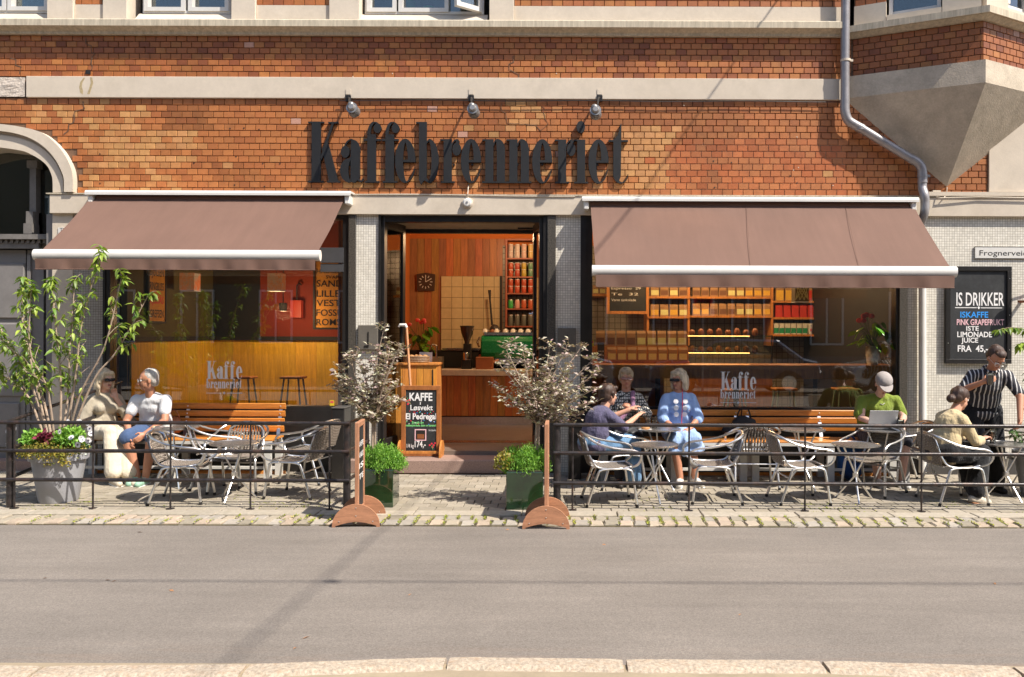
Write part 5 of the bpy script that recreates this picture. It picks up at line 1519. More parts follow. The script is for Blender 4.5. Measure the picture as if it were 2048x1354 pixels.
# pot plant inside, left of the tiles
def anthurium(base, n, h, spread, lab, seed, pot_r=.1, pot_h=.2, potm=None, nf=4, ls=.10):
    rr = random.Random(seed)
    t = thing('potted_plant', lab, 'plant')
    MB().lathe([(pot_r * .75, 0), (pot_r, pot_h * .6), (pot_r * .92, pot_h), (pot_r * .85, pot_h), (pot_r*.85, pot_h*.9), (0, pot_h*.9)], 24, base).build('pot', potm or M['cup'], t, smooth=True)
    st = MB()
    lm = MB(); 
    n_ = 6
    vs = []; fs = []
    for i in range(n_ + 1):
        u = i / n_; w = .48 * math.sin(PI * min(1, u * 1.02) ** .75) + (.06 if i in (1,) else 0)
        w = max(w, 0)
        vs += [(u, -w, -.25 * u * u - .06), (u, 0, -.25 * u * u), (u, w, -.25 * u * u - .06)]
    for i in range(n_):
        for j in range(2): fs.append((i*3+j, (i+1)*3+j, (i+1)*3+j+1, i*3+j+1))
    lm.add(vs, fs); lme = lm.mesh('leaf'); lme.materials.append(M['leaf_anth']); smooth_by_angle(lme, 3)
    top = Vector(base) + Vector((0, 0, pot_h * .9))
    for i in range(n):
        a = rr.uniform(0, 2 * PI); r = spread * rr.uniform(.3, 1); z = h * rr.uniform(.15, 1)
        e = top + Vector((math.cos(a) * r, math.sin(a) * r * .8, z))
        st.tube(curve_pts([top, top.lerp(e, .5) + Vector((0, 0, .05)), e], 4), .004, 5)
        o = bpy.data.objects.new('leaf', lme); COL.objects.link(o); o.parent = t
        o.location = e; o.rotation_euler = (rr.uniform(-.4, .4), rr.uniform(.2, 1.3), a + rr.uniform(-.5, .5)); s = ls * rr.uniform(.8, 1.4); o.scale = (s * 1.35, s, s)
    st.build('stem', M['leaf_dark'], t)
    for i in range(nf):
        a = rr.uniform(0, 2 * PI); r = spread * rr.uniform(.2, .9); e = top + Vector((math.cos(a) * r, math.sin(a) * r * .6 - .02, h * rr.uniform(1.0, 1.25)))
        MB().tube([top, e], .003, 5).build('flower_stalk', M['leaf_dark'], t)
        MB().sphere(e, (.04, .012, .032), 10, 8).build('flower', M['petal_red'], t, smooth=True)
    return t
sd_ = thing('side_counter', 'grey sideboard under the indoor plant by the orange wall', 'counter')
MB().box(X(820, 3.6), X(878, 3.6), 3.6, 4.2, ZF, Z(716, 3.6)).build('body', pbr('grey_board', (.25, .21, .17), .6), sd_)
q = at(842, 712, 3.8); anthurium((q.x, 3.8, Z(716, 3.6)), 26, .42, .24, 'leafy potted plant with red flowers against the orange wall', 4, .08, .12, M['ink'], 5, .11)
tp = thing('beer_tap', 'chrome tap beside the indoor plant on the counter end', 'tap')
q = at(872, 712, 3.45)
MB().tube([(q.x, 3.5, Z(716, 3.6)), (q.x, 3.5, Z(692, 3.5))], .018, 10).tube(curve_pts([(q.x, 3.5, Z(692, 3.5)), (q.x - .07, 3.45, Z(690, 3.5)), (q.x - .1, 3.44, Z(700, 3.5))], 4), .012, 8).build('column', M['steel'], tp, smooth=True)

# ---- right window: window counter, coffee bags, shelves
wc = thing('window_counter', 'long wooden counter along the inside of the right shop window', 'counter')
yy = .42; za = Z(727, yy)
MB().box(X(1181, yy), X(1786, yy), yy - .3, yy + .34, za - .045, za).build('top', M['slat'], wc, bevel=.004)
MB().box(X(1181, yy), X(1786, yy), yy - .30, yy - .28, za - .17, za - .0455).build('apron', M['oak'], wc)
MB().box(X(1181, yy), X(1335, yy), yy + .35, yy + .38, ZF, za - .05).build('end_panel', M['oak'], wc)
for px in (1320, 1480, 1640, 1770): MB().box(X(px, yy) - .03, X(px, yy) + .03, yy + .2, yy + .26, ZF, za - .05).build('leg', M['dark_wood'], wc)
kraft = pbr('brown_kraft_paper', (.36, .20, .09), .8, var=.1)
def bag(px0, px1, pyt, pyb, y, body, lab_mat, lab, grp, lz=(.12, .55)):
    t = thing('coffee_bag', lab, 'coffee bag', grp)
    a, b = X(px0, y), X(px1, y); z0, z1 = Z(pyb, y), Z(pyt, y); h = z1 - z0; w = b - a; d = w * .55
    m = MB(); vs = [(a, y, z0), (b, y, z0), (b, y + d, z0), (a, y + d, z0), (a + .004, y + .005, z0 + h * .82), (b - .004, y + .005, z0 + h * .82), (b - .004, y + d - .005, z0 + h * .82), (a + .004, y + d - .005, z0 + h * .82), (a + .002, y + d * .45, z1), (b - .002, y + d * .45, z1), (b - .002, y + d * .55, z1), (a + .002, y + d * .55, z1)]
    m.add(vs, [(0,3,2,1), (0,1,5,4), (1,2,6,5), (2,3,7,6), (3,0,4,7), (4,5,9,8), (5,6,10,9), (6,7,11,10), (7,4,8,11), (8,9,10,11)])
    m.build('paper_bag', body, t)
    MB().box(a + w * .08, b - w * .08, y - .0015, y - .0005, z0 + h * lz[0], z0 + h * lz[1]).build('label', lab_mat, t)
    return t
yel = flat('pale_yellow_label', (.68, .66, .28), .7); brn = flat('brown_label', (.16, .07, .035), .7); amb = flat('amber_label', (.72, .42, .05), .7); redl = flat('red_label', (.55, .035, .02), .7)
ydisp = .62
st_ = thing('display_stand', 'two tier stand of coffee bags behind the right window', 'stand')
MB().box(X(1186, ydisp), X(1380, ydisp), ydisp + .02, ydisp + .35, za, Z(722, ydisp) + .001).box(X(1186, ydisp), X(1380, ydisp), ydisp + .14, ydisp + .35, Z(722, ydisp) + .002, Z(692, ydisp + .16)).build('tier', M['oak'], st_)
for i in range(9):
    x0 = 1192 + i * 20.4
    bag(x0, x0 + 18.5, 661, 692, ydisp + .16, kraft, brn if i < 4 else yel, 'brown labelled kraft bag on the upper window tier' if i < 4 else 'yellow labelled kraft bag on the upper window tier', 'upper tier coffee bags, brown label' if i < 4 else 'upper tier coffee bags, yellow label')
    if i > 0: bag(x0 + 2, x0 + 20.5, 694, 722, ydisp, kraft, yel, 'yellow labelled kraft bag on the lower window tier', 'lower tier coffee bags')
t = thing('price_board', 'small black price board left of the lower coffee bags', 'sign')
MB().box(X(1195, .6), X(1209, .6), .60, .61, Z(722, .6), Z(685, .6)).build('board', M['ink'], t)
text('KAFFE', M['chalk'], t, (X(1197, .6), .599, Z(712, .6)), .02, w=.07); text('PRIS', M['chalk'], t, (X(1197, .6), .599, Z(704, .6)), .02, w=.07)
# menu chalkboard deep in the shop
t = thing('indoor_menu_board', 'orange framed chalk menu hanging inside the right window', 'chalkboard')
ym = 4.0; a, b = at(1213, 628, ym), at(1298, 560, ym)
t.location = ((a.x + b.x) / 2, ym, a.z)
chalkboard(t, b.x - a.x, b.z - a.z + .3, .05, M['oak'])
for i, s in enumerate(('Kaffe latte  45', 'Cortado  39', 'Americano  35', 'Espresso  29', 'Te  32', 'Varm sjokolade')):
    text(s, M['chalk'] if i != 2 else M['chalk_red'], t, (-.28, -.006, .72 - i * .1), .045, w=.5 - .04 * (i % 3))
# shelves of coffee bags
ysh = 4.35
ss = thing('bag_shelf', 'wooden wall shelving with rows of coffee bags behind the right window', 'shelf')
for (p0, p1, py) in ((1181, 1215, 588), (1296, 1380, 592), (1380, 1544, 592), (1380, 1544, 630), (1546, 1668, 600), (1546, 1668, 633), (1546, 1668, 667), (1380, 1544, 556), (1546, 1668, 560)):
    MB().box(X(p0, ysh), X(p1, ysh) - .005, ysh, 4.92, Z(py, ysh) - .035, Z(py, ysh)).build('shelf_board', M['oak'], ss)
for px in (1296, 1378, 1545, 1669):
    MB().box(X(px, ysh) - .02, X(px, ysh) + .02, ysh + .03, 4.92, 1.5, Z(540, ysh)).build('upright', M['oak'], ss)
def shelf_row(p0, p1, n, top, bot, fn):
    for i in range(n):
        w = (p1 - p0) / n; fn(i, p0 + i * w + 1, p0 + (i + 1) * w - 1, top, bot)
shelf_row(1384, 1542, 9, 570, 592, lambda i, a, b, t_, q: bag(a, b, t_, q, ysh + .05, kraft, brn if i < 4 else (yel if i < 6 else amb), 'kraft coffee bag on the upper back shelf, middle bay', 'upper back shelf coffee bags'))
shelf_row(1384, 1542, 9, 606, 630, lambda i, a, b, t_, q: bag(a, b, t_, q, ysh + .05, kraft, amb if i in (0, 1, 7, 8) else (brn if i < 5 else yel), 'kraft coffee bag on the lower back shelf, middle bay', 'lower back shelf coffee bags'))
shelf_row(1550, 1664, 6, 574, 600, lambda i, a, b, t_, q: bag(a, b, t_, q, ysh + .05, kraft, redl if i > 1 else amb, 'red or amber labelled bag on the upper right back shelf', 'upper right shelf bags', (.05, .8)))
shelf_row(1550, 1664, 7, 608, 633, lambda i, a, b, t_, q: bag(a, b, t_, q, ysh + .05, redl, redl, 'red bag on the back shelf above the white cups', 'red coffee bags', (.05, .8)))
shelf_row(1300, 1376, 4, 570, 592, lambda i, a, b, t_, q: bag(a, b, t_, q, ysh + .05, kraft, (yel, brn)[i % 2], 'kraft bag on the short shelf right of the indoor menu', 'bags right of the indoor menu'))
MB().box(X(1296, ysh), X(1380, ysh) - .005, ysh, 4.92, Z(632, ysh) - .035, Z(632, ysh)).build('shelf_board', M['oak'], ss)
shelf_row(1300, 1376, 4, 608, 632, lambda i, a, b, t_, q: bag(a, b, t_, q, ysh + .05, kraft, (amb, yel)[i % 2], 'kraft bag on the lower short shelf beside the indoor menu', 'lower bags right of the indoor menu'))
shelf_row(1184, 1212, 2, 570, 588, lambda i, a, b, t_, q: bag(a, b, t_, q, ysh + .05, kraft, yel, 'yellow labelled bag on the shelf left of the indoor menu', 'bags left of the indoor menu'))
wht = flat('white_carton', (.66, .64, .56), .6); grn = flat('green_band', (.02, .28, .12), .6)
def carton(i, a, b, t_, q):
    t = thing('takeaway_cup' if i > 5 else 'tea_carton', 'white takeaway cup on the lowest back shelf' if i > 5 else 'white tea carton with green band on the lowest back shelf', 'cup' if i > 5 else 'carton', 'takeaway cups on the back shelf' if i > 5 else 'tea cartons on the back shelf')
    xa, xb = X(a, ysh), X(b, ysh); z0, z1 = Z(q, ysh), Z(t_, ysh)
    if i > 5:
        MB().lathe([(.04, 0), (.055, z1 - z0 - .03), (.06, z1 - z0 - .03), (.055, z1 - z0), (0, z1 - z0)], 14, ((xa + xb) / 2, ysh + .1, z0)).build('cup', wht, t, smooth=True)
        MB().box((xa+xb)/2 - .015, (xa+xb)/2 + .015, ysh + .038, ysh + .045, z0 + .06, z0 + .1).build('logo_patch', redl, t)
    else:
        MB().box(xa, xb, ysh + .05, ysh + .15, z0, z1).build('carton', wht, t)
        MB().box(xa - .001, xb + .001, ysh + .048, ysh + .0495, z0 + .02, z0 + .11).build('band', grn, t)
shelf_row(1548, 1664, 10, 645, 667, carton)
MB().box(X(1676, 4.7), X(1700, 4.7), 4.6, 4.93, ZF, 3.2).build('upright_panel', shm, rm)
MB().box(X(1712, 4.7), X(1785, 4.7), 4.85, 4.93, ZF, 3.2).build('rear_door', pbr('brown_rear_door', (.22, .09, .04), .5, var=.3, vs=3, stretch=(5, 5, 1)), rm)
for i, (pa_, pb_, pc_, pd_, cc_) in enumerate(((1718, 1745, 575, 618, (.6, .5, .3)), (1752, 1778, 580, 610, (.5, .1, .05)), (1720, 1742, 628, 655, (.12, .3, .25)))):
    t = thing('poster', ('pale notice on the brown door at the back right', 'red notice on the brown door at the back right', 'teal notice low on the brown door at the back right')[i], 'poster', 'notices on the back door')
    MB().box(X(pa_, 4.8), X(pb_, 4.8), 4.84, 4.846, Z(pd_, 4.8), Z(pc_, 4.8)).build('sheet', flat('poster_%d' % i, cc_, .7), t)
# display case with glowing strips
dc = thing('display_case', 'glass display case with glowing orange light strips', 'display case')
yd_ = 2.6; a, b = X(1374, yd_), X(1545, yd_)
MB().box(a, b, yd_, yd_ + .6, ZF, Z(735, yd_)).build('base', M['oak'], dc)
em_ = NT('glowing_strip'); e_ = em_.n('ShaderNodeEmission'); e_.inputs[0].default_value = (1, .42, .12, 1); e_.inputs[1].default_value = 6.0; em_.l(e_.outputs[0], em_.out.inputs[0]); M['strip'] = em_.m
for py, x0, x1 in ((671, 1374, 1500), (705, 1378, 1500)):
    MB().box(X(x0, yd_), X(x1, yd_), yd_ + .02, yd_ + .04, Z(py, yd_) - .006, Z(py, yd_) + .006).build('light_strip', M['strip'], dc)
    MB().box(a, b, yd_ + .041, yd_ + .6, Z(py, yd_) - .008, Z(py, yd_) + .008).build('glass_shelf', M['glass_thin'], dc)
MB().box(a, b, yd_, yd_ + .005, Z(735, yd_), Z(669, yd_)).build('front_glass', M['glass_thin'], dc)
for px in (1374, 1544): MB().box(X(px, yd_) - .01, X(px, yd_) + .01, yd_ - .01, yd_ + .02, Z(735, yd_), Z(669, yd_)).build('corner_post', M['black'], dc)
RF = random.Random(77)
for i in range(16):
    px = 1384 + (i % 8) * 18; py = 703 if i < 8 else 669
    s_ = thing('cake', 'small cake or roll on the display case shelf', 'cake', 'cakes in the display case %s' % ('below' if i < 8 else 'on top'))
    s_['label'] = 'brown bun inside the display case' if i < 8 else 'dark cake standing on top of the display case'
    q = at(px, py, yd_ + .25)
    MB().sphere((q.x, q.y, q.z + .03), (.05, .05, .045 + RF.uniform(0, .03)), 10, 8).build('crumb', br_ if i < 8 else M['leather'], s_, smooth=True)
# hanging shade by the window, lamps in the left room
em2 = NT('lit_paper_shade'); b_ = em2.bsdf(em2.mix(em2.ramp(em2.noise(em2.coord(), 9), .4, .6), (.55, .12, .03), (.22, .30, .33)), .8, emit=(1, .35, .12), es=.12); M['shade'] = em2.m
def pendant(px, pyt, pyb, y, lab, w):
    t = thing('pendant_lamp', lab, 'lamp', 'pendant lamps inside the shop')
    q = at(px, pyb, y); z1 = Z(pyt, y)
    MB().box(q.x - w, q.x + w, y - w, y + w, q.z, z1).build('shade', M['shade'], t, bevel=.004)
    MB().box(q.x - w - .002, q.x + w + .002, y - w - .002, y + w + .002, q.z - .012, q.z - .001).build('rim', M['cup'], t)
    MB().tube([(q.x, y, z1), (q.x, y, 3.8)], .004, 5).build('cord', M['ink'], t)
pendant(380, 549, 581, 1.6, 'square pendant lamp with orange shade, left one in the left window', .105)
pendant(553, 549, 581, 1.8, 'square pendant lamp with orange shade, right one in the left window', .10)
t = thing('pendant_lamp', 'patterned square pendant lamp hanging behind the right window', 'lamp', 'pendant lamps inside the shop')
q = at(1604, 603, 1.2); 
MB().box(q.x - .095, q.x + .095, 1.2, 1.38, q.z, q.z + .32).build('shade', flat('dark_shade', (.10, .07, .02), .6), t)
mb = MB()
for i in range(-2, 3):
    for sgn in (1, -1):
        x0 = q.x + i * .06
        pts_ = []
        for k_ in range(2):
            pass
        a0 = (max(q.x - .09, min(q.x + .09, x0 - .09)), 1.197, q.z + .02 + (0 if sgn > 0 else .26)); 
        a1 = (max(q.x - .09, min(q.x + .09, x0 + .09)), 1.197, q.z + .28 - (0 if sgn > 0 else .26)); mb.bar(a0, a1, .008, .004, (0, 1, 0))
mb.build('pattern', flat('gold_pattern', (.55, .5, .2), .5), t, kind='stuff')
MB().box(q.x - .098, q.x + .098, 1.195, 1.385, q.z - .012, q.z - .001).build('rim', M['cup'], t)
MB().tube([(q.x, 1.29, q.z + .32), (q.x, 1.29, 3.8)], .004, 5).build('cord', M['ink'], t)
ll = bpy.data.lights.new('added_shop_fill', 'POINT'); ll.energy = 55; ll.color = (1, .62, .32); ll.shadow_soft_size = .12
for (x, y, z, e) in ((-4.1, 2.0, 2.0, 46), (-.9, 3.0, 3.3, 75), (2.2, 3.1, 3.2, 140), (3.6, 2.9, 3.0, 50), (1.4, .40, 3.0, 70)):  # added warm fill lamps with invented spot fixtures, to brighten the dark interior
    l2 = ll.copy(); l2.energy = e; lo = bpy.data.objects.new('added_shop_fill', l2); COL.objects.link(lo); lo.location = (x, y, z)
    lo.visible_glossy = True
    t = thing('added_fill_spot', 'small black ceiling spot lighting the shop from above', 'lamp', 'ceiling spots in the shop')
    MB().lathe([(.05, .02), (.06, .12), (.05, .14), (0, .14)], 14, (x, y, z)).tube([(x, y, z + .14), (x, y, 3.8)], .008, 6).build('housing', M['ink'], t)
# tram destination rolls
def roll(p, w, h, rz, lines, lab, lx=1.0):
    t = thing('destination_roll', lab, 'sign', 'framed amber destination signs')
    t.location = p; t.rotation_euler = (0, 0, rz)
    MB().box(-w/2, w/2, 0, .02, 0, h).build('cloth', M['roll_cloth'], t)
    for q in ((-w/2 - .03, -w/2, -.03, h + .03), (w/2, w/2 + .03, -.03, h + .03)): MB().box(q[0], q[1], -.01, .025, q[2], q[3]).build('frame_stile', M['ink'], t)
    MB().box(-w/2, w/2, -.01, .025, -.03, 0).build('frame_rail', M['ink'], t); MB().box(-w/2, w/2, -.01, .025, h, h + .03).build('frame_rail', M['ink'], t)
    for (s, z, hh, ww, off_, mt) in lines:
        text(s, mt, t, (-w/2 + .02 + off_, -.002, z), hh, w=ww, bold=.012)
yb = 2.2
a = at(630, 655, yb); s_ = (yb + D0) / F
roll((a.x + .40, yb, a.z), .80, 1.0, 0, [('ROMSÅS - G', .035, .10, .74, 0, M['ink']), ('FOSSUM - G', .175, .10, .74, 0, M['ink']), ('VESTLI - G', .32, .10, .74, 0, M['ink']), ('LILLE LAN', .46, .10, .70, 0, M['ink']), ('SANDSTU', .61, .10, .66, 0, M['ink']), ('SVARTDAL 85', .73, .05, .52, .14, M['ink']), ('HAUGERUD - 85', .81, .06, .70, 0, M['ink'])], 'amber destination sign reading SANDSTU and ROMSÅS at the right of the left window')
roll((-5.51, 1.1, Z(645, 1.1)), .44, 1.0, PI/2, [('GREFSEN', .05, .11, .38, 0, M['ink']), ('KJELSÅS', .24, .10, .38, 0, M['chalk_red']), ('RINGBUSS', .42, .11, .38, 0, M['ink']), ('BJØLSEN', .61, .12, .38, 0, M['ink']), ('TOPSTUL', .80, .12, .38, 0, M['ink'])], 'narrow amber destination sign on the side wall behind the young tree')
# small red wall lamps
def sconce(px, py0, py1, y, lab):
    t = thing('wall_sconce', lab, 'lamp', 'red wall sconces')
    q = at(px, py1, y); z1 = Z(py0, y)
    gl = M.get('red_glow')
    if gl is None:
        n_ = NT('dim_red_glass'); n_.bsdf((.25, .02, .01), .3, emit=(1, .06, .01), es=.18); gl = M['red_glow'] = n_.m
    MB().box(q.x - .085, q.x + .085, y, y + .12, q.z, q.z + .27).build('lantern', gl, t)
    MB().tube([(q.x, y + .06, q.z + .27), (q.x, y + .06, z1 - .05), (q.x + .03, y + .1, z1), (q.x + .05, y + .14, z1 - .03)], .012, 8).build('bracket', M['ink'], t)
sconce(591, 567, 635, 2.8, 'red lantern on a black bracket against the red wall')
# bar stools in the windows
def stool(px, py, y, lab):
    t = thing('bar_stool', lab, 'stool', 'bar stools inside the windows')
    q = at(px, py, y); gm2 = flat('pale_green_metal', (.30, .42, .33), .4)
    if M.get('stoolm') is None: M['stoolm'] = gm2
    MB().box(q.x - .15, q.x + .15, y - .15, y + .15, q.z, q.z + .03).build('seat', M['oak'], t, bevel=.01)
    for sx in (-1, 1):
        for sy_ in (-1, 1):
            MB().tube([(q.x + sx * .10, y + sy_ * .1, q.z), (q.x + sx * .19, y + sy_ * .19, ZF)], .013, 8).build('leg', M['stoolm'], t)
    MB().tube([(q.x - .16, y - .16, ZF + .25), (q.x + .16, y - .16, ZF + .25)], .009, 6).build('footrest', M['stoolm'], t)
stool(487, 757, 1.5, 'bar stool behind the lettering in the left window'); stool(587, 757, 1.5, 'bar stool at the right side of the left window')
stool(1568, 780, 1.2, 'bar stool under the window counter right of the lettering'); stool(1690, 780, 1.2, 'bar stool under the window counter behind the man in green'); stool(1470, 782, 1.2, 'bar stool behind the lettering in the right window')
# pot plant in the right window
q = at(1745, 728, .24)
anthurium((q.x, .24, za), 26, .34, .27, 'flowering potted plant with red blooms on the right window counter', 9, .085, .24, pbr('white_ribbed_pot', (.62, .60, .54), .5, var=.35, vs=14, bump=1.0, bs=30, bd=.01), 5, .095)
# stickers on glass
for (px, py, lab) in ((664, 806, 'small yellow sticker at the corner of the left window'), (1183, 686, 'small yellow sticker at the left edge of the right window')):
    t = thing('sticker', lab, 'sticker', 'yellow stickers on the windows')
    q = at(px, py, .068); MB().box(q.x - .028, q.x + .028, .066, .069, q.z - .04, q.z + .035).build('sticker', flat('yellow_sticker', (.75, .52, .03), .5), t)
    MB().box(q.x - .02, q.x + .02, .0645, .0655, q.z - .0, q.z + .025).build('print', M['petal_red'], t)
# ------------------------------------------------------------------ benches
def bench(px0, px1, lab, first, z_top=None):
    yb = -.14; a, b = X(px0, yb), X(px1, yb)
    t = empty('slatted_bench', ((a + b) / 2, yb, 0), label=lab, cat='bench', group='orange slatted benches along the shop windows')
    L = b - a
    zt = Z(z_top, yb); pitch = .088
    bm = MB().box(-L/2, L/2, -.011, .011, -.036, .036).mesh('slat'); bmm = bmesh.new(); bmm.from_mesh(bm)
    bmesh.ops.bevel(bmm, geom=[e for e in bmm.edges if e.calc_length() > .5], offset=.006, segments=1, affect='EDGES'); bmm.to_mesh(bm); bmm.free(); bm.materials.append(M['slat'])
    seat_z = .47
    for i in range(5):
        o = bpy.data.objects.new('back_slat', bm); COL.objects.link(o); o.parent = t
        z = zt - .038 - i * pitch
        if z < seat_z + .03: break
        o.location = (0, -.02 * i - .0, z); o.rotation_euler = (math.radians(9), 0, 0)
    for i in range(5):
        o = bpy.data.objects.new('seat_slat', bm); COL.objects.link(o); o.parent = t
        o.location = (0, -.10 - i * .082, seat_z - .005); o.rotation_euler = (PI/2, 0, 0)
    fm = M['white_frame']
    for x in (-L/2 + .06, 0, L/2 - .06):
        MB().bar((x, .02, zt - .04), (x, -.09, seat_z + .01), .04, .012, (0, 1, 0)).build('back_bracket', M['alu'], t)
        MB().box(x - .025, x + .025, -.46, -.02, seat_z - .055, seat_z - .018).build('seat_bearer', fm, t)
        MB().box(x - .04, x + .04, -.46, -.41, .0, seat_z - .056).build('leg', fm, t)
        MB().box(x - .04, x + .04, -.08, -.03, .0, seat_z - .056).build('leg', fm, t)
    MB().box(-L/2, L/2, -.470, -.461, seat_z - .052, seat_z - .018).build('front_rail', fm, t)
    MB().box(-L/2, L/2, -.40, -.36, .12, .15).build('lower_rail', fm, t)
    sc = MB()
    for x in (-L/2 + .06, 0, L/2 - .06):
        for i in range(4):
            sc.lathe([(.009, 0), (.005, .004), (0, .004)], 8, M=Matrix.Translation((x, -.02 * i - .013, zt - .038 - i * pitch)) @ Matrix.Rotation(PI/2, 4, 'X'))
    sc.build('screw', M['alu'], t, kind='stuff')
    return t
bench(182, 572, 'orange slatted bench under the left shop window', True, 808)
bench(1196, 1482, 'orange slatted bench under the right window, nearer the doorway', False, 818)
bench(1485, 1792, 'orange slatted bench under the right window, nearer the drainpipe', False, 818)

# ------------------------------------------------------------------ bistro chairs (face +x, seat at 0.44 m)
wv = NT('brown_wicker_weave')
vv = wv.coord('Object')
sp = wv.n('ShaderNodeSeparateXYZ'); wv.l(vv, sp.inputs[0])
ww = wv.math('SINE', wv.math('MULTIPLY', wv.math('ADD', sp.outputs[2], sp.outputs[0]), 420.0))
nn = wv.noise(vv, 60, 3)
cc = wv.mix(wv.ramp(wv.math('ADD', ww, nn), -.6, 1.4, 0, 1), (.11, .085, .068), (.33, .28, .23))
wv.bsdf(cc, .42, 0, wv.bump(ww, .5, .004), .6); M['weave'] = wv.m
def make_chair(slats):
    t = empty('bistro_chair', (0, 0, 0))
    A = M['alu']; r = .0125
    # one bent tube: seat front -> arm loop -> back hoop -> other arm
    L_ = [(.19, .19, .43), (.235, .225, .46), (.265, .245, .52), (.26, .25, .58), (.20, .255, .62), (.08, .265, .64), (-.06, .26, .67), (-.17, .235, .72), (-.235, .17, .765), (-.26, .06, .785)]
    pts = L_ + [(x, -y, z) for x, y, z in L_[::-1]]
    MB().tube(curve_pts(pts, 4), r, 8).build('arm_frame', A, t, smooth=True)
    # second hoop under it, carrying the back
    L2 = [(.185, .165, .43), (.05, .205, .415), (-.12, .19, .43), (-.19, .185, .52), (-.225, .175, .63), (-.245, .15, .72), (-.262, .05, .762)]
    pts = L2 + [(x, -y, z) for x, y, z in L2[::-1]]
    MB().tube(curve_pts(pts, 4), r * .9, 8).build('back_frame', A, t, smooth=True)
    MB().tube(curve_pts([(.19, .18, .425), (.215, .0, .418), (.19, -.18, .425)], 5), r * .9, 8).build('seat_frame', A, t, smooth=True)
    MB().tube([(-.17, -.18, .425), (-.17, .18, .425)], r * .8, 8).build('rear_rail', A, t, smooth=True)
    for sy in (-1, 1):
        _l = MB().tube(curve_pts([(.10, sy*.205, .415), (.165, sy*.21, .405), (.195, sy*.215, .34), (.235, sy*.235, .0)], 5), r, 8).build('leg', A, t, smooth=True)
        MB().tube([(.235, sy*.235, -.001), (.232, sy*.234, .03)], r*1.2, 8).build('rubber_foot', M['ink'], _l)
        _l = MB().tube(curve_pts([(-.02, sy*.205, .415), (-.10, sy*.205, .40), (-.135, sy*.21, .34), (-.235, sy*.225, .0)], 5), r, 8).build('leg', A, t, smooth=True)
        MB().tube([(-.235, sy*.225, -.001), (-.23, sy*.224, .03)], r*1.2, 8).build('rubber_foot', M['ink'], _l)
    MB().tube([(-.15, -.205, .30), (-.15, .205, .30)], r * .7, 8).build('stretcher', A, t, smooth=True)
    # seat of woven strips, dipping in the middle, rolling over the front
    nb = 15; mb = MB()
    for i in range(nb):
        y = -.185 + .37 * i / (nb - 1); w = .012
        prof = []
        for k in range(13):
            u = k / 12; x = -.17 + .385 * u
            z = .438 - .02 * math.sin(PI * u) - .012 * (1 - (2*y/.4)**2) - (.045 * max(0, u - .86) / .14)
            prof.append((x, z + .0015 * (1 if (k + i) % 2 else -1)))
        for (x0, z0), (x1, z1) in zip(prof, prof[1:]):
            mb.add([(x0, y - w, z0), (x1, y - w, z1), (x1, y + w, z1), (x0, y + w, z0), (x0, y - w, z0 - .006), (x1, y - w, z1 - .006), (x1, y + w, z1 - .006), (x0, y + w, z0 - .006)], [(0,1,2,3), (7,6,5,4), (0,4,5,1), (2,6,7,3)])
    mb.build('seat', M['weave'], t)
    mb = MB(); nb = 13 if slats else 15
    for i in range(nb):
        s = -1 + 2 * i / (nb - 1)
        w = (.0085 if slats else .0125)
        for k in range(8):
            def pt(u, ss):
                wy = (.165 + .02 * math.sin(PI * u)) * (1 - .25 * max(0, u - .75) * 2)
                return Vector((-.185 - .075 * u - .035 * (1 - ss * ss) * (.4 + u * .6) , ss * wy, .44 + .335 * u * (1 - .05 * ss * ss)))
            u0, u1 = k / 8, (k + 1) / 8
            a, b = pt(u0, s), pt(u1, s); j = Vector((.002 * (1 if (k + i) % 2 else -1), 0, 0)); o_ = Vector((0, w, 0)); d = Vector((-.006, 0, 0))
            a += j; b -= j
            mb.add([a - o_, b - o_, b + o_, a + o_, a - o_ + d, b - o_ + d, b + o_ + d, a + o_ + d], [(0,1,2,3), (7,6,5,4), (0,4,5,1), (2,6,7,3)])
    if not slats:
        for k in range(9):
            u = (k + .5) / 9
            mb.tube([pt(u, -1 + 2 * q / 10) + Vector((.003, 0, 0)) for q in range(11)], .004, 5)
    mb.build('backrest', M['weave'], t)
    return t
chA = make_chair(False); chB = make_chair(True); used = {0: False, 1: False}
GRP = 'aluminium bistro chairs on the terraces'
def chair(px, py, deg, lab, kind=0):
    src = (chA, chB)[kind]
    o = src if not used[kind] else copy_tree(src)
    used[kind] = True
    g = ground(px, py, 0)
    o.location = (g.x, g.y, .002); o.rotation_euler = (0, 0, math.radians(deg)); o.scale = (1.07, 1.07, .90)
    tag(o, lab, 'chair', GRP); return o
chair(364, 1001, 8, 'brown wicker chair facing the round table, closest to the flower pot')
chair(432, 972, 20, 'brown wicker chair turned away, between the small tables of the left terrace')
chair(478, 980, -86, 'slatted wicker chair behind the left table, facing the street', 1)
chair(596, 990, 172, 'brown wicker chair at the right end of the left terrace')
chair(622, 962, 165, 'brown wicker chair half hidden behind the end chair of the left terrace')
chair(1217, 1005, 5, 'brown wicker chair by the right railing corner, facing right')
chair(1236, 972, 12, 'brown wicker chair on which the woman in purple sits')
chair(1428, 1000, 178, 'brown wicker chair facing left beside the woman in blue')
chair(1506, 972, 88, 'slatted wicker chair with its back to the street before the bench', 1)
chair(1595, 1002, 3, 'brown wicker chair facing right in the middle of the right terrace')
chair(1748, 985, 222, 'brown wicker chair behind the small table before the man in green')
chair(1814, 966, 185, 'brown wicker chair under the man in green\'s coffee, by the standpipe')
chair(1902, 1002, 4, 'brown wicker chair on which the woman in the cream sweater sits')
chair(2075, 985, 180, 'brown wicker chair cut off by the photo\'s right edge')

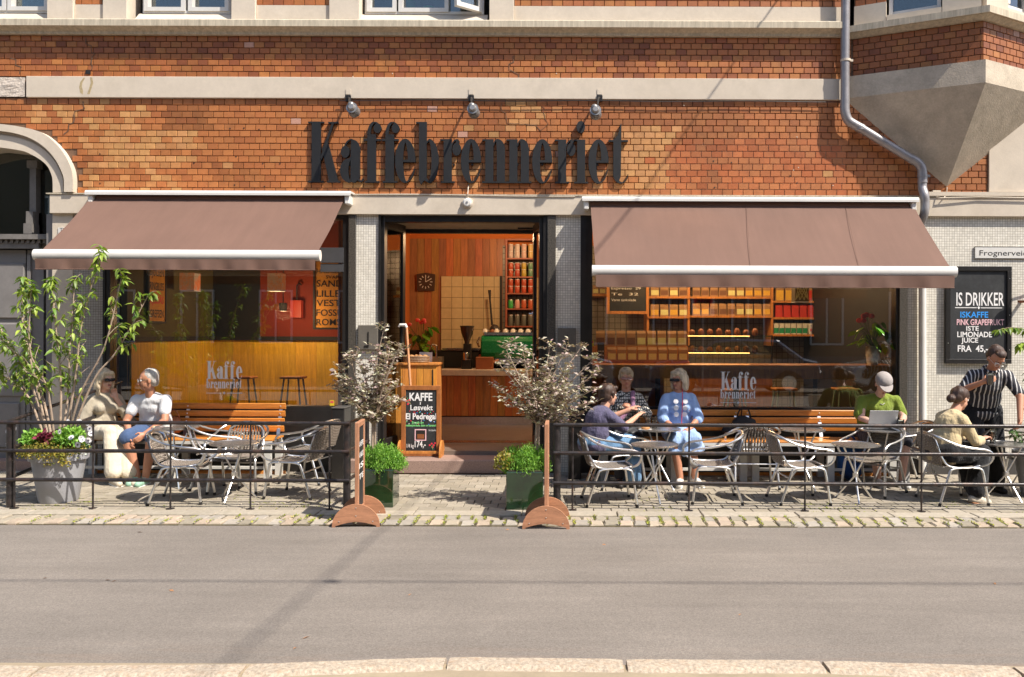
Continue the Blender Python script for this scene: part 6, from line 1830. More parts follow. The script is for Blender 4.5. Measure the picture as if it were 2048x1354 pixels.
# ------------------------------------------------------------------ folding round tables
def make_table():
    t = empty('round_table', (0, 0, 0)); R_ = .245; h = .575
    MB().lathe([(0, -.012), (R_ - .01, -.012), (R_, -.006), (R_ + .001, .004), (R_ - .006, .006), (R_ - .012, .0), (0, .0)], 40, (0, 0, h)).build('tabletop', M['table_top'], t, smooth=True)
    for a in (25, 145, 265):
        c, s = math.cos(math.radians(a)), math.sin(math.radians(a))
        MB().tube([(-c * .15, -s * .15, h - .014), (0, 0, h * .45), (c * .21, s * .21, 0)], .0095, 8).build('leg', M['alu'], t, smooth=True)
    MB().lathe([(.03, -.02), (.03, .02)], 12, (0, 0, h * .45)).build('hub', M['alu'], t)
    return t
tb = make_table(); tused = [False]
tabs = {}
def table(key, px, py, deg, lab):
    o = tb if not tused[0] else copy_tree(tb); tused[0] = True
    g = ground(px, py, 0); rear = py < 970
    if rear: g = Vector((X(px, -.98), -.98, 0))
    o.location = (g.x, g.y, .001); o.rotation_euler = (0, 0, math.radians(deg)); o.scale = (1, 1, 1.14 if rear else 1)
    tag(o, lab, 'table', 'small round metal terrace tables'); tabs[key] = Vector((g.x, g.y, .575 * (1.14 if rear else 1) + .0045)); return o
table('L1', 469, 998, 0, 'empty round metal table at the middle of the left terrace')
table('L2', 352, 958, 40, 'round metal table with a white cup before the man in white')
table('R1', 1309, 1001, 15, 'empty round metal table near the right terrace\'s corner')
table('R2', 1318, 958, 50, 'round metal table with glasses between the two women')
table('R3', 1606, 962, 30, 'empty round metal table against the sunlit bench')
table('R4', 1711, 1000, -5, 'empty round metal table in front of the man in green')
table('R5', 1764, 957, 70, 'round metal table carrying the laptop')
table('R6', 2012, 998, 20, 'round metal table where the iced drink is being served')
table('R7', 2052, 962, 80, 'round metal table behind the right-hand planter, at the edge')

# ------------------------------------------------------------------ small things
def cup(pos, lab, saucer=True, grp=None):
    t = empty('coffee_cup', tuple(pos), label=lab, cat='cup', group=grp)
    MB().lathe([(.02, .004), (.032, .02), (.037, .055), (.034, .055), (.03, .02), (0, .012)], 18, (0, 0, .006)).build('bowl', M['cup'], t, smooth=True)
    MB().tube(curve_pts([(.035, 0, .05), (.055, 0, .045), (.05, 0, .025), (.033, 0, .022)], 4), .004, 6).build('handle', M['cup'], t, smooth=True)
    MB().lathe([(0, 0), (.04, 0), (.062, .008), (.06, .010), (.03, .005), (0, .005)], 20).build('saucer', M['cup'], t, smooth=True)
    return t
def tumbler(pos, h, r, fill, lab, grp=None, foam=True):
    t = empty('drinking_glass', tuple(pos), label=lab, cat='glass', group=grp)
    MB().lathe([(r * .75, 0), (r, h), (r * .94, h), (r * .70, .008), (0, .008)], 18).build('glass', M['glass_thin'], t, smooth=True)
    if fill:
        MB().lathe([(r * .68, .010), (r * .68 + (r*.24) * fill, h * fill), (0, h * fill)], 18).build('drink', M['coffee'], t, smooth=True)
        if foam: MB().lathe([(r * .9, h * fill + .001), (r * .92, h * fill + .012), (0, h * fill + .014)], 18).build('foam', M['cup'], t, smooth=True)
    return t
T_ = tabs
cup(T_['L2'] + Vector((-.08, -.05, 0)), 'white coffee cup on the table before the man in white')
for i, (dx, dy, l_) in enumerate(((-.12, -.02, 'tall water glass on the women\'s table, left of the pair'), (-.04, .04, 'tall water glass on the women\'s table, nearer the woman in blue'))):
    tumbler(T_['R2'] + Vector((dx, dy, 0)), .13, .035, 0, l_, 'water glasses on the women\'s table')
tumbler(T_['R5'] + Vector((.17, -.10, 0)), .12, .04, .8, 'coffee with milk foam beside the laptop')
tumbler(T_['R6'] + Vector((-.13, .02, 0)), .15, .036, .75, 'tall iced coffee being set down on the right table')
t = empty('croissant_plate', tuple(T_['R2'] + Vector((-.16, -.14, 0))), label='small pastry lying at the edge of the women\'s table', cat='pastry')
MB().sphere((0, 0, .02), (.05, .03, .02), 12, 8).build('crust', br_, t, smooth=True)
MB().lathe([(0, 0), (.06, 0), (.075, .008), (0, .003)], 18).build('plate', M['cup'], t)
# laptop
lp = T_['R5'] + Vector((-.01, .03, 0))
t = empty('laptop', tuple(lp), label='silver laptop open on the table before the man in green', cat='laptop')
sil = flat('silver_laptop', (.74, .73, .72), .45, .1)
MB().box(-.155, .155, -.05, .165, .001, .014).build('keyboard_base', sil, t, bevel=.003)
MB().add([(-.155, -.052, .014), (.155, -.052, .014), (.155, -.13, .215), (-.155, -.13, .215), (-.155, -.058, .012), (.155, -.058, .012), (.155, -.137, .213), (-.155, -.137, .213)], [(0,1,2,3), (7,6,5,4), (0,4,5,1), (1,5,6,2), (2,6,7,3), (3,7,4,0)]).build('screen_lid', sil, t)
# bags
def soft_bag(px, py, y, sx, sy, sz, mat, lab, cat='bag', name='bag', strap=True):
    g = at(px, py, y); t = empty(name, tuple(g), label=lab, cat=cat)
    mb = MB().sphere((0, 0, sz * .48), (sx, sy, sz * .55), 16, 12)
    for v_i, v in enumerate(mb.v):
        n_ = mnoise.noise(Vector((v[0] * 9 + px, v[1] * 9, v[2] * 9))) * .03
        mb.v[v_i] = (v[0] + n_, v[1] + n_ * .5, max(0.0, v[2] + n_))
    mb.build('body', mat, t, smooth=True)
    if strap: MB().tube(curve_pts([(-sx * .6, 0, sz * .8), (-sx * .3, -.03, sz * 1.3), (sx * .3, -.03, sz * 1.3), (sx * .6, 0, sz * .8)], 5), .008, 6).build('strap', mat, t, smooth=True)
    return t
soft_bag(1487, 873, -.34, .15, .08, .25, M['blackcloth'], 'black bag leaning on the bench behind the slatted chair')
soft_bag(1458, 871, -.34, .08, .06, .13, M['blackcloth'], 'small black pouch on the bench left of the black bag', 'pouch', 'pouch', False)
soft_bag(350, 866, -.36, .10, .06, .20, M['leather'], 'brown leather bag on the bench beside the man in white')
g = ground(1700, 960, 0)
t = empty('backpack', (g.x, g.y, 0), label='blue backpack on the ground at the green shirted man\'s feet', cat='backpack')
bl = fabric('blue_nylon', (.02, .09, .28), .7)
mb = MB().sphere((0, 0, .24), (.17, .12, .24), 18, 12)
for i, v in enumerate(mb.v): mb.v[i] = (max(-.15, min(.15, v[0])), v[1], v[2])
mb.build('body', bl, t, smooth=True)
MB().sphere((0, -.10, .15), (.12, .05, .12), 14, 10).build('pocket', fabric('dark_blue_nylon', (.015, .05, .16), .7), t, smooth=True)
MB().tube(curve_pts([(-.06, -.02, .46), (0, -.03, .52), (.06, -.02, .46)], 5), .012, 6).build('handle', bl, t, smooth=True)
t = empty('paper_bag', tuple(ground(222, 928, 0)), label='crumpled white paper under the left bench', cat='paper')
MB().prism([(-.11, 0), (.12, 0), (.11, .05), (.02, .03)], -.02, .02).build('sheet', M['cup'], t)
# ------------------------------------------------------------------ plants
def leaf_mesh(name, l, w, mat, droop=.25, seg=3):
    vs = []; fs = []
    for i in range(seg + 1):
        u = i / seg; ww = w * .5 * math.sin(PI * (u * .92 + .04)) ** .9 * (1.15 - .5 * u)
        if i in (0, seg): ww = w * .02
        z = -droop * l * u * u
        vs += [(l * u, -ww, z + ww * .35), (l * u, 0, z), (l * u, ww, z + ww * .35)]
    for i in range(seg):
        for j in range(2): fs.append((i*3+j, (i+1)*3+j, (i+1)*3+j+1, i*3+j+1))
    m = MB().add(vs, fs).mesh(name); m.materials.append(mat)
    m.polygons.foreach_set('use_smooth', [True] * len(m.polygons))
    return m, vs, fs
def basis(d, roll, up=Vector((0, 0, 1))):
    d = d.normalized(); s = up.cross(d)
    if s.length < 1e-3: s = Vector((1, 0, 0))
    s.normalize(); n = d.cross(s)
    Mx = Matrix((d, s, n)).transposed()
    return Mx.to_4x4() @ Matrix.Rotation(roll, 4, 'X')
def big_leaves(parent, places, mesh, vs, fs, mat, seed, limit=300):
    """the largest as parts of their own, the rest as one"""
    order = sorted(range(len(places)), key=lambda i: places[i][0].y)
    first = set(order[:limit]); rest = MB()
    for i, (p, d, s, r) in enumerate(places):
        T = Matrix.Translation(p) @ basis(d, r) @ Matrix.Scale(s, 4)
        if i in first:
            o = bpy.data.objects.new('leaf', mesh); COL.objects.link(o); o.parent = parent; o.matrix_local = T
        else: rest.add(vs, fs, T)
    if rest.v:
        o = rest.build('foliage', mat, parent, kind='stuff'); smooth_by_angle(o.data, 3)
RP = random.Random(42)
# young cherry in the grey pot
gp = ground(103, 1006, 0); pc = Vector((gp.x, gp.y + .12, 0))
t = empty('potted_tree', tuple(pc), label='grey pot with a young leafy cherry tree and white daisies', cat='potted tree')
MB().lathe([(.175, 0), (.18, .01), (.245, .42), (.27, .425), (.275, .50), (.255, .505), (.245, .47), (.0, .46)], 40).build('pot', M['pot_grey'], t, smooth=True)
MB().lathe([(.25, .462), (.15, .49), (0, .50)], 24).build('soil', M['soil'], t)
base = Vector((0, 0, .48))
def loc(px, py, dy): 
    p = at(px, py, pc.y + dy); return Vector((p.x - pc.x, dy, p.z))
stems = [ # base px, via, tip, depth
    ((118, 858), (122, 770), (110, 640), (103, 560), .05), ((126, 858), (150, 760), (165, 640), (203, 505), -.05), ((128, 858), (160, 790), (210, 690), (243, 555), -.18),
    ((100, 850), (70, 790), (35, 715), (-8, 665), -.12), ((104, 855), (80, 800), (45, 640), (50, 560), .15), ((112, 858), (95, 780), (60, 700), (62, 580), -.3),
    ((130, 858), (185, 765), (235, 700), (297, 590), .05), ((118, 858), (135, 800), (140, 690), (150, 560), .3),
    ((100, 858), (60, 800), (20, 760), (-20, 740), .1), ((110, 858), (75, 760), (20, 690), (-30, 600), .25)]
wood = MB(); pl = []
def ppx0(p):
    q = p + pc; return px_of(q.x, q.y, q.z)
for (b0, b1, b2, b3, dy) in stems:
    P0 = loc(b0[0], b0[1], dy * .1); P0.z = .47
    pts = curve_pts([P0, loc(*b1, dy * .5), loc(*b2, dy * .8), loc(*b3, dy)], 7)
    n = len(pts); rs = [.0105 * (1 - i / n) ** .8 + .0028 for i in range(n)]
    wood.tube(pts, rs, 7)
    for i in range(int(n * .33), n):
        d0 = (pts[min(i + 1, n - 1)] - pts[i - 1]).normalized()
        if RP.random() < .9 and not (175 < ppx0(pts[i])[0] < 360 and ppx0(pts[i])[1] > 705):
            a = RP.uniform(0, 2 * PI); e = d0.orthogonal().normalized(); side = (Matrix.Rotation(a, 3, d0) @ e)
            L = RP.uniform(.08, .26) * (1.15 - i / n * .6); q = pts[i] + (side * .7 + d0 * .7 + Vector((0, 0, .2))).normalized() * L
            wood.tube(curve_pts([pts[i], pts[i].lerp(q, .5) + Vector((0, 0, .012)), q], 3), [.004, .0035, .003, .003, .0025, .002, .002], 5)
            for k in range(RP.randint(5, 9)):
                u = RP.uniform(.35, 1.05); p = pts[i].lerp(q, u)
                a = RP.uniform(0, 2 * PI); d = Vector((math.cos(a), math.sin(a) * .9, RP.uniform(-.95, .25)))
                pl.append((p, d, RP.uniform(.7, 1.25), RP.uniform(-.6, .6)))
        for k in range(RP.randint(1, 3)):
            a = RP.uniform(0, 2 * PI); d = Vector((math.cos(a), math.sin(a) * .9, RP.uniform(-.9, .3)))
            pl.append((pts[i] + Vector((RP.gauss(0, .01), RP.gauss(0, .01), 0)), d, RP.uniform(.7, 1.2), RP.uniform(-.6, .6)))
    tip = pts[-1]
    for k in range(9):
        a = RP.uniform(0, 2 * PI); d = Vector((math.cos(a), math.sin(a), RP.uniform(-.8, .5)))
        pl.append((tip, d, RP.uniform(.7, 1.3), RP.uniform(-.5, .5)))
def ppx(p):
    q = p + pc; return px_of(q.x, q.y, q.z)
pl = [q for q in pl if not (165 < ppx(q[0])[0] < 360 and ppx(q[0])[1] > 712)]
wood.build('trunk', M['bark'], t, smooth=True)
lm_, lv, lf = leaf_mesh('leaf', .085, .033, M['leaf_green'], .45)
big_leaves(t, pl, lm_, lv, lf, M['leaf_green'], 1)
# underplanting
def tuft_stuff(parent, mat, n, cx, cy, cz, rx, ry, rz, l, w, seed, name='foliage', upb=.5, shell=True):
    rr = random.Random(seed); mb = MB()
    for _ in range(n):
        a = rr.uniform(0, 2 * PI); ph = math.acos(rr.uniform(-.2, 1)); k = rr.uniform(.7, 1.0) if shell else rr.random() ** .33
        p = Vector((cx + rx * k * math.sin(ph) * math.cos(a), cy + ry * k * math.sin(ph) * math.sin(a), cz + rz * k * math.cos(ph)))
        p += Vector((rr.gauss(0, rx * .08), rr.gauss(0, ry * .08), rr.gauss(0, rz * .1)))
        d = Vector((rr.gauss(0, 1), rr.gauss(0, 1), rr.gauss(upb, .8))).normalized(); s = d.orthogonal().normalized() * w * rr.uniform(.6, 1.2); ll_ = l * rr.uniform(.6, 1.3)
        s = Matrix.Rotation(rr.uniform(0, PI), 3, d) @ s
        mb.add([p - s * .3, p + d * ll_ * .5 - s, p + d * ll_, p + d * ll_ * .5 + s], [(0, 1, 2, 3)])
    o = mb.build(name, mat, parent, kind='stuff'); return o
tuft_stuff(t, M['leaf_dark'], 1500, 0, 0, .50, .27, .27, .12, .03, .010, 1)
tuft_stuff(t, M['leaf_mixed'], 2600, -.02, -.08, .50, .30, .26, .12, .026, .009, 2)
tuft_stuff(t, M['leaf_heather'], 900, -.22, -.05, .60, .12, .12, .11, .04, .012, 3)
tuft_stuff(t, M['leaf_heather'], 900, .17, -.10, .62, .14, .12, .13, .04, .014, 4)
tuft_stuff(t, M['leaf_purple'], 70, -.05, -.12, .64, .09, .06, .06, .06, .022, 5)
tuft_stuff(t, M['leaf_mixed'], 260, .13, -.26, .42, .12, .04, .14, .03, .010, 6)
for (px, py, s) in ((165, 880, 1.0), (23, 875, 1.1), (135, 843, .8), (160, 843, 1.0), (175, 858, 1.1), (178, 868, 1.0), (121, 863, .9), (147, 874, 1.0), (160, 877, 1.0), (158, 889, 1.1), (15, 888, 1.1), (18, 862, 1.0), (30, 858, .9), (180, 880, 1.1), (22, 855, .8), (172, 848, .9)):
    p = at(px, py, pc.y - .24); f = Vector((p.x - pc.x, -.24 + RP.uniform(-.04, .04), p.z))
    mb = MB(); tl = RP.uniform(-.4, .4)
    Mx = Matrix.Translation(f) @ Matrix.Rotation(PI/2 + RP.uniform(-.7, .2), 4, 'X') @ Matrix.Rotation(tl, 4, 'Y')
    for k in range(12):
        a = 2 * PI * k / 12; c, s_ = math.cos(a), math.sin(a); r = .030 * s
        mb.add([(c * .006, s_ * .006, 0), (c * r * .7 - s_ * .007, s_ * r * .7 + c * .007, .003), (c * r, s_ * r, .001), (c * r * .7 + s_ * .007, s_ * r * .7 - c * .007, .003)], [(0, 1, 2, 3)], Mx)
    fl = mb.build('daisy', M['petal_white'], t)
    MB().lathe([(.007, .001), (.006, .006), (0, .007)], 8, M=Mx).build('flower_eye', M['petal_eye'], fl)

# silver-purple shrubs in glossy black planters, green reflection put into their colour
def planter_shrub(px0, px1, pyb, lab, trunk_px, tips, crown, seed, hd=.36):
    g0, g1 = ground(px0, pyb, 0), ground(px1, pyb, 0); w = g1.x - g0.x; y0 = g0.y
    h = .37; c = Vector(((g0.x + g1.x) / 2, y0 + w / 2, 0))
    t = empty('planter_shrub', tuple(c), label=lab, cat='planter', group='glossy green planters by the entrance')
    m = MB().box(-w/2, w/2, -w/2, w/2, 0, h).mesh('planter')
    MB().box(-w/2, w/2, -w/2, w/2, .0, h - .001).build('planter', M['planter'], t, bevel=.006)
    MB().box(-w/2 + .02, w/2 - .02, -w/2 + .02, w/2 - .02, h, h + .004).build('soil', M['soil'], t)
    for i in range(3):
        tuft_stuff(t, M['leaf_heather'], 2600, (-.13, .02, .14)[i] * w / .4, (.02, -.05, .03)[i], h, w * .34, w * .40, .20 + .03 * (i == 1), .030, .0045, seed + i, upb=1.8)
    if px0 > 900: tuft_stuff(t, M['leaf_mixed'], 420, -w * .55, -.02, h + .04, .11, .10, .14, .032, .012, seed + 9)
    else: tuft_stuff(t, M['leaf_heather'], 900, w * .52, .0, h + .02, .10, .13, .12, .03, .005, seed + 9)
    rr = random.Random(seed); wood = MB(); pl = []
    def L(px, py, dy): p = at(px, py, c.y + dy); return Vector((p.x - c.x, dy, p.z))
    root = L(trunk_px[0], 905, 0); root.z = h - .01; fork = L(*trunk_px[1], 0)
    for k in range(2):
        wood.tube(curve_pts([root + Vector((.015 * k, 0, 0)), root.lerp(fork, .5) + Vector((.012 * (k * 2 - 1), .01, 0)), fork + Vector((.012 * (k * 2 - 1), 0, .02))], 4), .014 - .003 * k, 8)
    for (tx, ty) in tips:
        dy = rr.uniform(-.2, .2); T1 = L(tx, ty, dy)
        mid = fork.lerp(T1, .45) + Vector((rr.gauss(0, .02), dy * .3, .03))
        pts = curve_pts([fork, mid, T1], 7); n = len(pts)
        wood.tube(pts, [.009 * (1 - i / n) + .0022 for i in range(n)], 6)
        for i in range(2, n):
            for q in range(rr.randint(1, 2)):
                a = rr.uniform(0, 2 * PI); d = Vector((math.cos(a), math.sin(a), rr.uniform(-.1, .9))).normalized(); Lb = rr.uniform(.05, .15)
                e = pts[i] + d * Lb; wood.tube([pts[i], e], [.0025, .0014], 4)
                for u in range(rr.randint(4, 8)):
                    p = pts[i].lerp(e, rr.uniform(.3, 1.08)); a = rr.uniform(0, 2 * PI)
                    pl.append((p, Vector((math.cos(a), math.sin(a), rr.uniform(-.3, .9))), rr.uniform(.7, 1.25)))
        for u in range(12):
            a = rr.uniform(0, 2 * PI); pl.append((pts[-1] + Vector((rr.gauss(0, .015), rr.gauss(0, .015), rr.gauss(0, .02))), Vector((math.cos(a), math.sin(a), rr.uniform(-.2, .8))), rr.uniform(.7, 1.2)))
    wood.build('trunk', M['bark'], t, smooth=True)
    mb = MB(); _, vs, fs = leaf_mesh('leaf', .050, .026, M['leaf_silver'], .15, 2)
    for (p, d, s) in pl: mb.add(vs, fs, Matrix.Translation(p) @ basis(d, rr.uniform(-1, 1)) @ Matrix.Scale(s, 4))
    o = mb.build('crown', M['leaf_silver'], t, kind='stuff'); smooth_by_angle(o.data, 3)
    return t
RT = random.Random(5)
tipsL = [(768, 655), (780, 690), (795, 705), (700, 705), (712, 715), (682, 735), (670, 770), (690, 760), (730, 740), (745, 720), (760, 735), (800, 690), (790, 770), (800, 800), (780, 800), (720, 775), (705, 800), (735, 790), (765, 775), (672, 748), (750, 780), (690, 790), (770, 710)]
tipsR = [(1008, 690), (1045, 695), (1100, 690), (1135, 690), (1165, 690), (1190, 715), (1195, 740), (1000, 730), (1020, 745), (995, 775), (1010, 800), (1050, 730), (1085, 735), (1110, 720), (1140, 740), (1170, 760), (1185, 780), (1060, 770), (1095, 765), (1125, 780), (1150, 800), (1160, 830), (1035, 800), (1075, 800), (1105, 810), (1175, 810), (1065, 705), (1140, 850), (1130, 765)]
planter_shrub(722, 786, 1015, 'glossy green planter with a silvery purple shrub, left of the entrance', (746, (748, 850)), tipsL, None, 100)
planter_shrub(1012, 1086, 1020, 'glossy green planter with a wide silvery shrub, right of the entrance', (1072, (1076, 850)), tipsR, None, 200)
# greenery entering at the right edge
t = empty('climbing_branch', (0, 0, 0), label='leafy green branch reaching in over the chalkboard at the right edge', cat='branch')
wood = MB(); pl = []
for pts_ in ([(2110, 690), (2070, 668), (2030, 655), (1996, 660)], [(2110, 700), (2070, 690), (2050, 685), (2036, 694)]):
    pts = curve_pts([at(a, b, -1.0) for a, b in pts_], 6); wood.tube(pts, .0035, 5)
    for p in pts[3:]:
        for k in range(4):
            a = RP.uniform(0, 2 * PI); pl.append((p, Vector((math.cos(a), math.sin(a), RP.uniform(-.9, .2))), RP.uniform(.8, 1.2), RP.uniform(-.5, .5)))
wood.build('twig', M['bark'], t)
big_leaves(t, pl, lm_, lv, lf, M['leaf_green'], 1)
g = ground(2078, 992, 0)
t = empty('right_planter', (g.x, g.y, 0), label='dark leaved bush in a grey pot at the right edge', cat='planter')
MB().lathe([(.17, 0), (.24, .42), (.26, .42), (.26, .48), (.22, .48), (0, .44)], 32).build('pot', M['pot_grey'], t, smooth=True)
wood = MB(); pl = []
for k in range(16):
    a = RP.uniform(0, 2 * PI); e = Vector((math.cos(a) * RP.uniform(.1, .4), math.sin(a) * .25, RP.uniform(.65, 1.7 if k % 3 == 0 else 1.05)))
    pts = curve_pts([Vector((0, 0, .44)), Vector((e.x * .35, e.y * .3, e.z * .6 + .1)), e], 6); wood.tube(pts, .004, 5)
    for p in pts[4:]:
        for q in range(4):
            a2 = RP.uniform(0, 2 * PI); pl.append((p, Vector((math.cos(a2), math.sin(a2), RP.uniform(-.7, .4))), RP.uniform(.6, 1.1), RP.uniform(-.5, .5)))
wood.build('trunk', M['bark'], t)
lm2, lv2, lf2 = leaf_mesh('leaf', .08, .036, M['leaf_dark'], .3)
big_leaves(t, pl, lm2, lv2, lf2, M['leaf_dark'], 1, 120)

# ------------------------------------------------------------------ the other side of the street (seen mirrored in the glass)
ob = empty('opposite_building', (0, 0, 0), label='brownish apartment building across the street, mirrored in the windows', cat='building')
yo = -19.0
wm_ = pbr('pale_yellow_render', (.13, .105, .07), .9, var=.08, vs=1)
ow_ = MB(); ow_.box(-30, 30, yo - .5, yo - .3, .07, 11.5); ow_.build('wall', wm_, ob)
MB().box(-30, 30, yo - .3, yo - .22, .07, .9).build('plinth', pbr('grey_plinth', (.16, .15, .14), .9), ob)
MB().box(-30, 30, yo - .3, yo - .1, 3.9, 4.1).build('string_course', M['cream'], ob)
wf = MB().box(-.6, .6, -.02, .04, 0, .07).box(-.6, .6, -.02, .04, 1.83, 1.9).box(-.6, -.53, -.02, .04, .07, 1.83).box(.53, .6, -.02, .04, .07, 1.83).box(-.03, .03, -.02, .04, .07, 1.83).mesh('window'); wf.materials.append(M['white_frame'])
wp = MB().box(-.53, .53, -.03, -.021, .07, 1.83).mesh('pane'); wp.materials.append(flat('dark_pane', (.03, .035, .04), .1))
for fl_ in range(3):
    for i in range(20):
        o = bpy.data.objects.new('window', wf); COL.objects.link(o); o.parent = ob; o.location = (-27 + i * 2.8, yo - .25, 1.3 + fl_ * 3.4)
        o2 = bpy.data.objects.new('pane', wp); COL.objects.link(o2); o2.parent = o
def car(x, y, col, lab, h=1.45, L=4.4):
    t = empty('parked_car', (x, y, .07), label=lab, cat='car', group='cars parked across the street')
    s = L / 4.4
    body = [(-2.2, .35), (-2.18, .62), (-2.05, .78), (-1.2, .92), (-.55, h - .05), (.1, h), (1.1, h - .03), (1.75, .98), (2.12, .90), (2.2, .6), (2.15, .3), (1.75, .22), (1.62, .5), (1.35, .62), (1.08, .5), (.95, .22), (-.95, .22), (-1.08, .5), (-1.35, .62), (-1.62, .5), (-1.75, .22)]
    cm = pbr('car_paint', col, .25, metal=.3, var=.02, bump=0, coat=1.0)
    MB().prism([(a * s, b) for a, b in body], -.85, .85).build('body', cm, t, bevel=.05)
    win = [(-1.02, .96), (-.5, h - .12), (.1, h - .07), (1.02, h - .1), (1.5, .98)]
    for sy in (-.862, .852): MB().prism([(a * s, b) for a, b in win], sy, sy + .01).build('side_window', flat('car_glass', (.01, .012, .014), .05), t)
    for wx in (-1.35, 1.35):
        for wy in (-.8, .8):
            w = MB().lathe([(.33, -.1), (.33, .1)], 24, M=Matrix.Translation((wx * s, wy, .33)) @ Matrix.Rotation(PI/2, 4, 'X')).build('wheel', flat('tyre', (.02, .02, .02), .8), t)
            MB().lathe([(.2, -.105), (.2, .105)], 16, M=Matrix.Translation((wx * s, wy, .33)) @ Matrix.Rotation(PI/2, 4, 'X')).build('rim', M['alu'], w)
    for sx in (-2.15, 2.1): 
        for sy in (-.6, .6): MB().box(sx * s, sx * s + .06, sy - .15, sy + .15, .6, .74).build('headlight', M['cup'], t)
    return t
car(4.6, -12.6, (.05, .07, .12), 'dark blue car parked across the street, mirrored in the right window', 1.5, 4.6)
car(-.8, -12.6, (.35, .35, .36), 'silver car parked across the street, mirrored at the doorway side', 1.42)
car(9.9, -12.6, (.5, .5, .5), 'white car parked across the street behind the dark blue one', 1.6)
t = empty('speed_sign', (3.7, -11.6, .07), label='round thirty zone sign across the street, mirrored in the right window', cat='traffic sign')
MB().tube([(0, 0, 0), (0, 0, 3.2)], .03, 10).build('pole', M['zinc'], t)
MB().box(-.3, .3, .035, .045, 2.1, 3.1).build('plate', M['cup'], t)
MB().lathe([(.25, 0), (.25, .006), (.19, .006), (.19, 0)], 28, M=Matrix.Translation((0, .046, 2.5)) @ Matrix.Rotation(-PI/2, 4, 'X')).build('red_ring', M['chalk_red'], t)
text('30', M['ink'], t, (.13, .054, 2.43), .16, w=.26, rot=(PI/2, 0, PI), bold=.03)
text('SONE', M['ink'], t, (.18, .054, 2.87), .12, w=.36, rot=(PI/2, 0, PI), bold=.02)
# ------------------------------------------------------------------ people: each body one continuous surface
def remesh(mb, name, voxel, mat, parent, smooth=4, noise=0.0, ns=8.0, stretch=(1, 1, 1), seed=0.0):
    me = mb.mesh(name + '_tmp'); o = bpy.data.objects.new('tmp', me); COL.objects.link(o)
    m = o.modifiers.new('r', 'REMESH'); m.mode = 'VOXEL'; m.voxel_size = voxel; m.use_smooth_shade = True
    if smooth:
        s = o.modifiers.new('s', 'SMOOTH'); s.factor = .5; s.iterations = smooth
    dg = bpy.context.evaluated_depsgraph_get(); dg.update()
    out = bpy.data.meshes.new_from_object(o.evaluated_get(dg))
    bpy.data.objects.remove(o); bpy.data.meshes.remove(me)
    if noise > 0:
        nv = len(out.vertices); co = np.empty(nv * 3); out.vertices.foreach_get('co', co); co = co.reshape(-1, 3)
        no = np.empty(nv * 3); out.vertices.foreach_get('normal', no); no = no.reshape(-1, 3)
        for i in range(nv):
            c = co[i]
            v = Vector((c[0] * ns * stretch[0] + seed, c[1] * ns * stretch[1], c[2] * ns * stretch[2]))
            f = mnoise.noise(v) + .5 * mnoise.noise(v * 2.3)
            co[i] = c + no[i] * (noise * f)
        out.vertices.foreach_set('co', co.reshape(-1))
    out.materials.clear(); out.name = name
    ob = link_mesh(name, out, mat, parent); out.polygons.foreach_set('use_smooth', [True] * len(out.polygons))
    return ob
V = Vector
SK = skin('fair_skin', (.62, .34, .23)); SK2 = skin('tanned_skin', (.50, .24, .145)); SK3 = skin('pale_skin', (.66, .40, .30))
EYE = flat('eye_white', (.7, .68, .64), .3); IRIS = flat('dark_iris', (.03, .02, .015), .2); LIP = flat('lips', (.42, .13, .11), .5)
SHADES = flat('dark_lenses', (.012, .01, .012), .08)
def hand(mb, wrist, d, palm_n, side, k=1.0, curl=.55):
    """wrist point, direction of the hand, palm normal, side=+1/-1 picks where the thumb sits"""
    d = d.normalized(); n = (palm_n - d * palm_n.dot(d)).normalized(); s = d.cross(n) * side
    c = wrist + d * .045 * k
    M3 = Matrix((d, s, n)).transposed()
    mb.sphere(c, (.050 * k, .038 * k, .017 * k), 12, 8, M3)
    mb.caps(wrist, wrist + d * .03 * k, .026 * k, .026 * k, 10)
    for i, (o, l) in enumerate(((-.027, .062), (-.009, .072), (.010, .068), (.027, .052))):
        b = wrist + d * .078 * k + s * o * k; a1 = curl * .6; a2 = curl * 1.5
        p1 = b + (d * math.cos(a1) + n * math.sin(a1)) * l * .52 * k
        p2 = p1 + (d * math.cos(a2) + n * math.sin(a2)) * l * .5 * k
        mb.caps(c + s * o * .8 * k, b, .0115 * k, .0105 * k, 8); mb.caps(b, p1, .0102 * k, .0094 * k, 8); mb.caps(p1, p2, .0094 * k, .008 * k, 8)
    t0 = wrist + d * .02 * k - s * .025 * k; t1 = t0 + (d * .55 - s * .65 + n * .35).normalized() * .038 * k; t2 = t1 + (d * .85 - s * .1 + n * .45).normalized() * .032 * k
    mb.caps(t0, t1, .013 * k, .011 * k, 8); mb.caps(t1, t2, .011 * k, .009 * k, 8)
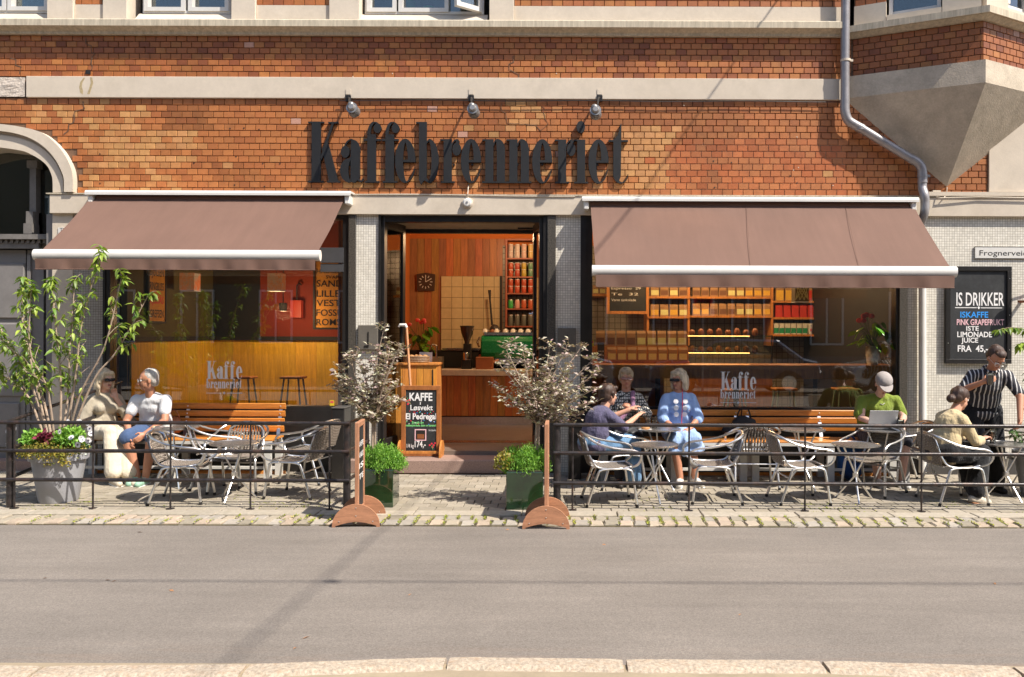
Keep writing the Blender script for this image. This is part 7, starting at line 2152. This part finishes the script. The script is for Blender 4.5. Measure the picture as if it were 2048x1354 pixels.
def person(label, pos, rz, J, look, skinm=SK, k=1.0, grp=None):
    """J: joints in metres, facing +x, left +y, floor at z=0 below the pelvis"""
    t = empty('person', tuple(pos), rz=math.radians(rz), label=label, cat='person', group=grp)
    j = {a: V(b) for a, b in J.items()}
    P, C, N, Hd = j['P'], j['C'], j['N'], j['H']
    up = (N - P).normalized()
    sh = (look.get('shoulder', .18) - .028) * k
    lat = V(look.get('lat', (0, 1, 0))).normalized()
    SL, SR = j.get('SL', N - up * .090 + lat * sh), j.get('SR', N - up * .090 - lat * sh)
    hl = V(look.get('hiplat', (0, 1, 0))).normalized()
    HL, HR = P + hl * .09 * k, P - hl * .09 * k
    f = look.get('fat', 1.0)
    fw = lat.cross(up)
    M3 = Matrix((fw, lat, up)).transposed()
    def torso(mb, e):
        mb.sphere(P, (.125 * f + e, .165 * f + e, .12 + e), 14, 10)
        mid = P.lerp(C, .5); mb.sphere(mid, (.105 * f + e, .145 * f + e, .15 + e), 14, 10, M3)
        mb.sphere(C, (.115 * f + e, .160 * f + e, .155 + e), 14, 10, M3)
        if e > 0: mb.sphere(mid - up * .02, (.118 * f + e, .163 * f + e, .20), 14, 10, M3)
        mb.caps(SL, SR, .052 + e * .6, .052 + e * .6); mb.caps(N - up * .035, SL, .040 + e * .5, .046 + e * .6); mb.caps(N - up * .035, SR, .040 + e * .5, .046 + e * .6); mb.sphere(C.lerp(N, .55), (.08 + e, .145 + e, .07 + e), 12, 8, M3)
        if look.get('bust'):
            for s_ in (-1, 1): mb.sphere(C + fw * (.085) + lat * .07 * s_ - up * .01, .06 + e * .6, 12, 8)
    def arm(mb, s_, e, u0=0.0, u1=1.0, part='all'):
        S, E, W = (SL, j['EL'], j['WL']) if s_ > 0 else (SR, j['ER'], j['WR'])
        L1 = (E - S).length; L2 = (W - E).length; tot = L1 + L2
        def at_(u):
            q = u * tot
            return S.lerp(E, q / L1) if q <= L1 else E.lerp(W, (q - L1) / L2)
        def rad(u): return (.050 + (.040 - .050) * min(1, u * 2) if u < .5 else .040 + (.026 - .040) * (u - .5) * 2) * (.9 + .1 * f)
        us = [u0, u1] + [.5] * (u0 < .5 < u1); us.sort()
        for a, b in zip(us, us[1:]): mb.caps(at_(a), at_(b), rad(a) + e, rad(b) + e)
        return at_(u1), (at_(u1) - at_(max(0, u1 - .05))).normalized()
    def leg(mb, s_, e, u1=1.0, r=None, flare=0):
        Hh, K, A = (HL, j['KL'], j['AL']) if s_ > 0 else (HR, j['KR'], j['AR'])
        r = r or (.088, .060, .040)
        mb.caps(Hh, K, r[0] * f + e, r[1] * f + e)
        if u1 > .5:
            q = (u1 - .5) * 2; mb.caps(K, K.lerp(A, q), r[1] * f + e, (r[1] + (r[2] - r[1]) * q) + e + flare)
            if q < .999 or True: mb.sphere(K.lerp(A.lerp(K, .0), .33), r[1] * .98 + e, 10, 8)
    # ---- body
    mb = MB(); torso(mb, 0)
    for s_ in (-1, 1):
        arm(mb, s_, 0); leg(mb, s_, 0)
        W, E = (j['WL'], j['EL']) if s_ > 0 else (j['WR'], j['ER'])
        d = V(j['DL' if s_ > 0 else 'DR']) if ('DL' if s_ > 0 else 'DR') in j else (W - E)
        pn = V(look.get('palmL' if s_ > 0 else 'palmR', (0, 0, -1)))
        hand(mb, W, d, pn, s_, k * .98, look.get('curl', .5))
        A = j['AL'] if s_ > 0 else j['AR']; T = j.get('TL' if s_ > 0 else 'TR', A + V((.17, 0, -.065)))
        mb.caps(A - V((0, 0, .03)), T, .034, .026); mb.sphere(A + (A - T).normalized() * V((1, 1, 0)).length * .0 + V(((A - T).x, (A - T).y, 0)).normalized() * .035 - V((0, 0, .045)), .030, 10, 8)
    mb.caps(N - up * .03, Hd - up * .06, .056, .050)
    hd = V(look.get('hdir', (1, 0, 0))).normalized(); hup = V(look.get('hup', (0, 0, 1)))
    hl_ = hup.cross(hd).normalized(); hup = hd.cross(hl_).normalized()
    HM = Matrix((hd, hl_, hup)).transposed()
    def hp(x, y, z): return Hd + hd * x * k + hl_ * y * k + hup * z * k
    mb.sphere(hp(-.012, 0, .03), (.098 * k, .078 * k, .092 * k), 16, 12, HM)
    mb.sphere(hp(.02, 0, -.035), (.070 * k, .062 * k, .078 * k), 14, 10, HM)
    mb.sphere(hp(.058, 0, -.090), (.028 * k, .026 * k, .022 * k), 10, 8, HM)
    mb.caps(hp(.078, 0, .010), hp(.104, 0, -.032), .010 * k, .0155 * k, 8)
    mb.caps(hp(.074, -.034, .030), hp(.074, .034, .030), .013 * k, .013 * k, 8)
    for s_ in (-1, 1): mb.sphere(hp(-.004, .078 * s_, -.008), (.020 * k, .009 * k, .032 * k), 8, 6, HM)
    remesh(mb, 'body', .0062, skinm, t, 3)
    # ---- face
    for s_ in (-1, 1):
        e = MB().sphere(hp(.076, .031 * s_, .006), .0125 * k, 10, 8).build('eye', EYE, t, smooth=True)
        MB().sphere(hp(.0862, .031 * s_, .006), .0062 * k, 8, 6).build('iris', IRIS, e, smooth=True)
        MB().caps(hp(.089, .018 * s_, .030), hp(.080, .048 * s_, .032), .0035, .0028, 6).build('eyebrow', look.get('hairm', IRIS), t, smooth=True)
    MB().sphere(hp(.086, 0, -.058), (.007 * k, .023 * k, .0065 * k), 10, 6, HM).build('mouth', LIP, t, smooth=True)
    # ---- hair
    if look.get('hair'):
        mb = MB(); look['hair'](mb, hp, HM, k)
        remesh(mb, 'hair', .0075, look['hairm'], t, 2, .010, look.get('hns', 16), (1, 1, .25), 3.0)
    # ---- clothes
    if look.get('shirt'):
        s = look['shirt']; mb = MB(); torso(mb, s.get('e', .016))
        for s_ in (-1, 1): arm(mb, s_, s.get('es', .017), 0, s.get('sleeve', .3))
        if s.get('hem'): mb.sphere(P + V((0, 0, -.03)), (.15 * f, .19 * f, .12), 14, 10)
        for a, b, r0, r1 in s.get('extra', []): mb.caps(V(a), V(b), r0, r1)
        remesh(mb, s.get('name', 'shirt'), .0095, s['mat'], t, 3, s.get('n', .010), 7, (1, 1, .8), s.get('seed', 1.0))
        if s.get('collar'):
            MB().tube([N + up * .0 + (fw * math.cos(a) * .07 + lat * math.sin(a) * .075) for a in [2 * PI * i / 20 for i in range(20)]], .014, 8, closed=True).build('collar', s['mat'], t, smooth=True)
    if look.get('legs'):
        s = look['legs']; mb = MB()
        mb.sphere(P, (.135 * f + s.get('e', .012), .172 * f + s.get('e', .012), .12), 14, 10)
        for s_ in (-1, 1): leg(mb, s_, s.get('e', .016), s.get('len', .96), s.get('r'), s.get('flare', 0))
        for a, b, r0, r1 in s.get('extra', []): mb.caps(V(a), V(b), r0, r1)
        remesh(mb, s.get('name', 'trousers'), .0095, s['mat'], t, 3, s.get('n', .010), 7, (1, 1, .6), s.get('seed', 4.0))
    if look.get('shoe'):
        for s_ in (-1, 1):
            A = j['AL'] if s_ > 0 else j['AR']; T = j.get('TL' if s_ > 0 else 'TR', A + V((.17, 0, -.065)))
            hz = V(((A - T).x, (A - T).y, (A - T).z * .15)).normalized(); zt = min(A.z, T.z)
            q = T + V((0, 0, 0)); mb = MB()
            heel = V((A.x, A.y, A.z - .045)) + hz * .035
            mb.caps(heel, T, .042, .036); mb.sphere(heel.lerp(T, .45) + V((0, 0, .012)), (.06, .042, .035), 12, 8, Matrix((hz, hz.cross(V((0, 0, 1))), V((0, 0, 1)))).transposed())
            sh_ = remesh(mb, 'shoe', .007, look['shoe'], t, 2)
            so_ = MB(); a_, b_ = heel + hz * .02 - V((0, 0, .036)), T - hz * .02 - V((0, 0, .030))
            so_.bar(a_, b_, .075, .014).build('sole', look.get('sole', M['cup']), sh_, bevel=.004)
    return t, hp, j
def shades(t, hp, mat, k=1.0):
    g = MB().caps(hp(.092, -.052, .008), hp(.100, -.012, .004), .017, .016, 10).caps(hp(.092, .052, .008), hp(.100, .012, .004), .017, .016, 10).caps(hp(.101, -.012, .012), hp(.101, .012, .012), .004, .004, 6)
    g.caps(hp(.09, -.06, .012), hp(0, -.085, .01), .003, .003, 6).caps(hp(.09, .06, .012), hp(0, .085, .01), .003, .003, 6)
    g.build('sunglasses', mat, t, smooth=True)
def specs(t, hp):
    g = MB()
    for s_ in (-1, 1):
        g.tube([hp(.103, (.033 + .023 * math.cos(a)) * s_, .006 + .019 * math.sin(a)) for a in [2 * PI * i / 16 for i in range(16)]], .0022, 6, closed=True)
        g.tube([hp(.100, .056 * s_, .010), hp(0, .084 * s_, .008)], .002, 5)
    g.tube([hp(.105, -.01, .01), hp(.105, .01, .01)], .002, 5).build('glasses', M['alu'], t)
# hair shapes
def hair_short(mb, hp, HM, k):
    mb.sphere(hp(-.032, 0, .044), (.098 * k, .086 * k, .090 * k), 16, 12, HM); mb.sphere(hp(-.055, 0, .0), (.062 * k, .080 * k, .085 * k), 14, 10, HM)
def hair_quiff(mb, hp, HM, k):
    hair_short(mb, hp, HM, k); mb.sphere(hp(.03, 0, .105), (.06 * k, .06 * k, .03 * k), 12, 8, HM)
def hair_crop(mb, hp, HM, k):
    mb.sphere(hp(-.02, 0, .052), (.104 * k, .092 * k, .092 * k), 16, 12, HM); mb.sphere(hp(-.05, 0, -.005), (.066 * k, .086 * k, .08 * k), 14, 10, HM)
    mb.caps(hp(.06, -.05, .09), hp(.075, .03, .085), .024, .028); mb.caps(hp(.0, -.085, .03), hp(.01, -.083, -.02), .018, .012)
def hair_bob(mb, hp, HM, k):
    hair_crop(mb, hp, HM, k)
    for s_ in (-1, 1):
        mb.caps(hp(.0, .075 * s_, .05), hp(.005, .085 * s_, -.09), .032, .026); mb.caps(hp(-.04, .07 * s_, .03), hp(-.04, .078 * s_, -.10), .035, .030); mb.caps(hp(.05, .062 * s_, .07), hp(.035, .084 * s_, -.02), .02, .016)
    mb.caps(hp(-.07, 0, .0), hp(-.065, 0, -.10), .055, .045)
def hair_long(mb, hp, HM, k):
    hair_bob(mb, hp, HM, k)
    for s_ in (-1, 1): mb.caps(hp(-.02, .085 * s_, -.05), hp(.005, .08 * s_, -.20), .034, .022)
    mb.caps(hp(-.07, 0, -.06), hp(-.06, 0, -.22), .05, .035)
def hair_bun(mb, hp, HM, k):
    mb.sphere(hp(-.022, 0, .045), (.101 * k, .086 * k, .090 * k), 16, 12, HM); mb.sphere(hp(-.06, 0, .0), (.06 * k, .075 * k, .07 * k), 14, 10, HM)
    mb.sphere(hp(-.135, 0, -.035), (.042, .045, .04), 12, 8, HM); mb.caps(hp(-.10, 0, -.01), hp(-.13, 0, -.035), .03, .03)
def hairm(name, c): return pbr(name, c, .55, var=.35, vs=30, bump=.5, bs=80, stretch=(1, 1, .3), bd=.01)
H_BL = hairm('pale_blonde_hair', (.62, .50, .34)); H_GR = hairm('white_grey_hair', (.44, .41, .37)); H_BR = hairm('dark_brown_hair', (.055, .028, .018)); H_DB = hairm('ash_blonde_hair', (.42, .31, .19)); H_BK = hairm('near_black_hair', (.02, .014, .012))
def seat_joints(h=.47, lean=.02, **kw):
    J = dict(P=(0, 0, h + .095), C=(lean, 0, h + .40), N=(lean * 1.6, 0, h + .57), H=(lean * 2.2, 0, h + .715), KL=(.42, .10, h + .055), KR=(.42, -.10, h + .055), AL=(.43, .10, .085), AR=(.43, -.10, .085),
             EL=(.08, .24, h + .30), ER=(.08, -.24, h + .30), WL=(.28, .12, h + .16), WR=(.28, -.12, h + .16))
    J.update(kw); return J
def gpos(px, y): p = at(px, VY, y); return (p.x, y, 0)

# 1 woman with long pale hair, cream clothes, legs crossed, hand at the chin
cream_top = fabric('cream_linen', (.40, .35, .27), fold=.5); cream_tr = fabric('cream_trousers', (.66, .58, .45), fold=.7, fs=6)
J = seat_joints(.45, .05, KL=(.43, .09, .545), KR=(.45, -.06, .58), AL=(.66, .06, .09), AR=(.60, -.08, .09), TL=(.82, .05, .03), TR=(.76, -.08, .03), EL=(.20, .26, .64), WL=(.16, .10, .93), DL=(-.03, -.02, .1), ER=(.05, -.25, .68), WR=(.26, .02, .62), H=(.10, 0, 1.15), N=(.07, 0, 1.01), C=(.05, 0, .85))
t, hp, j = person('woman with long pale hair in cream clothes, resting her chin on her hand', gpos(204, -.46), -42, J,
    dict(hair=hair_long, hairm=H_BL, hdir=(1, .25, -.05), shoulder=.165, bust=1, fat=.92, shoe=flat('cream_shoe', (.6, .52, .4), .5), palmL=(1, 0, 0), curl=.9,
         shirt=dict(mat=cream_top, sleeve=.80, es=.020, e=.018, hem=1, name='blouse'), legs=dict(mat=cream_tr, name='wide_trousers', e=.018, r=(.086, .066, .056), len=.95, flare=.018, n=.012)), SK3, .97)
shades(t, hp, SHADES)
# 2 man in white T-shirt, leaning forward, looking left
white_t = fabric('white_cotton', (.74, .74, .75), fold=.4)
J = seat_joints(.47, .10, C=(.10, 0, .84), N=(.21, .02, 1.0), H=(.27, .03, 1.16), EL=(.27, .23, .70), WL=(.40, .06, .56), ER=(.24, -.24, .70), WR=(.40, -.10, .52), KL=(.42, .16, .52), KR=(.42, -.13, .52), AL=(.44, .10, .09), AR=(.40, -.02, .09), DL=(.1, -.05, -.08), DR=(.06, .04, -.14))
t, hp, j = person('grey haired man in a white T-shirt and blue shorts, leaning forward on the bench', gpos(316, -.42), -92, J,
    dict(hair=hair_short, hairm=H_GR, hdir=(.55, -.85, -.12), shoulder=.195, fat=1.06, shoe=flat('mint_slip_on', (.30, .50, .38), .6), palmL=(0, -1, -.4), palmR=(0, 1, -.3), curl=.6,
         shirt=dict(mat=white_t, sleeve=.27, es=.020, e=.016, name='tshirt'), legs=dict(mat=fabric('blue_shorts', (.06, .10, .20)), name='shorts', len=.5, e=.022)), SK2, 1.0)
specs(t, hp)
# 3 woman in dark purple, on a chair, seen from behind and the side
purp = fabric('dusky_purple_cloth', (.095, .085, .145), fold=.8)
J = seat_joints(.45, .10, P=(0, 0, .55), C=(.07, 0, .79), N=(.13, 0, .93), H=(.18, 0, 1.06), EL=(.30, .22, .78), WL=(.50, .10, .88), ER=(.22, -.22, .70), WR=(.48, -.10, .82), KL=(.43, .12, .53), KR=(.44, -.08, .53), AL=(.42, .12, .09), AR=(.47, -.08, .09), DL=(.1, -.01, .05), DR=(.1, .03, .06))
t, hp, j = person('woman in a dusky purple blouse and jeans, seen from behind, reaching over the table', (gpos(1188, -1.05)[0], -1.05, -.035), 24, J,
    dict(hair=hair_crop, hairm=H_BR, hdir=(1, .15, -.05), shoulder=.18, fat=1.12, shoe=M['ink'], sole=M['ink'], palmL=(0, 0, -1),
         shirt=dict(mat=purp, sleeve=.50, es=.022, e=.020, hem=1, name='blouse'), legs=dict(mat=fabric('light_blue_jeans', (.14, .26, .42), fold=.6), name='jeans', e=.020, r=(.09, .066, .066), len=.94)), SK, .97)
# 4 woman with short blonde hair in patterned top
J = seat_joints(.47, .03, EL=(.14, .24, .78), WL=(.24, .06, .86), ER=(.08, -.25, .76), WR=(.26, -.06, .80), H=(.05, .0, 1.185), DL=(.05, -.1, .06), DR=(.06, .1, .10))
t, hp, j = person('short haired blonde woman in a black and cream patterned top on the bench', gpos(1252, -.42), -90, J,
    dict(hair=hair_crop, hairm=H_DB, hdir=(1, 0, -.05), shoulder=.17, fat=.95, bust=1, shoe=M['ink'], sole=M['ink'], palmL=(0, -1, 0), palmR=(0, 1, 0), curl=.9,
         shirt=dict(mat=patterned('cream_black_pattern'), sleeve=.78, es=.022, e=.018, hem=1, name='patterned_top'), legs=dict(mat=fabric('dark_grey_trousers', (.03, .03, .035)), e=.02)), SK2, .96)
shades(t, hp, flat('pale_lens', (.30, .16, .13), .2))
hd_ = MB().caps(j['WL'] + V((.05, 0, .02)), j['WR'] + V((.10, -.06, -.10)), .022, .028).caps(j['WL'] + V((.05, 0, .02)), V((.13, .07, 1.02)), .022, .03)
o = remesh(hd_, 'scarf', .008, fabric('mauve_scarf', (.26, .13, .20)), t, 2, .006, 14)
# 5 woman in light blue dress
blue = fabric('light_blue_linen', (.33, .47, .74), fold=.8)
J = seat_joints(.47, .04, EL=(.12, .24, .75), WL=(.32, .07, .62), ER=(.12, -.235, .75), WR=(.33, -.05, .60), KL=(.41, .09, .53), KR=(.43, -.12, .53), AL=(.40, .13, .10), AR=(.44, -.05, .10), TL=(.56, .17, .035), TR=(.60, -.09, .035), H=(.06, 0, 1.17), DL=(.08, -.05, -.08), DR=(.08, .04, -.1))
t, hp, j = person('woman with shoulder length blonde hair in a light blue dress and white trainers', gpos(1356, -.42), -88, J,
    dict(hair=hair_bob, hairm=H_BL, hdir=(.75, -.65, -.05), shoulder=.172, fat=1.0, bust=1, shoe=flat('white_trainer', (.7, .68, .64), .5), palmL=(0, -1, -.6), palmR=(0, 1, -.6), curl=.7,
         shirt=dict(mat=blue, sleeve=.56, es=.024, e=.014, hem=1, name='dress', extra=[((.0, .09, .56), (.44, .11, .525), .105, .09), ((.0, -.09, .56), (.45, -.11, .525), .105, .09), ((.2, 0, .55), (.45, 0, .52), .10, .085), ((.43, .14, .49), (.43, -.14, .49), .07, .07), ((.44, .15, .40), (.44, -.15, .40), .055, .055), ((.43, 0, .45), (.44, 0, .40), .075, .07), ((.1, .17, .52), (.40, .20, .42), .06, .05)])), SK2, .97)
shades(t, hp, SHADES)
for s_ in (-1, 1):
    for i in range(3):
        p = j['C'] + V((.162 - .004 * i, s_ * (.055 - .004 * i), .06 - i * .075))
        MB().lathe([(.030, 0), (.028, .006), (0, .009)], 18, M=Matrix.Translation(p - V((.012, 0, 0))) @ Matrix.Rotation(PI/2 - .12, 4, 'Y')).build('white_disc_print', M['petal_white'], t, smooth=True)
MB().tube(curve_pts([hp(.02, .06, -.10), j['C'] + V((.155, .02, .03)), j['C'] + V((.165, .01, -.20)), j['C'] + V((.16, .03, -.30))], 6), .004, 6).build('red_cord', M['chalk_red'], t)
# 6 man in green T-shirt and cap at his laptop
green = fabric('olive_green_cotton', (.19, .25, .035), fold=.9)
J = seat_joints(.47, .08, C=(.07, 0, .86), N=(.15, 0, 1.03), H=(.25, 0, 1.14), EL=(.20, .26, .76), WL=(.42, .13, .69), ER=(.20, -.26, .76), WR=(.42, -.11, .69), KL=(.42, .18, .52), KR=(.42, -.16, .52), AL=(.44, .14, .09), AR=(.36, -.10, .09), DL=(.1, -.02, -.02), DR=(.1, .02, -.02))
t, hp, j = person('broad man in a green T-shirt and pale cap bent over a laptop', gpos(1750, -.42), -90, J,
    dict(hair=hair_short, hairm=H_BR, hdir=(.75, 0, -.65), shoulder=.225, fat=1.22, shoe=flat('white_sneaker', (.65, .64, .62), .5),
         shirt=dict(mat=green, sleeve=.36, es=.016, e=.016, name='tshirt', seed=9.0), legs=dict(mat=fabric('dark_shorts', (.035, .035, .045)), name='shorts', len=.5, e=.022)), SK3, 1.0)
capm = fabric('pale_grey_cap', (.36, .32, .30), fold=.2)
mb = MB(); mb.sphere(hp(-.012, 0, .060), (.110, .096, .085), 18, 12, Matrix((V((.75, 0, -.65)).normalized(), V((0, 1, 0)), V((.65, 0, .75)).normalized())).transposed())
c_ = remesh(mb, 'cap', .008, capm, t, 2)
mb = MB()
for i in range(9):
    pass
vs = []; fs = []
for r_ in range(2):
    for i in range(11):
        a = -PI/2 * .85 + PI * .85 * i / 10; r = .085 + .0 if r_ == 0 else .095
        ext = 0 if r_ == 0 else .075 * math.cos(a * 1.0)
        p = hp(.05 + math.cos(a) * .045 + ext, math.sin(a) * .078, .062 - .25 * ext); vs += [p, p + hp(0, 0, -.006) - hp(0, 0, 0)]
for i in range(10):
    a, b, c2, d2 = i*2, (i+1)*2, 22+(i+1)*2, 22+i*2
    fs += [(a, b, c2, d2), (a+1, d2+1, c2+1, b+1), (d2, c2, c2+1, d2+1)]
mb.add(vs, fs).build('cap_brim', capm, c_, smooth=False)
sw = MB().bar(j['C'] + V((.150, -.018, .055)), j['C'] + V((.152, .008, .045)), .006, .004).bar(j['C'] + V((.151, .008, .045)), j['C'] + V((.148, .035, .062)), .005, .004)
sw.build('chest_emblem', M['petal_white'], t)
# 7 woman with bun in cream sweater, sitting facing right, seen from the side
sweater = fabric('cream_sweater', (.56, .44, .25), fold=.7)
g = ground(1885, 1003, 0)
J = seat_joints(.45, .08, P=(0, 0, .55), C=(.08, 0, .80), N=(.15, 0, .965), H=(.22, 0, 1.085), EL=(.22, .2, .66), WL=(.40, .12, .66), ER=(.24, -.2, .64), WR=(.42, -.08, .665), KL=(.40, .12, .53), KR=(.41, -.08, .53), AL=(.52, .12, .09), AR=(.26, -.16, .12), TR=(.42, -.17, .035), DL=(.1, -.01, .03), DR=(.1, .0, .04))
t, hp, j = person('woman with a brown hair bun in a cream sweater, sitting and facing right', (g.x, g.y + .0, -.035), 18, J,
    dict(hair=hair_bun, hairm=H_BR, hdir=(.95, .1, -.3), shoulder=.17, fat=.98, shoe=flat('striped_trainer', (.55, .48, .38), .5), sole=flat('gum_sole', (.45, .20, .09), .6), curl=.9,
         shirt=dict(mat=sweater, sleeve=.92, es=.018, e=.020, hem=1, name='sweater', seed=12.0), legs=dict(mat=fabric('black_trousers', (.012, .012, .014), fold=.6), e=.028, r=(.095, .075, .07), len=.93)), SK, .96)
MB().box(-.04, .04, -.005, .005, -.075, .075, Matrix.Translation(j['WR'] + V((.09, .07, .03))) @ Matrix.Rotation(.9, 4, 'Y') @ Matrix.Rotation(1.2, 4, 'Z')).build('phone', M['ink'], t)
# 8 man standing in striped shirt, leaning over the table
g = ground(1968, 985, 0)
stripe = stripes('black_white_stripe_cloth', (.020, .020, .028), (.62, .60, .58), .040, .26, 1)
J = dict(P=(0, 0, .90), C=(.14, 0, 1.19), N=(.24, 0, 1.35), H=(.335, .01, 1.465), KL=(.05, .12, .49), KR=(.10, -.12, .49), AL=(-.04, .16, .09), AR=(.02, -.12, .09), TL=(.13, .18, .03), TR=(.19, -.15, .03),
         EL=(.30, .27, 1.08), WL=(.44, .21, .84), ER=(.26, -.30, 1.12), WR=(.44, -.16, 1.22), DL=(.02, -.02, -.1), DR=(.05, .06, .03))
t, hp, j = person('dark haired man in a black and white striped shirt, standing and setting down a drink', (g.x, g.y + .05, 0), -96, J,
    dict(hair=hair_quiff, hairm=H_BR, hdir=(.70, .12, -.70), shoulder=.205, fat=1.0, shoe=M['ink'], sole=M['ink'], palmL=(0, -1, 0), palmR=(0, 1, .3), curl=.9,
         shirt=dict(mat=stripe, sleeve=.38, es=.018, e=.016, hem=1, name='striped_shirt', seed=5.0, collar=1), legs=dict(mat=fabric('black_loose_trousers', (.012, .012, .014), fold=.8), e=.020, r=(.095, .080, .075), len=.95)), SK2, 1.0)
specs(t, hp)
W = t.matrix_world if False else Matrix.Translation(t.location) @ Matrix.Rotation(t.rotation_euler.z, 4, 'Z')
p = W @ (j['WR'] + V((.08, .04, -.03)))
tumbler(p, .13, .04, .8, 'iced coffee held in the standing man\'s right hand')
# barista behind the espresso machine
J = dict(P=(0, 0, 1.0), C=(.02, 0, 1.30), N=(.06, 0, 1.46), H=(.12, 0, 1.59), KL=(0, .1, .58), KR=(0, -.1, .58), AL=(0, .1, .2), AR=(0, -.1, .2), EL=(.15, .23, 1.20), WL=(.33, .1, 1.15), ER=(.15, -.23, 1.20), WR=(.33, -.1, 1.15))
t, hp, j = person('barista bent over the green espresso machine, only the dark haired head showing', (at(990, 700, 4.12).x, 4.12, .12), -90, J,
    dict(hair=hair_short, hairm=H_BK, hdir=(.8, 0, -.6), shoulder=.18, shirt=dict(mat=M['blackcloth'], sleeve=.4), legs=dict(mat=M['blackcloth'])), SK2, 1.0)

# ------------------------------------------------------------------ tell look-alikes apart by their place
bpy.context.view_layer.update()
ORD = ['first', 'second', 'third', 'fourth', 'fifth', 'sixth', 'seventh', 'eighth', 'ninth', 'tenth', 'eleventh', 'twelfth', 'thirteenth']
by = {}
for o in bpy.data.objects:
    if o.parent is None and o.get('category') and o.get('label'): by.setdefault(o['label'], []).append(o)
def centre(o):
    pts = []
    for c in [o] + list(o.children):
        if c.type == 'MESH':
            b = [c.matrix_world @ Vector(v) for v in c.bound_box]; pts.append(sum(b, Vector()) / 8)
    return sum(pts, Vector()) / max(1, len(pts))
for lab, obs in by.items():
    if len(obs) < 2: continue
    ps = [(o, centre(o)) for o in obs]
    zs = sorted(round(p.z / .05) for _, p in ps); lo, hi = zs[0], zs[-1]
    two = (hi - lo) * .05 > .09
    rows = {}
    for o, p in ps: rows.setdefault(('upper' if p.z / .05 > (lo + hi) / 2 else 'lower') if two else '', []).append((o, p))
    for nm, r in rows.items():
        r.sort(key=lambda q: q[1].x)
        for i, (o, p) in enumerate(r):
            o['label'] = lab + ', ' + (nm + ' row, ' if nm else '') + (ORD[i] + ' from left' if i < len(ORD) else 'last in line')
